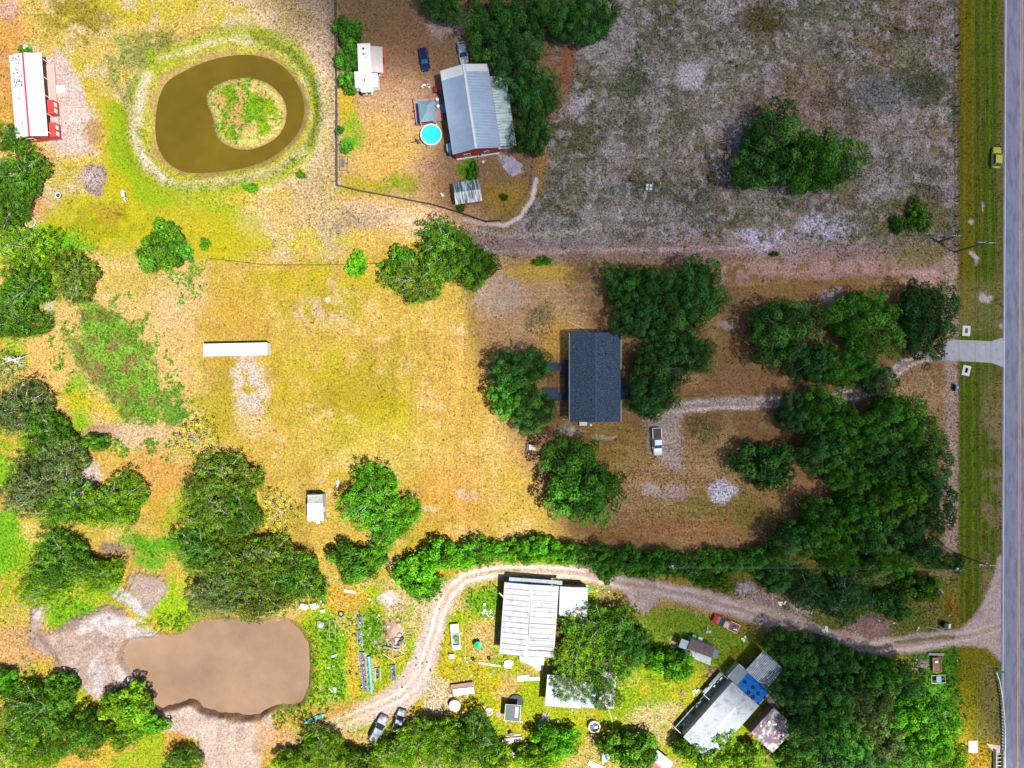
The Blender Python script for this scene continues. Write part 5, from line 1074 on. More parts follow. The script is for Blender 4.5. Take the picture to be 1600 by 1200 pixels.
MB().slab((wa * .03, -la / 2 + .3, zA - .1), (wa * .22, -la / 2 + .3, zA - .1), (wa * .22, la / 2 - 1, zA + .1), (wa * .03, la / 2 - 1, zA + .1), .04).build('roof', mat('carport_blue', (.32, .42, .48), .5, .1, mottle=.3), ln)
MB().slab((wa * .26, -la / 2 + .3, zA - .1), (wa / 2, -la / 2 + .5, zA - .1), (wa / 2, la / 2 + 1.5, zA + .3), (wa * .30, la / 2 + 1.5, zA + .3), .04).build('roof', mat('carport_pink_white', (.42, .38, .41), .6, mottle=.3), ln)
for X_ in (-wa / 2 + .2, -wa / 4, 0, wa * .28, wa / 2 - .2):
    for Y_ in (-la / 2 + .6, la / 2 - 1.2): MB().box((X_, Y_, zA / 2 - .1), (.12, .12, zA - .2)).build('post', WOODG, ln)
# hut with porch roofs
zA = 2.6; c = W(1095.5, 1016, zA); th = -20
ht_ = empty('hut', 'brown-roofed hut with white and pale blue porch roofs on the lawn', 'hut', (c.x, c.y, 0), th)
BRN = mat('brown_roof', (.16, .11, .11), .75, mottle=.25, scale=1.2, wave=('X', .8, .02))
MB().b0(-2.5, 2.4, -.9, 1.4, -.1, zA - .05).build('wall', mat('hut_board', (.4, .38, .36), .8), ht_)
MB().slab((-2.7, -.7, zA + .1), (-1.2, -.7, zA + .1), (-1.2, 1.5, zA), (-2.7, 1.5, zA), .05).slab((-1.15, -.7, zA + .1), (2.5, -.7, zA + .1), (2.5, 1.5, zA), (-1.15, 1.5, zA), .05).build('roof', BRN, ht_)
MB().slab((-2.9, -2.1, zA - .35), (2.9, -2.3, zA - .35), (2.5, -.72, zA), (-2.7, -.72, zA), .05).build('porch_roof', mat('white_slat_roof', (.66, .65, .66), .6, mottle=.2, stain=(.2, .16, .14), stain_amt=.2, streak=(2, 1, 1), wave=('Y', 1.3, .05)), ht_)
MB().slab((-4.4, -1.0, zA - .35), (-2.75, -1.0, zA - .25), (-2.75, .8, zA - .25), (-4.4, .8, zA - .35), .05).build('side_roof', mat('pale_blue_sheet', (.34, .45, .56), .5, mottle=.1), ht_)
MB().slab((2.55, -.6, zA - .4), (3.7, -.6, zA - .5), (3.7, 1.1, zA - .5), (2.55, 1.1, zA - .4), .05).build('side_roof', mat('blue_sheet', (.13, .18, .28), .5, mottle=.3), ht_)
MB().cyl((.85, .7, zA + .08), .3, .18, 14).build('roof_vent', DARKM, ht_)
for X_, Y_ in ((-4.3, -.9), (-4.3, .7), (-2.8, -2), (0, -2.1), (2.7, -2.2), (3.6, -.5), (3.6, 1)): MB().box((X_, Y_, zA / 2 - .3), (.09, .09, zA - .6)).build('post', WOODG, ht_)
for (x, y, lab, nm, m_, cc) in ((1083, 992, 'green bin behind the hut with porches', 'waste_bin', GREENP, 'bin'), (1092, 996, 'small white cupboard behind the hut with porches', 'cupboard', PLASW, 'cupboard'), (1148, 1057, 'blue plastic drum at the lawn corner of the long grey roof', 'water_drum', BLUEP, 'drum')):
    p = W(x, y); mb = MB()
    if cc == 'drum': mb.cyl((0, 0, 0), .48, 1.1, 18).cyl((0, 0, 1.1), .48, .08, 18, .4)
    else: mb.b0(-.4, .4, -.35, .35, 0, 1.0).b0(-.43, .43, -.38, .38, 1.0, 1.06)
    tag(mb.build(nm, m_, None, (p.x, p.y, 0), -20), lab, cc)

# long grey mobile home with tarp, porch, carport
zA = 3.5; th = 48.4; c = W(1127.5, 1128, zA + .3)
ml = empty('mobile_home', 'long pale grey mobile home roof set diagonally, trees over its end', 'mobile home', (c.x, c.y, 0), th)
GRF = mat('grey_home_roof', (.30, .33, .37), .6, mottle=.12, scale=.7, stain=(.17, .19, .22), stain_amt=.25, wave=('X', .75, .02))
Lh, wh = 14.8, 7.2
gable_w = MB().b0(-Lh / 2 + .2, Lh / 2 - .2, -wh / 2 + .3, wh / 2 - .3, -.2, zA - .08); gable_w.build('wall', mat('home_siding', (.5, .5, .5), .7), ml)
MB().slab((-Lh / 2, -wh / 2, zA), (Lh / 2, -wh / 2, zA), (Lh / 2, 0, zA + .55), (-Lh / 2, 0, zA + .55), .07).slab((-Lh / 2, 0, zA + .55), (Lh / 2, 0, zA + .55), (Lh / 2, wh / 2, zA), (-Lh / 2, wh / 2, zA), .07).build('roof', GRF, ml)
MB().box((.6, 0, zA + .64), (6.5, .3, .05)).build('ridge_cap', WHITE, ml)
for x in (-5, -1, 3): window(ml, (x, -wh / 2 + .28, 1.8), 1.2, 1.0, 'y')
# extension with the blue tarp
ex = MB().b0(Lh / 2 + .02, Lh / 2 + 3.3, -wh / 2 + .2, wh / 2 + .6, -.1, 2.6); ex.build('extension_wall', mat('home_siding', (.5, .5, .5), .7), ml)
MB().b0(Lh / 2 + .02, Lh / 2 + 3.5, wh / 2 - 1.9 + .3, wh / 2 + .9, 2.62, 2.7).build('extension_roof', mat('grey_ext', (.16, .22, .26), .6, mottle=.15), ml)
tp = MB(); tp.b0(Lh / 2 + .05, Lh / 2 + 3.3, -wh / 2 - .2, wh / 2 - 1.6, 2.66, 2.74); tp.build('tarp', mat('blue_tarp', (.001, .13, .50), .6, mottle=.3, scale=1.5, stain=(.01, .26, .55), stain_amt=.25, spec=.1, bump=.08), ml)
e1 = ((.6, 1.4), (1.4, .2), (2.6, .6), (.7, .0), (1.1, -.8), (1.9, -.3), (2.9, -.9), (2.9, -2.9), (1.5, -1.9), (1.0, -3.0)); 
pf_ = W(1157, 1090)
cs, sn = math.cos(R(th)), math.sin(R(th))
pos_t = ((1164, 1066), (1177, 1074), (1170, 1082), (1165, 1086), (1177, 1089), (1174, 1094), (1185, 1084), (1196, 1091), (1184, 1101))
wh_ = ('nearest the drum', 'on the north edge, second', 'in the middle of the upper row', 'lowest of the left trio', 'middle of the tarp', 'just below the middle', 'on the north edge, third', 'at the eastern corner', 'at the southern corner')
for (x, y), lb in zip(pos_t, wh_):
    p = W(x, y, 2.8); tag(MB().torus((0, 0, .13), .25, .12, 16, 8).build('tyre', mat('navy_rubber', (.008, .015, .09), .6), None, (p.x, p.y, 2.74)), f'dark tyre weighing down the blue tarp, {lb}', 'tyre', 'tyres on the blue tarp')
MB().tube([(Lh / 2 + .02, wh / 2 + .95, 2.72), (Lh / 2 + 3.5, wh / 2 + .95, 2.72), (Lh / 2 + 3.5, -wh / 2 - .3, 2.72), (Lh / 2 + .1, -wh / 2 - .3, 2.72)], .07, 5).build('white_edge', WHITE, ml)
# greenish porch along the lawn side
gp = empty('greenhouse_porch', 'grey-green framed porch with shelves along the diagonal home\'s lawn side', 'porch', (c.x, c.y, 0), th)
for (x0, x1, yo) in ((-Lh / 2, -2.0, 1.3), (-1.9, 1.4, 1.2), (1.6, Lh / 2 - .3, 1.9)):
    MB().b0(x0, x1, wh / 2 + .1, wh / 2 + yo, .9, 1.0).build('shelf', mat('green_grey', (.18, .24, .23), .6, mottle=.5, scale=2.5), gp)
    for k in range(int((x1 - x0) / 1.0)): MB().box((x0 + .5 + k, wh / 2 + .2 + (yo - .3) * rng.rand(), 1.2), (rng.uniform(.4, .8), rng.uniform(.3, .6), .4), rng.uniform(-20, 20)).build('crate', (mat('green_grey2', (.30, .38, .37), .6, mottle=.3), DARKM, GREYM)[rng.randint(3)], gp)
for X_ in (-Lh / 2, -3.5, 1.5, 4.5, Lh / 2 - .3): MB().box((X_, wh / 2 + 2.0, 1.2), (.08, .08, 2.4)).build('post', GREYM, gp)
MB().tube([(1.5, wh / 2 + 2.0, 2.4), (Lh / 2 - .3, wh / 2 + 2.0, 2.4), (Lh / 2 - .3, wh / 2 + .4, 2.5)], .05, 5).tube([(1.5, wh / 2 + 2.0, 2.4), (1.5, wh / 2 + .5, 2.5)], .05, 5).tube([(-Lh / 2, wh / 2 + 2, 2.4), (-Lh / 2, wh / 2, 2.6)], .05, 5).build('top_rail', PLASW, gp)
# ribbed carport
c = W(1195, 1046.5, 3.2); cp = empty('carport', 'ribbed silver carport roof touching the dark south-east wood', 'carport', (c.x, c.y, 0), 48)
CR = mat('silver_carport', (.22, .29, .38), .45, .1, mottle=.25, scale=.6, stain=(.40, .43, .48), stain_amt=.45)
q = MB(); n = 15
for k in range(n):
    y = -2.75 + 5.5 * k / n; q.b0(-2.7, 2.7, y + .04, y + 5.5 / n - .10, 3.2, 3.26); q.b0(-2.7, 2.7, y + 5.5 / n - .10, y + 5.5 / n + .04, 3.15, 3.19)
q.build('roof', CR, cp)
rb = MB(); [rb.b0(-2.7, 2.7, -2.75 + 5.5 * (k + 1) / n - .09, -2.75 + 5.5 * (k + 1) / n + .03, 3.192, 3.2) for k in range(n - 1)]; rb.build('rib', mat('rib_dark', (.07, .08, .11), .8), cp)
for X_ in (-2.5, 2.5):
    for Y_ in (-2.5, 2.5): MB().box((X_, Y_, 1.55), (.12, .12, 3.1)).build('post', GREYM, cp)
c = W(1207, 1140, 2.8); lr_ = empty('littered_shed', 'shed whose white flat roof is littered with leaves and dirt', 'shed', (c.x, c.y, 0), 48)
MB().b0(-3.3, 3.3, -3.0, 2.6, -.1, 2.7).build('wall', mat('dark_board', (.1, .1, .1), .8), lr_); MB().b0(-3.5, 3.5, -3.2, 2.8, 2.7, 2.8).build('roof', mat('littered_roof', (.55, .52, .56), .8, mottle=.3, scale=1.5, stain=(.14, .10, .12), stain_amt=.85), lr_)
for k in range(14): MB().box((rng.uniform(-3, 3), rng.uniform(-2.8, 2.4), 2.84), (rng.uniform(.3, 1.1), rng.uniform(.1, .5), .06), rng.uniform(0, 180)).build('debris', (RUST, DARKM, PLASW, WOODG)[rng.randint(4)], lr_)
p = W(1191, 1118, .6); tag(MB().b0(-.6, .6, -.6, .6, 0, .9).b0(-.45, .45, -.45, .45, .9, .95).build('storage_bin', mat('orange_plastic', (.42, .16, .03), .5), None, (p.x, p.y, 0), 45), 'orange bin in the gap beside the diagonal mobile home', 'bin')
for k, (x, y, lb) in enumerate(((1208, 1090, 'nearest the blue tarp'), (1214, 1098, 'under the trees\' edge'), (1203, 1102, 'beside the orange bin'))):
    p = W(x, y); s_ = MB(); [s_.box((.22 * i - .7, 0, .12 + .03 * (i % 2)), (.1, 2.0, .06)) for i in range(7)]; [s_.box((0, j, .05), (1.6, .1, .08)) for j in (-.8, 0, .8)]
    tag(s_.build('pallet', WOODG, None, (p.x, p.y, 0), -40 + 12 * k), f'grey slatted pallet, {lb}', 'pallet', 'pallets beside the blue tarp')
# little red-roofed house at the bottom edge
c = W(1031, 1196, 2.8); rh = empty('playhouse', 'small playhouse with a red roof top and grey-white sloping sides', 'playhouse', (c.x, c.y, 0), -40)
MB().b0(-1.8, 1.8, -1.8, 1.4, -.1, 2.2).build('wall', PLASW, rh); MB().slab((-2.1, .0, 2.9), (2.1, .0, 2.9), (2.1, 1.9, 2.1), (-2.1, 1.9, 2.1), .06).build('roof', mat('grey_ply', (.42, .46, .48), .7), rh); MB().slab((-1.8, -2.0, 2.2), (1.8, -2.0, 2.2), (1.8, -.05, 2.86), (-1.8, -.05, 2.86), .06).build('roof', mat('brick_red', (.45, .13, .09), .7, mottle=.2), rh)
MB().tube([(-1.85, -2.0, 2.3), (-1.85, 0, 3.0), (1.85, 0, 3.0), (1.85, -2, 2.3)], .07, 5).build('roof_trim', WHITE, rh)

# ---------------------------------------------------------------- vehicles
def paint(name, base, rough=.25): return mat(name, base, rough, .1, mottle=.04, scale=.5, coat=.6)
def vehicle(name, label, px, py, heading, L, Wd, H, body, kind='car', roofm=None, cat='car', hoodm=None, bedm=None, glass=None, bed_fill=None):
    """front points along local +x; heading is the compass of +x in degrees (0 = photo right, 90 = photo up)"""
    p = W(px, py, .8); e = empty(name, label, cat, (p.x, p.y, 0), heading); hw = Wd / 2; a = L / 2; glass = glass or GLASS
    cab = {'car': (-.43, .20, -.30, .06), 'suv': (-.47, .22, -.40, .08), 'pickup': (-.12, .26, -.07, .12)}[kind]
    bz = H * .58
    def sect(x, w, zt, zb=.28): return [(x, -w, zb), (x, -w * 1.02, zb + (zt - zb) * .45), (x, -w * .97, zt - .1), (x, -w * .80, zt), (x, w * .80, zt), (x, w * .97, zt - .1), (x, w * 1.02, zb + (zt - zb) * .45), (x, w, zb)]
    xs = [(-a, .80, bz * .86), (-a + .12, .93, bz * .96), (-a * .6, 1, bz), (0, 1, bz), (a * .35, 1, bz), (a * .70, .98, bz * .93), (a - .18, .88, bz * .84), (a, .68, bz * .74)]
    mb = MB(); vs = [q for x, w, z in xs for q in sect(x, w * hw, z)]; m = 8
    fs = [(i * m + k, i * m + (k + 1) % m, (i + 1) * m + (k + 1) % m, (i + 1) * m + k) for i in range(len(xs) - 1) for k in range(m)] + [tuple(range(m)), tuple(range((len(xs) - 1) * m, len(xs) * m))[::-1]]
    mb.add(vs, fs); mb.build('body', body, e, smooth=False, bevel=0)
    x0, x1, t0, t1 = [c * L for c in cab]; bw, tw = hw * .88, hw * .70
    if kind == 'pickup': x0, x1, t0, t1 = -.10 * L, .24 * L, -.07 * L, .11 * L
    B = [(x0, -bw, bz - .02), (x1, -bw, bz - .04), (x1, bw, bz - .04), (x0, bw, bz - .02)]; T = [(t0, -tw, H - .05), (t1, -tw, H - .07), (t1, tw, H - .07), (t0, tw, H - .05)]
    MB().add(B + T, [(3, 2, 1, 0), (4, 5, 6, 7), (0, 1, 5, 4), (1, 2, 6, 5), (2, 3, 7, 6), (3, 0, 4, 7)]).build('cabin', glass, e)
    V_ = Vector
    rm = MB().slab(V_(T[0]) + V_((-.05, -.03, .01)), V_(T[1]) + V_((.03, -.03, .01)), V_(T[2]) + V_((.03, .03, .01)), V_(T[3]) + V_((-.05, .03, .01)), .06); rm.build('roof', roofm or body, e, bevel=.015)
    pl = MB()
    for i in range(4): pl.tube([V_(B[i]) * 1.0, V_(T[i]) * 1.0], .06, 5)
    for s in (-1, 1): pl.tube([((x0 + x1) / 2 - .15, s * bw, bz), ((t0 + t1) / 2 - .1, s * tw, H - .07)], .05, 5)
    pl.build('pillar', body, e)
    ws = MB().slab(V_(B[1]).lerp(V_(T[1]), .06) + V_((.02, .1, .01)), V_(B[2]).lerp(V_(T[2]), .06) + V_((.02, -.1, .01)), V_(B[2]).lerp(V_(T[2]), .94) + V_((.02, -.08, .02)), V_(B[1]).lerp(V_(T[1]), .94) + V_((.02, .08, .02)), .02); ws.build('windshield', glass, e)
    if hoodm: MB().slab((x1 + .05, -hw * .78, bz * .985 + .02), (a - .35, -hw * .7, bz * .88 + .03), (a - .35, hw * .7, bz * .88 + .03), (x1 + .05, hw * .78, bz * .985 + .02), .02).build('hood', hoodm, e)
    if kind == 'pickup':
        b = MB().b0(-a + .12, x0 - .08, -hw * .80, hw * .80, bz + .01, bz + .06); b.build('bed_cover' if not bed_fill else 'bed', bedm or BLACK, e)
        r_ = MB()
        for s in (-1, 1): r_.b0(-a + .05, x0 - .05, s * hw * .9 - .07, s * hw * .9 + .07, bz - .05, bz + .10)
        r_.b0(-a + .02, -a + .12, -hw * .8, hw * .8, bz - .05, bz + .10); r_.build('bed_rail', body, e)
        if bed_fill:
            for k in range(4): MB().cyl((rng.uniform(-a + .5, x0 - .6), rng.uniform(-.5, .5), bz + .06), .22, .3, 10).build('load', (GREYM, BLACK, PLASW)[k % 3], e)
    for x in (-a * .62, a * .62):
        for s in (-1, 1): o = MB().torus((x, s * (hw - .10), .34), .22, .12, 16, 8, 'Y').build('tyre', RUBBER, e); o.name = 'wheel'; MB().box((x, s * (hw - .02), .34), (.3, .04, .3), 0, 0, 45).build('rim', GREYM, o)
    for s in (-1, 1):
        MB().box((a - .14, s * hw * .62, bz * .70), (.14, .3, .14)).build('headlight', PLASW, e, bevel=.02); MB().box((-a + .02, s * hw * .66, bz * .74), (.08, .26, .16)).build('taillight', mat('red_lamp', (.4, .01, .01), .3), e)
        MB().box((x1 - .25, s * (hw + .09), bz + .08), (.14, .18, .12)).build('side_mirror', body, e)
    MB().b0(a - .04, a + .05, -hw * .6, hw * .6, .35, .5).build('bumper', DARKM if kind == 'pickup' else body, e)
    return e
vehicle('parked_car', 'dark blue estate car parked on the brown yard between camper and barn', 663, 92, -82, 4.7, 1.85, 1.6, paint('blue_paint', (.006, .016, .075)), 'suv', glass=BLUEG)
vehicle('parked_car', 'white car half under the oaks at the barn\'s north end', 723, 82, -80, 4.6, 1.8, 1.5, paint('silver_white_paint', C(190, 205, 225)), 'car', glass=BLUEG)
vehicle('parked_car', 'bright yellow hatchback standing on the grass verge', 1558, 246, 87, 4.3, 1.8, 1.5, paint('yellow_paint', (.62, .55, .03)), 'car', roofm=paint('yellow_roof', (.66, .6, .06)), glass=mat('car_glass', (.03, .09, .13), .08))
vehicle('parked_pickup', 'white pickup with a black bed cover on the gravel by the house', 1027, 690, -87, 5.7, 1.95, 1.85, paint('white_paint', (.62, .66, .70)), 'pickup', cat='pickup', glass=BLUEG)
vehicle('parked_pickup', 'red pickup with a white-striped roof beside the dirt lane', 1134, 974, 156, 5.6, 1.95, 1.8, paint('red_paint', (.55, .015, .02)), 'pickup', roofm=mat('striped_roof', (.62, .5, .45), .4, mottle=.05, stain=(.5, .06, .05), stain_amt=.7, streak=(.3, 3, 1)), cat='pickup', glass=mat('teal_glass', (.02, .22, .24), .1), bedm=DARKM, bed_fill=1)
GW = mat('weathered_grey_paint', (.30, .33, .37), .5, .2, mottle=.35, scale=2, stain=(.10, .10, .12), stain_amt=.6)
vehicle('parked_truck', 'larger grey truck with a dark flank, left of the two bottom wrecks', 592, 1138, 63, 5.6, 2.1, 2.1, GW, 'suv', cat='truck', roofm=GW)
vehicle('parked_truck', 'smaller grey wreck with a slatted load, half under a bright tree', 624, 1126, 72, 4.6, 1.9, 1.8, GW, 'pickup', cat='truck', bed_fill=1, bedm=DARKM)

# ---------------------------------------------------------------- fences and lines
def fence(name, label, pts, step, h, rails, m, rail_r=.05, post=.12, zf=0):
    P = [W(x, y) for x, y in pts]; e = empty(name, label, 'fence', P[0]); o = P[0]; seg = []; 
    for a, b in zip(P[:-1], P[1:]):
        n = max(1, round((b - a).length / step)); seg += [a.lerp(b, i / n) for i in range(n)]
    seg.append(P[-1])
    for q in seg[:98]: MB().box((q.x - o.x, q.y - o.y, h / 2 - .1), (post, post, h + .2), rng.uniform(-20, 20), rng.uniform(-3, 3)).build('post', m, e)
    for z in rails:
        MB().tube([(q.x - o.x + rng.uniform(-.03, .03), q.y - o.y, z) for q in seg], rail_r, 4).build('rail', m, e)
    return e
FD = mat('dark_fence_wood', (.06, .055, .05), .85, mottle=.3); FG = mat('grey_fence_wood', (.22, .20, .19), .85, mottle=.3)
fence('rail_fence', 'dark board fence curving round the camper and barn yard', [(526, -60), (527, 60), (528, 180), (528, 291), (560, 299), (620, 310), (680, 322), (720, 334), (760, 348), (782, 346)], 2.4, 1.4, (.5, .95, 1.35), FD, .055)
fence('rail_fence', 'grey rail fence of the yard\'s south-east bend inside the sand path', [(782, 346), (798, 335), (812, 320), (824, 305), (831, 290), (833, 262), (836, 240)], 2.2, 1.3, (.6, 1.2), FG, .04)
fence('wire_fence', 'weedy dark wire fence along the road verge, north part', [(1494, -60), (1494, 200), (1494, 408)], 3.2, 1.3, (.4, .8, 1.2), FD, .03)
fence('post_fence', 'line of bare posts and wire along the road verge, south part', [(1494, 408), (1494, 528)], 3.9, 1.3, (1.1,), FG, .012)
fence('post_fence', 'line of bare posts beside the eastern grove, south of the drive', [(1494, 572), (1494, 720), (1493, 868)], 3.9, 1.3, (1.1,), FG, .012)
fence('wire_fence', 'thin wire fence dividing the pasture from the yellow meadow', [(330, 405), (420, 415), (500, 415), (610, 412)], 4, 1.1, (.5, 1.0), FD, .018, .08)
fence('wire_fence', 'thin sagging wire fence at the pasture\'s south-west', [(95, 395), (215, 388)], 4, 1.1, (.5, 1.0), FG, .018, .08)
# weeds that grew into the north verge fence
def pole(name, label, bx, by, h, arm_rz, arm=2.8):
    p = W(bx, by); e = empty(name, label, 'utility pole', (p.x, p.y, 0), 0); MB().tube([(0, 0, -.3), (0, 0, h)], [.19, .13], 8).build('shaft', mat('pole_wood', (.12, .10, .085), .85, mottle=.3), e)
    if arm:
        MB().box((0, 0, h - .5), (arm, .14, .14), arm_rz).build('crossarm', mat('pale_arm', (.5, .52, .5), .7), e)
        for s in (-.9, -.3, .3, .9): MB().cyl((math.cos(R(arm_rz)) * s * arm / 2, math.sin(R(arm_rz)) * s * arm / 2, h - .43), .07, .28, 8).build('insulator', PLASW, e)
        MB().cyl((.35, .1, h - 1.7), .22, .7, 10).build('transformer', GREYM, e)
    return Vector((p.x, p.y, h - .2))
pN = pole('utility_pole', 'tall roadside pole with a crossarm north of the concrete drive', 1491, 394, 10.3, -3, 3.4)
pS = pole('utility_pole', 'tall roadside pole with a crossarm near the dirt lane\'s mouth', 1492, 864, 10.3, -4, 3.4)
pV = pole('utility_pole', 'short pole with grey fittings at the verge fence in the north', 1466, 378, 6.5, 0, 1.5)
pM = pole('utility_pole', 'slim pole at the boundary clump carrying the field wire', 760, 398, 7.0, 80, .9)
pH = pole('utility_pole', 'slim pole in the shaded hedge with white wire brackets', 1036, 872, 8.0, -20, 1.0)
pR = pole('utility_pole', 'slim pole at the east end of the hedge wires', 1460, 876, 8.0, -10, 1.0)
WIRE = mat('wire', (.30, .30, .30), .6)
def wire(label, a, b, r=.03, sag=.6):
    pts = [a.lerp(b, i / 14) - Vector((0, 0, sag * 4 * (i / 14) * (1 - i / 14))) for i in range(15)]
    tag(MB().tube(pts, r, 4).build('power_line', WIRE, None), label, 'power line')
up = lambda v, dx=0, dz=0: Vector((v.x + dx, v.y, v.z + dz))
wire('thin wire crossing the grey field from the boundary clump to the verge pole', pM, pV, .022, .8)
wire('short wire between the verge fence pole and the tall northern roadside pole', pV, up(pN, -1.2), .03, .2)
n_ = W(1491, -500); s_ = W(1500, 1700)
for dx, lb in ((-1.6, 'western'), (.3, 'middle'), (1.6, 'eastern')):
    wire(f'roadside wire running north from the northern tall pole, the {lb} one', up(pN, dx), Vector((n_.x + dx, n_.y, 10)), .015, 1.4)
    wire(f'roadside wire between the two tall roadside poles, the {lb} one', up(pN, dx), up(pS, dx), .015, 1.2)
    wire(f'roadside wire running south from the southern tall pole, the {lb} one', up(pS, dx), Vector((s_.x + dx, s_.y, 10)), .015, 1.4)
wire('upper wire over the shaded hedge', up(pH, .3, .1), up(pR, .2, .1), .016, .6); wire('lower wire over the shaded hedge', up(pH, -.2, -.5), up(pR, -.2, -.5), .016, .9); wire('short wire from the hedge pole to the southern roadside pole', pR, pS, .03, .2)

# culvert ends, bins, rail, bridge
for y, lb in ((517, 'north'), (579, 'south')):
    p = W(1509.5, y); q = empty('culvert_end', f'pale concrete culvert end with a dark slot, {lb} of the concrete drive', 'culvert', (p.x, p.y, 0), -4 if lb == 'north' else -12)
    MB().ring((0, 0, 0), 0, 0, 0, 3) if False else None
    s_ = MB(); s_.b0(-.8, -.28, -1.05, 1.05, -.15, .12).b0(.28, .8, -1.05, 1.05, -.15, .12).b0(-.28, .28, .55, 1.05, -.15, .12).b0(-.28, .28, -1.05, -.45, -.15, .12); s_.build('concrete_collar', mat('pale_concrete', C(215, 220, 232), .8, mottle=.15), q, bevel=.02)
    MB().b0(-.28, .28, -.45, .55, -.4, .0).build('slot', DARKM, q)
p = W(1491, 606); q = empty('wheelie_bin', 'dark blue waste bin with a lid by the fence near the drive', 'bin', (p.x, p.y, 0), -5); MB().b0(-.32, .32, -.65, .65, 0, 1.0).build('bin_body', mat('navy_plastic', C(15, 40, 85), .4), q, bevel=.03); MB().b0(-.35, .2, -.68, .68, 1.0, 1.08).build('lid', mat('blue_lid', C(45, 100, 160), .4), q); MB().b0(-.02, .16, -.1, .25, 1.081, 1.10).build('sticker', PLASW, q)
p = W(1480, 977, .8); q = empty('waste_bin', 'black bin with white panel beside the lane near the road', 'bin', (p.x, p.y, 0), -8); MB().b0(-.9, .35, -.55, .55, 0, 1.4).build('bin_body', BLACK, q, bevel=.04); MB().b0(-.1, .34, -.2, .5, 1.401, 1.44).build('lid', PLASW, q); MB().b0(-.1, .34, -.5, -.22, 1.401, 1.43).build('label_panel', mat('pale_blue_metal', C(165, 180, 225), .5), q)
def simple(name, label, cat, px, py, rz, parts, g=None, z=0):
    """parts: (part name, material, MB)"""
    p = W(px, py)
    if len(parts) == 1: return tag(parts[0][2].build(name, parts[0][1], None, (p.x, p.y, z), rz), label, cat, g)
    e = empty(name, label, cat, (p.x, p.y, z), rz, g)
    for n, m, mb in parts: mb.build(n, m, e)
    return e
simple('log', 'long grey beam lying beside the black bin near the lane', 'beam', 1459, 981, -10, [('', WOODG, MB().box((0, 0, .12), (3.6, .22, .2)))])
simple('sawhorse', 'small white cross-shaped stand north of the lane', 'stand', 1433, 982, 55, [('', PLASW, MB().box((0, 0, .3), (1.0, .12, .1)).box((.3, 0, .3), (.12, .6, .1)).box((-.4, 0, .15), (.08, .08, .3)).box((.4, 0, .15), (.08, .08, .3)))])
simple('plywood_sheet', 'pale plywood sheet lying by the wires south of the grove', 'sheet', 1361, 881, 30, [('', mat('pale_ply', C(205, 200, 190), .7, mottle=.1), MB().box((0, 0, .35), (2.5, 1.0, .05), 0, 6))])
simple('flatbed_trailer', 'small brown flatbed with a tan frame south of the lane', 'trailer', 1461, 1037, 3, [('bed', mat('brown_boards', C(120, 95, 88), .8, mottle=.3), MB().box((0, 0, .5), (1.5, 2.9, .08))), ('frame', mat('tan_frame', C(185, 140, 75), .7), MB().b0(-.85, -.75, -1.5, 1.5, .4, .75).b0(.75, .85, -1.5, 1.5, .4, .75).b0(-.75, .75, 1.4, 1.5, .4, .75).b0(-.75, .75, -1.5, -1.4, .4, .75)), ('white_box', PLASW, MB().box((-.1, .65, .65), (.7, .4, .2))), ('wheel', RUBBER, MB().torus((-.95, 0, .3), .2, .1, 14, 7, 'Y')), ('wheel', RUBBER, MB().torus((.95, 0, .3), .2, .1, 14, 7, 'Y'))])
simple('garden_table', 'blue-topped table in a pale frame just below the tan flatbed', 'table', 1463, 1059, 3, [('tabletop', mat('blue_panel', C(75, 115, 165), .5), MB().box((.1, 0, .7), (1.0, 1.2, .06))), ('leg_frame', PLASW, MB().tube([(-1.4, -.8, .75), (1.4, -.8, .75), (1.4, .8, .75), (-1.4, .8, .75), (-1.4, -.8, .75)], .05, 5)), ('leg', GREYM, MB().box((-1.35, -.75, .35), (.08, .08, .8)).box((1.35, .75, .35), (.08, .08, .8))), ('leg', GREYM, MB().box((1.35, -.75, .35), (.08, .08, .8)).box((-1.35, .75, .35), (.08, .08, .8)))])
simple('bench', 'grey plank bench behind the tan flatbed by the lane', 'bench', 1461, 1021, -2, [('seat', mat('grey_plank', C(150, 145, 160), .8), MB().box((0, 0, .45), (3.2, .45, .07))), ('leg', DARKM, MB().box((-1.2, 0, .2), (.1, .4, .45))), ('leg', DARKM, MB().box((1.2, 0, .2), (.1, .4, .45)))])
simple('concrete_slab', 'square concrete slab in the grass near the bridge', 'slab', 1520, 1166, 0, [('', mat('rough_concrete', C(195, 180, 180), .85, mottle=.35, scale=3), MB().b0(-.95, .95, -1.3, 1.2, -.1, .12))])
e = empty('bridge_guard_rail', 'steel guard rail on close posts along the road\'s south edge', 'guard rail', W(1560, 1062)); o_ = W(1560, 1062)
path = [(1553, 1048), (1558, 1062), (1562, 1085), (1565, 1110), (1566.5, 1140), (1566.5, 1215)]; P = [W(x, y) - o_ for x, y in path]
MB().tube([(q.x, q.y, .72) for q in P], .13, 6).build('rail', mat('galvanised', C(165, 185, 190), .4, .4), e)
for y in np.arange(1066, 1170, 5.0): x = np.interp(y, [q[1] for q in path], [q[0] for q in path]); q = W(x - 1, y) - o_; MB().box((q.x - .1, q.y, .3), (.18, .15, .75)).build('post', DARKM, e)
for (x, y, lb) in ((1559, 1046, 'green'),): simple('marker_sign', 'small green marker sign at the north end of the guard rail', 'sign', x, y, -10, [('sign_plate', mat('green_sign', C(60, 150, 110), .4), MB().box((0, 0, 1.3), (1.3, .08, .45), 0, 50)), ('post', GREYM, MB().box((0, 0, .5), (.08, .08, 1.2)))])
e = empty('bridge', 'short concrete bridge edge with dark gaps at the bottom right', 'bridge', W(1558, 1186)); 
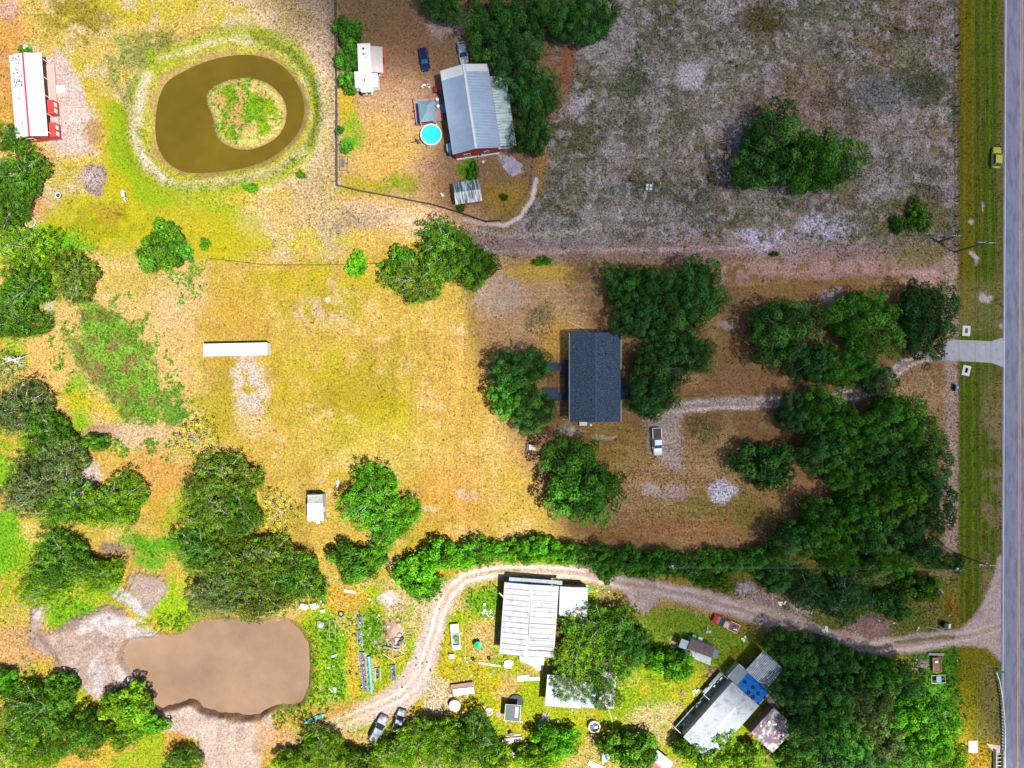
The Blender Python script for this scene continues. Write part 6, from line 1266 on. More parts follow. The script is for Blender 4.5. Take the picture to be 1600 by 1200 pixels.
MB().b0(-.8, -.6, -4, 2.2, .0, .9).b0(.7, .9, -4, 2.2, 0, .9).build('parapet', mat('grey_conc', C(170, 175, 180), .8), e); MB().b0(-1.6, 1.2, -4, 2.1, -1.2, -.05).build('culvert_void', DARKM, e)
for k in range(7): MB().b0(-.6, .7, -3.6 + k * .8, -3.45 + k * .8, .3, .45).build('cross_bar', GREYM, e)
simple('wing_wall', 'pointed concrete wing wall north of the bridge', 'wing wall', 1552, 1170, 0, [('', mat('rough_concrete', C(195, 180, 180), .85), MB().prism([(-1.6, 1.2), (1.3, .8), (1.3, -.9), (.2, -.9)], -.2, .25))])

# ---------------------------------------------------------------- animals (bodies as one skinned surface)
def beast(name, label, cat, px, py, rz, scale, base, patch, mane):
    p = W(px, py, .8); e = empty(name, label, cat, (p.x, p.y, gz(px, py)), rz); e.scale = (scale,) * 3
    v = [(0, 0, 1.15), (-.45, 0, 1.2), (-.8, 0, 1.12), (.4, 0, 1.15), (.68, 0, 1.2), (.95, .02, .95), (1.15, .04, .55), (1.28, .05, .22)]
    ed = [(0, 1), (1, 2), (0, 3), (3, 4), (4, 5), (5, 6), (6, 7)]; rad = [.30, .29, .22, .29, .22, .14, .11, .08]
    for s in (-1, 1):
        i = len(v); v += [(.5, s * .17, .78), (.48, s * .17, .42), (.5, s * .17, .04)]; ed += [(3, i), (i, i + 1), (i + 1, i + 2)]; rad += [.11, .07, .06]
        i = len(v); v += [(-.62, s * .17, .8), (-.82, s * .17, .46), (-.74, s * .17, .04)]; ed += [(2, i), (i, i + 1), (i + 1, i + 2)]; rad += [.14, .075, .06]
        i = len(v); v += [(.98 + .14, s * .08, .8)]; ed += [(5, i)]; rad += [.03]
    i = len(v); v += [(-1.0, 0, 1.05), (-1.08, 0, .6)]; ed += [(2, i), (i, i + 1)]; rad += [.05, .04]
    me = bpy.data.meshes.new('body'); me.from_pydata(v, ed, []); o = bpy.data.objects.new('body', me); col.objects.link(o); o.parent = e
    sk = o.modifiers.new('skin', 'SKIN'); 
    for k, r_ in enumerate(rad): me.skin_vertices[0].data[k].radius = (r_, r_)
    me.skin_vertices[0].data[0].use_root = True; sb = o.modifiers.new('sub', 'SUBSURF'); sb.levels = 2; sb.render_levels = 2
    me.materials.append(mat(name + '_coat', base, .7, mottle=.1, scale=1.4, stain=patch, stain_amt=.55)); 
    MB().tube([(.55, 0, 1.42), (.8, 0, 1.22), (1.0, .02, .95)], [.05, .07, .04], 5).build('mane', mat(name + '_mane', mane, .9), e); return e
beast('grazing_horse', 'white horse with dark patches grazing on the yellow-green pasture', 'horse', 194, 305, -80, 1.12, (.72, .70, .66), (.06, .05, .04), (.05, .04, .03))
beast('grazing_foal', 'chestnut foal grazing apart below the white horse', 'foal', 182, 334, -15, .85, (.25, .07, .02), (.14, .04, .015), (.1, .03, .01))
simple('hay_ring', 'round wire hay ring under the trees at the left edge', 'hay ring', 51, 349, 0, [('lower_hoop', GREYM, MB().torus((0, 0, .2), 1.0, .05, 24, 6)), ('upper_hoop', mat('white_tube', (.7, .7, .7), .4), MB().torus((.1, .05, .9), 1.05, .06, 24, 6)), ('brace', GREYM, MB().tube([(-.9, .3, .2), (-.8, .3, .9)], .04, 4).tube([(.9, -.3, .2), (.9, -.3, .9)], .04, 4).tube([(.2, .95, .2), (.2, .95, .9)], .04, 4))])
simple('water_tub', 'grey water tub with white rim left of the grazing foal', 'tub', 93, 306, 0, [('tub', DARKM, MB().cyl((0, 0, 0), .5, .5, 16, .55)), ('rim', PLASW, MB().torus((0, 0, .5), .5, .07, 16, 6))])
simple('wire_cage', 'rectangular wire cage with a blue cover inside the yard fence', 'cage', 539, 257, -4, [('frame', WOODG, MB().tube([(-.7, -1.4, 1.0), (.9, -1.4, 1.0), (.9, 1.4, 1.0), (-.7, 1.4, 1.0), (-.7, -1.4, 1.0)], .06, 5).box((-.7, -1.4, .5), (.08, .08, 1)).box((.9, -1.4, .5), (.08, .08, 1)).box((.9, 1.4, .5), (.08, .08, 1)).box((-.7, 1.4, .5), (.08, .08, 1))), ('cover', mat('slate_cover', C(60, 80, 110), .5), MB().box((-.35, .1, .85), (.8, 1.4, .25)))])

# ---------------------------------------------------------------- junk yard
GR = mat('junk_grey', (.26, .27, .30), .6, .1, mottle=.4, scale=2.5)
for x, y, r_, lb in ((476, 946, -12, 'left'), (493, 945, 18, 'right')): simple('water_tank', f'white box tank with a black cap by the big grove, the {lb} one', 'tank', x, y, r_, [('tank_body', PLASW, MB().b0(-.75, .75, -.55, .55, 0, .9)), ('cap', BLACK, MB().cyl((0, 0, .9), .1, .06, 10))], 'white box tanks')
simple('crate', 'small white crate below the two white box tanks', 'crate', 505, 954, 5, [('', PLASW, MB().b0(-.35, .35, -.3, .3, 0, .5).b0(-.25, .25, -.2, .2, .5, .52))])
for x, y, lb in ((503, 938, 'upper'), (506, 943, 'lower')): simple('barrel', f'small dark barrel right of the white tanks, the {lb} one', 'barrel', x, y, 0, [('barrel_body', BLACK, MB().cyl((0, 0, 0), .26, .7, 12)), ('lid', PLASW, MB().cyl((0, 0, .7), .2, .03, 12))], 'small dark barrels')
simple('plank', 'cream board lying north of the planting beds', 'plank', 547, 924, -8, [('', mat('cream_board', (.62, .58, .48), .7), MB().box((0, 0, .12), (2.5, .55, .12)))])
simple('tyre', 'black tyre filled with ash on pale sand between the beds', 'tyre', 533, 959, 0, [('tyre', RUBBER, MB().torus((0, 0, .16), .48, .16, 20, 8)), ('ash', mat('ash', (.35, .32, .3), .9, mottle=.4, scale=5), MB().cyl((0, 0, 0), .35, .16, 14))])
simple('stone_pile', 'grey dome-shaped heap with a dark rim near the muddy pond', 'heap', 501, 976, 0, [('dome', mat('dome_grey', (.42, .39, .36), .9, mottle=.4, scale=4, bump=.05), MB().cyl((0, -.1, 0), .85, .45, 14, .35)), ('cover', DARKM, MB().ring((0, .1, 0), .8, .12, .25, 14))])
beds = [(564, 970, 82, 2.0, 'top'), (563, 1000, 86, 4.2, 'second'), (569, 1048, 85, 8.0, 'longest')]
for x, y, r_, ln, lb in beds:
    e = simple('plant_rack', f'narrow rack of dark plant pots in the long row, {lb} section', 'plant rack', x, y, -r_ + 0, [('frame', GREYM, MB().tube([(-ln / 2, -.5, .5), (ln / 2, -.5, .5), (ln / 2, .5, .5), (-ln / 2, .5, .5), (-ln / 2, -.5, .5)], .05, 4)), ('tray', mat('pot_tray', (.10, .11, .13), .7, mottle=.5, scale=5), MB().b0(-ln / 2, ln / 2 * (1 if lb == 'longest' else .1), -.45, .45, .3, .48))], 'racks of plant pots')
    for k in range(int(ln * 2.2)): MB().cyl((rng.uniform(-ln / 2 + .2, ln / 2 - .2), rng.uniform(-.35, .35), .48), .15, .22, 8).build('pot', (BLACK, GR, GREYM)[k % 3], e)
for x, y, ln, lb in ((591, 1053, 2.6, 'grassy'), (615, 1050, 3.0, 'darker right-hand')): 
    e = simple('plant_rack', f'short {lb} rack of pots right of the turquoise tarp', 'plant rack', x, y, -86, [('frame', PLASW if ln < 2.8 else GREYM, MB().tube([(-ln / 2, -.5, .4), (ln / 2, -.5, .4), (ln / 2, .5, .4), (-ln / 2, .5, .4), (-ln / 2, -.5, .4)], .05, 4)), ('tray', mat('pot_tray', (.1, .11, .13), .7), MB().b0(-ln / 2, 0 if ln < 2.8 else ln / 2, -.42, .42, .2, .38))], 'racks of plant pots')
    for k in range(9): MB().cyl((rng.uniform(-ln / 2 + .2, ln / 2 - .2), rng.uniform(-.3, .3), .38), .15, .2, 8).build('pot', (BLACK, GR)[k % 2], e)
t = MB(); [t.tube([(rng.uniform(-.1, .1), 3.7 - k * .75, .3), (rng.uniform(-.15, .15), 3.0 - k * .75, .45)], [.38, .3], 8) for k in range(10)]; simple('tarp', 'crumpled turquoise tarp stretched beside the longest plant rack', 'tarp', 579, 1053, 5, [('', TEAL, t)])
simple('tarp', 'small teal tarp scraps in the green bed west of the racks', 'tarp', 523, 1030, 0, [('', mat('teal_pale', (.25, .48, .44), .5, mottle=.4, scale=3), MB().box((0, .8, .3), (1.2, .5, .1), 20).box((-.2, -1.3, .3), (.5, .3, .1)).box((.1, -6.2, .3), (.5, 1.2, .1), 10).box((-1.2, -1.6, .3), (.4, .4, .1)))])
simple('plant_rack', 'thin pale rack frame in the green bed by the muddy pond', 'plant rack', 520, 982, -88, [('frame', GREYM, MB().tube([(-1.8, -.6, .5), (1.8, -.6, .5), (1.8, .6, .5), (-1.8, .6, .5), (-1.8, -.6, .5)], .06, 4)), ('leg', GREYM, MB().box((-1.7, .5, .25), (.06, .06, .5)).box((1.7, .5, .25), (.06, .06, .5)))])
e = simple('barrel_group', 'pile of grey tubs and scrap left of the sandy track', 'scrap', 622, 1000, 0, [('tub', GR, MB().cyl((.4, 1.2, 0), .42, .7, 14)), ('tub', GREYM, MB().cyl((-.2, .3, 0), .38, .6, 14)), ('tub', BLACK, MB().cyl((.9, .4, 0), .36, .6, 14)), ('tub', mat('navy_tub', (.06, .08, .12), .5), MB().cyl((.5, -.4, 0), .35, .5, 14))])
for k in range(16): MB().box((rng.uniform(-2.8, .3), rng.uniform(-1.8, -.2) - .1, rng.uniform(.1, .5)), (rng.uniform(.4, 1.3), rng.uniform(.1, .4), .12), rng.uniform(0, 180), rng.uniform(-20, 20)).build('scrap_piece', (GR, DARKM, WOODG, GREYM)[k % 4], e)
simple('lumber', 'yellowish timber frame lying below the grey tubs', 'frame', 617, 1023, 0, [('', WOODP, MB().box((-1.2, -.5, .15), (3.0, .18, .12), -32).box((1.3, .8, .15), (2.0, .2, .12), -38).box((.9, -.4, .15), (2.2, .12, .12), 18))])
simple('brush_pile', 'round pile of reddish-brown brush above the grey tubs', 'brush pile', 617, 985, 0, [('', mat('brown_brush', (.42, .26, .19), .9, mottle=.5, scale=4, bump=.06), MB().cyl((0, 0, -.1), 1.7, .6, 18, .7))])
simple('jon_boat', 'grey-white flat boat with plants growing in its middle', 'boat', 712, 994, -84, [('bow', mat('boat_white', (.55, .55, .58), .6, mottle=.15), MB().b0(-2.7, -.92, -.85, .85, .1, .75)), ('stern', mat('boat_white', (.55, .55, .58), .6), MB().b0(1.62, 2.6, -.8, .8, .1, .7)), ('side', GREYM, MB().b0(-.9, 1.6, -.9, -.72, .1, .8).b0(-.9, 1.6, .72, .9, .1, .8)), ('deck', mat('boat_grey', (.25, .24, .27), .8, mottle=.3), MB().b0(-.9, 1.6, -.72, .72, .05, .2)), ('plants', mat('weed_green', (.09, .22, .02), .8, mottle=.5, scale=4), MB().cyl((.2, 0, .2), .55, .35, 9, .3).cyl((.9, .1, .2), .4, .3, 8, .2))])
# the white bow lies towards the south
simple('box', 'white box below the grey-white flat boat', 'box', 706, 1024, 0, [('', PLASW, MB().b0(-.5, .5, -.38, .38, 0, .6).b0(-.55, .55, -.42, .42, .6, .66))])
simple('garden_umbrella', 'small green round umbrella on a stand in the junk yard', 'umbrella', 747.5, 1005, 0, [('canopy', GREENP, MB().cyl((0, 0, 1.3), .85, .28, 10, .08)), ('pole', DARKM, MB().cyl((0, 0, 0), .04, 1.7, 8)), ('foot', DARKM, MB().cyl((0, -.0, 0), .3, .1, 12))])
for x, y, lb in ((739, 1029, 'left'), (764, 1028, 'right')): simple('tyre', f'dark tyre on the grass below the green umbrella, the {lb} one', 'tyre', x, y, 0, [('', RUBBER, MB().torus((0, 0, .14), .27, .13, 16, 8))], 'tyres below the umbrella')
l_ = MB().box((0, .16, .1), (4.6, .07, .08)).box((0, -.16, .1), (4.6, .07, .08)); [l_.box((-2.2 + .3 * k, 0, .1), (.07, .3, .06)) for k in range(16)]
simple('ladder', 'white ladder lying on the grass left of the white cloth heap', 'ladder', 765, 1038, -9, [('', PLASW, l_)])
simple('tarp', 'crumpled white cloth heap at the end of the ladder', 'cloth', 794, 1037, 0, [('', mat('white_cloth', (.62, .58, .55), .8, mottle=.25, scale=2, bump=.06), MB().prism([(-1, -.3), (-.7, .7), (.2, .95), (1, .6), (1, -.2), (.4, -.9), (-.5, -.8)], 0, .35))])
simple('tarp', 'white tarp spread at the workshop\'s south end', 'tarp', 836, 1034, 0, [('', mat('white_cloth', (.62, .58, .55), .8), MB().prism([(-3.2, 1.2), (-.5, 1.0), (1.9, .9), (1.6, -1.9), (.2, -1.4), (-1.2, -.5), (-3.1, .2)], -.05, .12))])
simple('panel', 'long white panel strip south of the workshop', 'panel', 822, 1060, 1, [('', PLASW, MB().box((-.6, .1, .12), (2.4, 1.1, .12), 3).box((1.3, -.05, .12), (3.0, .75, .1), 1))])
simple('plank', 'thin pale stick upright-lying between the boat and the umbrella', 'stick', 727, 1018, 94, [('', WOODP, MB().box((0, 0, .06), (2.6, .08, .08)))])
simple('plank', 'thin pale stick left of the green umbrella', 'stick', 748, 985, -58, [('', WOODP, MB().box((0, 0, .06), (2.4, .08, .08)))])
simple('plank', 'thin brown stick below the green umbrella', 'stick', 733, 1035, 18, [('', WOODG, MB().box((0, 0, .06), (2.2, .08, .08)))])
simple('utility_trailer', 'low trailer with a white top and brown boards in the junk yard', 'trailer', 723, 1075, 8, [('bed', mat('brown_ply', (.26, .15, .12), .8, mottle=.3), MB().b0(-2.3, 2.4, -1.2, 1.2, .45, .6)), ('top_panel', mat('white_stained_roof', (.7, .7, .7), .5), MB().slab((-1.9, -1.1, .62), (2.3, -1.1, .62), (2.3, .2, .75), (-1.9, .35, .75), .04)), ('drawbar', DARKM, MB().tube([(-2.3, .9, .5), (-3.1, 0, .45), (-2.3, -.9, .5)], .06, 5)), ('wheel', RUBBER, MB().torus((0, 1.25, .3), .22, .1, 14, 7, 'Y')), ('wheel', RUBBER, MB().torus((0, -1.25, .3), .22, .1, 14, 7, 'Y'))])
simple('water_tank', 'round pale tank in the shade of a tree near the trailer', 'tank', 711, 1100, 0, [('tank_body', mat('pale_tank', (.55, .56, .55), .6, mottle=.2), MB().cyl((0, 0, 0), 1.2, 1.0, 24)), ('lid', mat('pale_lid', (.5, .5, .5), .6, mottle=.3), MB().cyl((0, 0, 1.0), 1.2, .15, 24, .3))])
simple('plank', 'long grey-blue board slanting by the tree-shaded tank', 'board', 734, 1116, 38, [('', mat('grey_blue_sheet', (.3, .36, .42), .5), MB().box((0, 0, .3), (2.9, .35, .08)))])
simple('fire_pit', 'round stone fire pit left of the dark canopy', 'fire pit', 764, 1111, 0, [('stone_ring', mat('pit_stone', (.50, .44, .38), .9, mottle=.4, scale=5), MB().ring((0, 0, 0), .55, .28, .3, 14)), ('ash', mat('ash', (.35, .32, .3), .9), MB().cyl((0, 0, 0), .55, .12, 14))])
simple('round_mat', 'small round stone slab between the fire pit and the canopy', 'slab', 779, 1116, 0, [('', mat('slab_brown', (.32, .26, .24), .9, mottle=.3), MB().cyl((0, 0, 0), .6, .12, 12))])
e = simple('canopy', 'square dark mesh canopy with a pale frame above the timber heap', 'canopy', 801, 1106, -4, [('canopy_roof', mat('dark_mesh', (.07, .09, .10), .6, mottle=.3, scale=2), MB().b0(-1.5, 1.5, -1.6, 1.6, 2.2, 2.25)), ('frame', PLASW, MB().tube([(-1.55, -1.65, 2.25), (1.55, -1.65, 2.25), (1.55, 1.65, 2.25), (-1.55, 1.65, 2.25), (-1.55, -1.65, 2.25)], .06, 5)), ('bench', PLASW, MB().b0(.5, 1.1, -.8, 1.3, 2.26, 2.32))])
for X_ in (-1.5, 1.5):
    for Y_ in (-1.6, 1.6): MB().box((X_, Y_, 1.1), (.07, .07, 2.2)).build('leg', DARKM, e)
simple('round_trampoline', 'dark round mat behind the square canopy', 'mat', 806, 1096, 0, [('mat', mat('pool_dark', (.03, .04, .05), .7), MB().cyl((0, 0, .3), 1.5, .05, 20)), ('rim', BLACK, MB().torus((0, 0, .33), 1.5, .07, 22, 6))])
lg = [('', WOODG, MB())]
lb_ = MB()
for k in range(18): a = rng.uniform(48, 72); lb_.box((rng.uniform(-.9, .7), rng.uniform(-.8, .8), .12 + rng.uniform(0, .4)), (rng.uniform(2.5, 4.4), rng.uniform(.08, .18), .1), a, rng.uniform(-3, 3))
simple('timber_heap', 'heap of long weathered timbers between canopy and carport', 'timber', 847, 1128, 0, [('', mat('heap_wood', (.46, .40, .38), .85, mottle=.4, scale=4), lb_)])
lb_ = MB(); [lb_.box((0, rng.uniform(-.5, .5), .1 + .08 * k), (rng.uniform(2.6, 4.2), rng.uniform(.3, .7), .06), rng.uniform(2, 12)) for k in range(5)]
e = simple('timber_heap', 'low stack of pale boards with a white frame below the canopy', 'timber', 802, 1154, 0, [('boards', mat('heap_wood', (.46, .40, .38), .85), lb_), ('white_frame', PLASW, MB().box((-1.4, -.3, .6), (1.7, .8, .06), 5)), ('dark_inset', BLACK, MB().box((-1.3, -.3, .64), (1.2, .35, .03), 5))])
simple('wheelbarrow', 'small brown barrow on top of the pale board stack', 'barrow', 799, 1145, 70, [('tray', mat('barrow_brown', (.2, .13, .11), .7), MB().cyl((0, 0, .7), .4, .25, 8, .5)), ('handle', WOODG, MB().tube([(.2, .2, .7), (.9, .25, .9)], .03, 4).tube([(.2, -.2, .7), (.9, -.25, .9)], .03, 4)), ('wheel', RUBBER, MB().torus((-.5, 0, .65), .14, .06, 12, 6, 'Y'))])
sc_ = MB(); sc2 = MB()
for k in range(22): (sc_ if k % 2 else sc2).box((rng.uniform(-2.4, 2.4), rng.uniform(-1, .9), rng.uniform(.1, .5)), (rng.uniform(.5, 2), rng.uniform(.1, .5), .1), rng.uniform(0, 180), rng.uniform(-15, 15))
simple('scrap_heap', 'dark scrap heap at the bottom edge below the board stack', 'scrap', 807, 1178, 0, [('dark_scrap', DARKM, sc_), ('pale_scrap', mat('heap_wood', (.46, .4, .38), .85), sc2)])
e = simple('stock_tub', 'round white tub full of dark scrap south of the carport', 'tub', 928, 1133, 0, [('tub_wall', mat('tub_white', (.55, .54, .52), .6, mottle=.2), MB().ring((0, 0, 0), 1.0, .22, .9, 22)), ('tub_floor', DARKM, MB().cyl((0, 0, 0), 1.0, .25, 22)), ('blue_bucket', BLUEP, MB().cyl((-.1, .1, .3), .3, .5, 12)), ('white_scrap', PLASW, MB().box((.4, -.2, .5), (.7, .5, .1), 20).box((-.4, .5, .5), (.4, .3, .1), 50))])
simple('garden_hose', 'pale hose curving across the lawn right of the round white tub', 'hose', 950, 1107, 0, [('', mat('hose_cream', (.6, .58, .45), .6), MB().tube([tuple(W(x, y, .05) - W(950, 1107)) for x, y in smooth_open([(950, 1107), (955, 1120), (958, 1135), (961, 1148), (968, 1160), (973, 1170)], 2)], .06, 5))])
simple('cooler_chest', 'blue and white chest at the bottom edge beside a tree', 'chest', 946, 1181, 0, [('chest_body', mat('chest_blue', (.28, .38, .55), .5), MB().b0(-.4, .7, -.9, .8, 0, .8)), ('lid', PLASW, MB().b0(-.8, -.4, -1.1, .9, 0, .75))])
simple('panel', 'white door-like panel lying at the bottom edge', 'panel', 931, 1196, -25, [('', PLASW, MB().box((0, 0, .2), (3.4, 1.0, .08)).box((0, .3, .27), (1.8, .08, .05)))])
kv = []; n = 12; kb = MB(); 
for i in range(n + 1):
    t = i / n; x = (t - .5) * 5.0; w = .42 * math.sin(math.pi * min(max(t, .0), 1)) ** .7 + .01; kv += [(x, -w, .32), (x, 0, .02 + .1 * (2 * t - 1) ** 2), (x, w, .32), (x, 0, .40)]
kb.add(kv, [(i * 4 + k, i * 4 + (k + 1) % 4, (i + 1) * 4 + (k + 1) % 4, (i + 1) * 4 + k) for i in range(n) for k in range(4)])
simple('kayak', 'pale turquoise kayak on the bank at the muddy pond\'s south-east', 'kayak', 492, 1122, 24, [('hull', mat('kayak_teal', (.12, .42, .40), .4, mottle=.1), kb), ('cockpit', DARKM, MB().cyl((-.1, 0, .36), .26, .07, 14)), ('hatch', mat('kayak_pale', (.5, .6, .45), .4), MB().cyl((1.1, 0, .34), .15, .05, 10))])
simple('bucket', 'rusty bucket on the yellow path between the planting beds', 'bucket', 547, 1049, 0, [('bucket_wall', RUST, MB().ring((0, 0, 0), .2, .05, .4, 12)), ('spill', BLACK, MB().box((.1, -.45, .05), (.3, .4, .1), 20))])
simple('tyre', 'black and white tyre at the foot of the longest plant rack', 'tyre', 565, 1073, 0, [('tyre', RUBBER, MB().torus((0, 0, .14), .26, .12, 14, 7)), ('hub', PLASW, MB().cyl((0, 0, .05), .13, .1, 10))])
simple('bucket', 'black bucket on the bright grass left of the workshop', 'bucket', 730, 940, 0, [('', BLACK, MB().cyl((0, 0, 0), .2, .35, 12, .24).cyl((.05, 0, .35), .1, .03, 8))])
for x, y, s_, lb in ((757, 956, .5, 'upper'), (765, 960, .9, 'larger lower'),): 
    mb = MB(); [mb.box((rng.uniform(-s_, s_), rng.uniform(-s_, s_), .15), (rng.uniform(.2, .8), .15, .1), rng.uniform(0, 180)) for _ in range(9)]; simple('scrap_heap', f'white scraps left of the workshop, the {lb} heap', 'scrap', x, y, 0, [('', PLASW, mb)])
for x, y, lb, m_ in ((924, 921, 'green and white litter at the lane edge north-east of the annex', GREENP), (1221, 942, 'white torn sheet on the ground south of the wires', PLASW), (1290, 983, 'white plastic drum lying by the lane bend', PLASW), (1470, 925, 'pale blue litter in the rough ground near the road', mat('pale_blue_metal', (.4, .45, .5), .5)), (1063, 1083, 'purple-brown stump on the lawn left of the diagonal home', mat('stump', (.22, .12, .12), .9)), (1085, 1081, 'small teal scrap on the lawn beside the diagonal home', mat('teal_pale', (.25, .48, .44), .5)), (1107, 985, 'grey stone on the grass left of the red pickup', GREYM), (1163, 998, 'white round lid on the grass below the red pickup', PLASW)):
    mb = MB(); n = rng.randint(3, 6); [mb.box((rng.uniform(-.7, .7), rng.uniform(-.4, .4), .12), (rng.uniform(.3, 1.1), rng.uniform(.2, .5), .08), rng.uniform(0, 180), rng.uniform(-12, 12)) for _ in range(n)]
    simple('litter' if 'stump' not in lb and 'stone' not in lb else ('tree_stump' if 'stump' in lb else 'stone'), lb, 'litter', x, y, 0, [('', m_, mb)])
simple('washing_machine', 'small white cube on the grass left of the workshop', 'cube', 757, 956, 0, [('', PLASW, MB().b0(-.22, .22, -.25, .25, 0, .4).cyl((0, 0, .4), .1, .02, 8))]).location.y += 1.6
# fallen grey branches at the left edge
for x, y, sc_, lb in ((113, 767, 1.0, 'fallen bare grey branches beside the round leafy tree'), (20, 562, .8, 'bare grey dead limbs at the left edge below the sand scar'), (1352, 803, .7, 'bare pale palm-like limbs showing in the eastern grove')):
    mb = MB(); z_ = 5.5 if x > 1000 else 3.2
    for k in range(16):
        a = rng.uniform(-.6, .5) + (math.pi if k % 3 == 0 else 0); r0 = rng.uniform(1.5, 4.2) * sc_; e_ = (math.cos(a) * r0, math.sin(a) * r0, z_ + rng.uniform(-.6, .8)); m2 = (e_[0] * .5 + rng.uniform(-.3, .3), e_[1] * .5 + rng.uniform(-.3, .3), z_ + .2)
        mb.tube([(0, 0, z_), m2, e_], [.11 * sc_, .07 * sc_, .03], 5)
        for _ in range(2): mb.tube([m2, (m2[0] + rng.uniform(-.9, .9), m2[1] + rng.uniform(-.9, .9), m2[2] + .3)], [.05, .02], 4)
    mb.tube([(0, 0, -.2), (.1, 0, z_)], [.25, .12], 7)
    p = W(x, y, z_); tag(mb.build('dead_tree', mat('dead_wood', (.52, .50, .50), .9, mottle=.2), None, (p.x, p.y, 0)), lb, 'dead tree')
# broad-leaved yellow plants at the bottom edge
for x, y, lb in ((1172, 1168, 'by the littered shed\'s corner'), (1196, 1182, 'at the bottom edge, middle one'), (1228, 1180, 'with the most yellow leaves')):
    p = W(x, y, 2); e = empty('banana_plant', f'broad-leaved yellow-green plant {lb}', 'plant', (p.x, p.y, 0), 0, 'broad-leaved plants'); mb = MB(); my = MB()
    for k in range(13):
        a = k * 2.4; r0 = rng.uniform(1.2, 2.2); q = (mb if k % 4 else my); zz = 2.2 + rng.uniform(-.3, .6); d_ = Vector((math.cos(a), math.sin(a), 0)); n_ = Vector((-math.sin(a), math.cos(a), 0)) * .26
        A = d_ * .15 + Vector((0, 0, zz - .4)); B_ = d_ * r0 * .6 + Vector((0, 0, zz)); C_ = d_ * r0 + Vector((0, 0, zz - .5))
        q.add([A, B_ + n_ , C_, B_ - n_], [(0, 1, 2), (0, 2, 3)])
    mb.build('leaves', mat('broad_leaf', (.14, .24, .02), .5, mottle=.3), e); my.build('yellow_leaves', mat('broad_leaf_yellow', (.5, .34, .02), .5), e); MB().tube([(0, 0, -.1), (0, 0, 2.0)], .1, 6).build('stem', BARK, e)

# ---------------------------------------------------------------- grass tufts, weeds and vines (uncountable)
def scatter(name, label, n, density, colour, size, lift, blades=4, seed=5, vcol=.35, box=(-20, 1572, -20, 1220)):
    r = np.random.RandomState(seed); x = r.uniform(box[0], box[1], n * 4); y = r.uniform(box[2], box[3], n * 4)
    i = np.searchsorted(gx, x); j = np.searchsorted(gy, y); d = density[i, j]; keep = r.rand(len(x)) < d; x, y, i, j = x[keep][:n], y[keep][:n], i[keep][:n], j[keep][:n]
    m = len(x); base = np.stack([(x - 800) / K, (600 - y) / K, Z[i, j] - .02], -1); sz = size * r.uniform(.5, 1.5, m)
    c0 = colour(i, j, r, m); Vs, Cs = [], []
    for b in range(blades):
        a = r.uniform(0, 6.283, m); w = sz * r.uniform(.18, .4, m); rr = sz * r.uniform(.5, 1, m); h = lift * sz / size * r.uniform(.4, 1.2, m)
        dx, dy = np.cos(a), np.sin(a)
        p1 = base + np.stack([-dy * w, dx * w, np.zeros(m)], -1); p2 = base + np.stack([dy * w, -dx * w, np.zeros(m)], -1); p3 = base + np.stack([dx * rr, dy * rr, h], -1)
        Vs.append(np.stack([p1, p2, p3], 1)); Cs.append(np.repeat((c0 * r.uniform(1 - vcol, 1 + vcol, (m, 1)))[:, None, :], 3, 1))
    V_ = np.concatenate(Vs).reshape(-1, 3); c_ = np.ones((len(V_), 4)); c_[:, :3] = np.clip(np.concatenate(Cs).reshape(-1, 3), .003, .8)
    me = mesh_np(name, V_, np.arange(len(V_)).reshape(-1, 3), LEAF, {'col': ('POINT', c_)}, smooth=False); o = bpy.data.objects.new(name, me); col.objects.link(o); tag(o, label, 'grass', kind='stuff'); return o
water_m = (pw < 6) & ~(iw < -1); water2 = p2 < 6
okm = (~water_m) & (~water2) & (lane < .35) & (drv < .5) & (X < 1567)
okm = okm & ~((Y > 528) & (Y < 575) & (X > 1474)); okm = okm * (1 - .9 * sp1) * (1 - .95 * sp2) * (1 - .95 * sp3)
here = lambda i, j: COL[i, j]
scatter('dry_grass', 'short dry grass tufts all over the open land', 70000, okm * .5, lambda i, j, r, m: here(i, j) * r.uniform(.7, 1.35, (m, 1)), .22, .12, 3, 5)
dk_den = okm * np.clip(DOT * 1.3, 0, .8) * sstep(.38, .6, fbm(X, Y, 18, 301))
scatter('weeds', 'dark green weeds scattered through the dry grass', 42000, dk_den, lambda i, j, r, m: here(i, j) * np.array([.42, .55, .38]) * r.uniform(.6, 1.4, (m, 1)), .26, .16, 5, 6)
pale = okm * np.clip(PAL, 0, 1) * gfm * sstep(.4, .62, fbm(X, Y, 14, 303)) 
scatter('pale_weeds', 'pale seed heads on the grey weedy field', 30000, pale * .8, lambda i, j, r, m: np.array([.55, .50, .56]) * r.uniform(.6, 1.25, (m, 1)), .2, .2, 4, 8)
gcol = lambda a: (lambda i, j, r, m: np.array(a) * r.uniform(.55, 1.4, (m, 1)) * (1 + r.normal(size=(m, 3)) * .08))
vm = np.maximum(mk_poly(VINES, 6) * sstep(.36, .46, fbm(X, Y, 30, 77)), mk_poly(VINES2, 12) * sstep(.36, .5, fbm(X, Y, 14, 79))); 
clump = lambda s, sc, t: sstep(t, t + .03, vnoise(X, Y, sc, s) * .6 + vnoise(X, Y, sc * .5, s + 1) * .4)
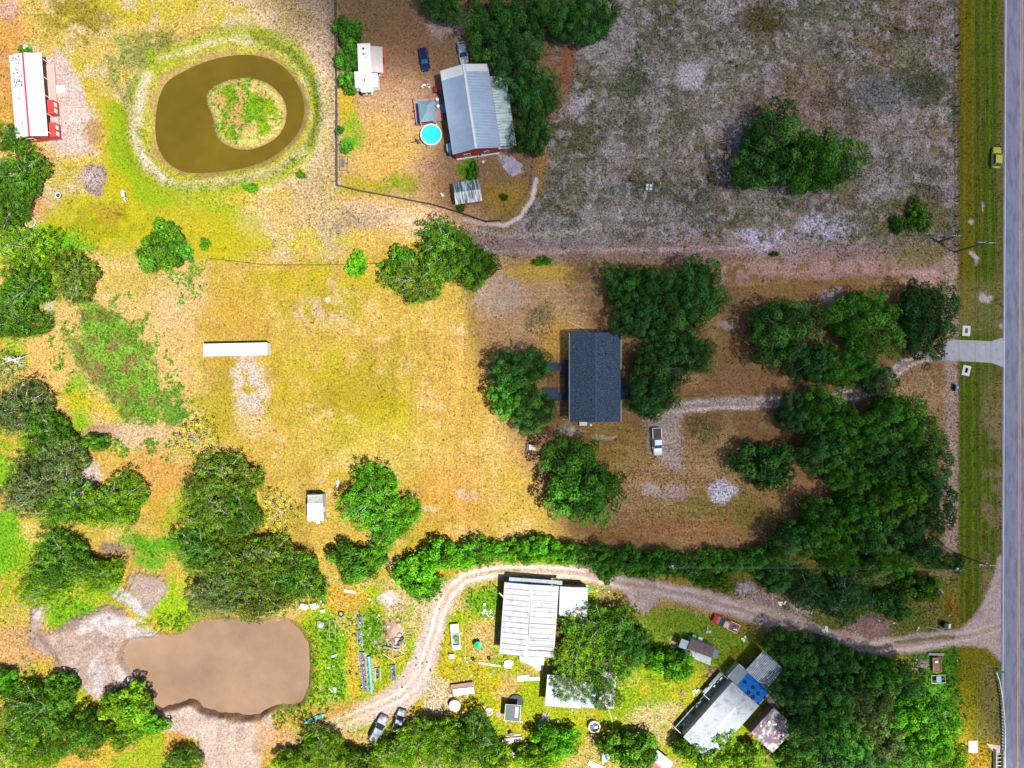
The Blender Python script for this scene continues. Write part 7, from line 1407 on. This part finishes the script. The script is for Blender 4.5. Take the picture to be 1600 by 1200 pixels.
dots = np.maximum.reduce([mk_poly([(165, 455), (200, 450), (240, 500), (262, 560), (290, 600), (310, 650), (290, 660), (255, 590), (220, 540), (180, 500)], 8) * clump(401, 11, .50), mk_poly([(260, 410), (330, 410), (325, 450), (300, 480), (275, 460)], 8) * clump(403, 11, .50),
    mk_poly([(80, 490), (120, 500), (110, 560), (120, 620), (85, 600), (75, 540)], 8) * clump(405, 9, .56), mk_poly([(170, 685), (275, 690), (270, 715), (175, 715)], 6) * clump(407, 11, .54), mk_poly([(265, 640), (315, 640), (320, 670), (275, 670)], 4) * clump(409, 8, .5), inn * clump(411, 10, .55) * .8,
    sstep(40, 30, pw) * sstep(22, 28, pw) * clump(413, 12, .66)])
scatter('vines', 'bright green vines and leafy weed clumps on the sandy ground', 30000, np.clip(vm * .22 + dots * .55, 0, 1), gcol((.078, .235, .012)), .32, .32, 5, 9, box=(60, 500, 60, 720))
shore = np.maximum.reduce([mk_line([(487, 985), (497, 1040), (492, 1085), (460, 1095)], 9, 5), mk_line([(515, 980), (522, 1030), (526, 1085)], 15, 5), mk_line([(430, 1128), (470, 1112), (505, 1100)], 14, 6), mk_line([(250, 975), (280, 972), (300, 962)], 12, 8), mk_line([(560, 975), (590, 970), (592, 1020)], 16, 6), mk_poly([(990, 1000), (1070, 1000), (1080, 1060), (1010, 1060)], 10) * .5, mk_poly([(725, 915), (785, 910), (785, 950), (730, 960)], 8) * .7,
    mk_poly([(1450, 1030), (1500, 1040), (1505, 1110), (1480, 1150), (1445, 1090)], 8) * .8, mk_line([(60, 395), (140, 385)], 14, 6) * .7, mk_line([(200, 848), (240, 860), (275, 852)], 12, 8) * .7, mk_poly([(30, 930), (140, 925), (150, 960), (60, 970)], 10) * .6]) * okm
scatter('tall_grass', 'rank green grass on the pond bank, beds and lawn edges', 30000, shore, gcol((.10, .24, .012)), .42, .5, 4, 10)
fw = mk_line([(1495, -40), (1495, 405)], 3.2, 2, warp=.1)
scatter('fence_weeds', 'dark weeds grown into the verge fence', 5000, np.maximum(fw, mk_line([(1487, 370), (1500, 372)], 5, 3)), gcol((.03, .05, .02)), .3, .9, 5, 12)
brush = MB()
for (x, y, rr, n, lb) in ((145, 278, 2.4, 120, 'heap of grey-brown cut brush in the pasture'), (1364, 978, 3.6, 200, 'wide heap of pinkish dead brush beside the lane')):
    mb = MB()
    for k in range(n):
        a = rng.uniform(0, 6.28); q = rr * rng.rand() ** .6; h = .7 * (1 - (q / rr) ** 2) + .05; th_ = rng.uniform(0, 3.14); l_ = rng.uniform(.3, .8); c_ = Vector((q * math.cos(a), q * math.sin(a) * .8, h)); d_ = Vector((math.cos(th_) * l_, math.sin(th_) * l_, rng.uniform(-.1, .15))); mb.tube([c_ - d_, c_ + d_], .03, 3)
    p = W(x, y); tag(mb.build('brush_pile', mat('brush%d' % x, (.42, .34, .32) if x < 500 else (.45, .30, .33), .9, mottle=.3), None, (p.x, p.y, 0)), lb, 'brush pile')

r_ = np.random.RandomState(77); lit = [MB(), MB(), MB()]
zones = ((560, 1000, 50, 50), (640, 960, 60, 30), (760, 980, 40, 50), (800, 1150, 60, 30), (860, 1140, 40, 40), (1000, 1130, 60, 40), (560, 935, 50, 20), (1240, 950, 50, 26), (1400, 960, 70, 40), (1200, 1110, 30, 30), (930, 925, 30, 10), (700, 1120, 50, 40), (1440, 1030, 50, 8), (600, 1140, 40, 20), (1080, 1000, 50, 20), (720, 1040, 40, 20), (640, 1040, 30, 30))
for k in range(420):
    a, b, rx, ry = zones[r_.randint(len(zones))]; x, y = a + r_.normal() * rx * .6, b + r_.normal() * ry * .6
    if not (480 < x < 1560 and y < 1198) or (865 > x > 780 and 905 < y < 1030): continue
    p = W(x, y); lit[r_.randint(3)].box((p.x, p.y, gz(x, y) + .1), (r_.uniform(.12, .55), r_.uniform(.1, .3), r_.uniform(.05, .25)), r_.uniform(0, 180), r_.uniform(-15, 15))
big = MB()
for i_, (mb_, m_) in enumerate(zip(lit, (PLASW, DARKM, WOODG))):
    tag(mb_.build('scattered_litter', m_), ('tiny white litter strewn over the junk yard', 'tiny dark litter strewn over the junk yard', 'tiny wooden scraps strewn over the junk yard')[i_], 'litter', kind='stuff')
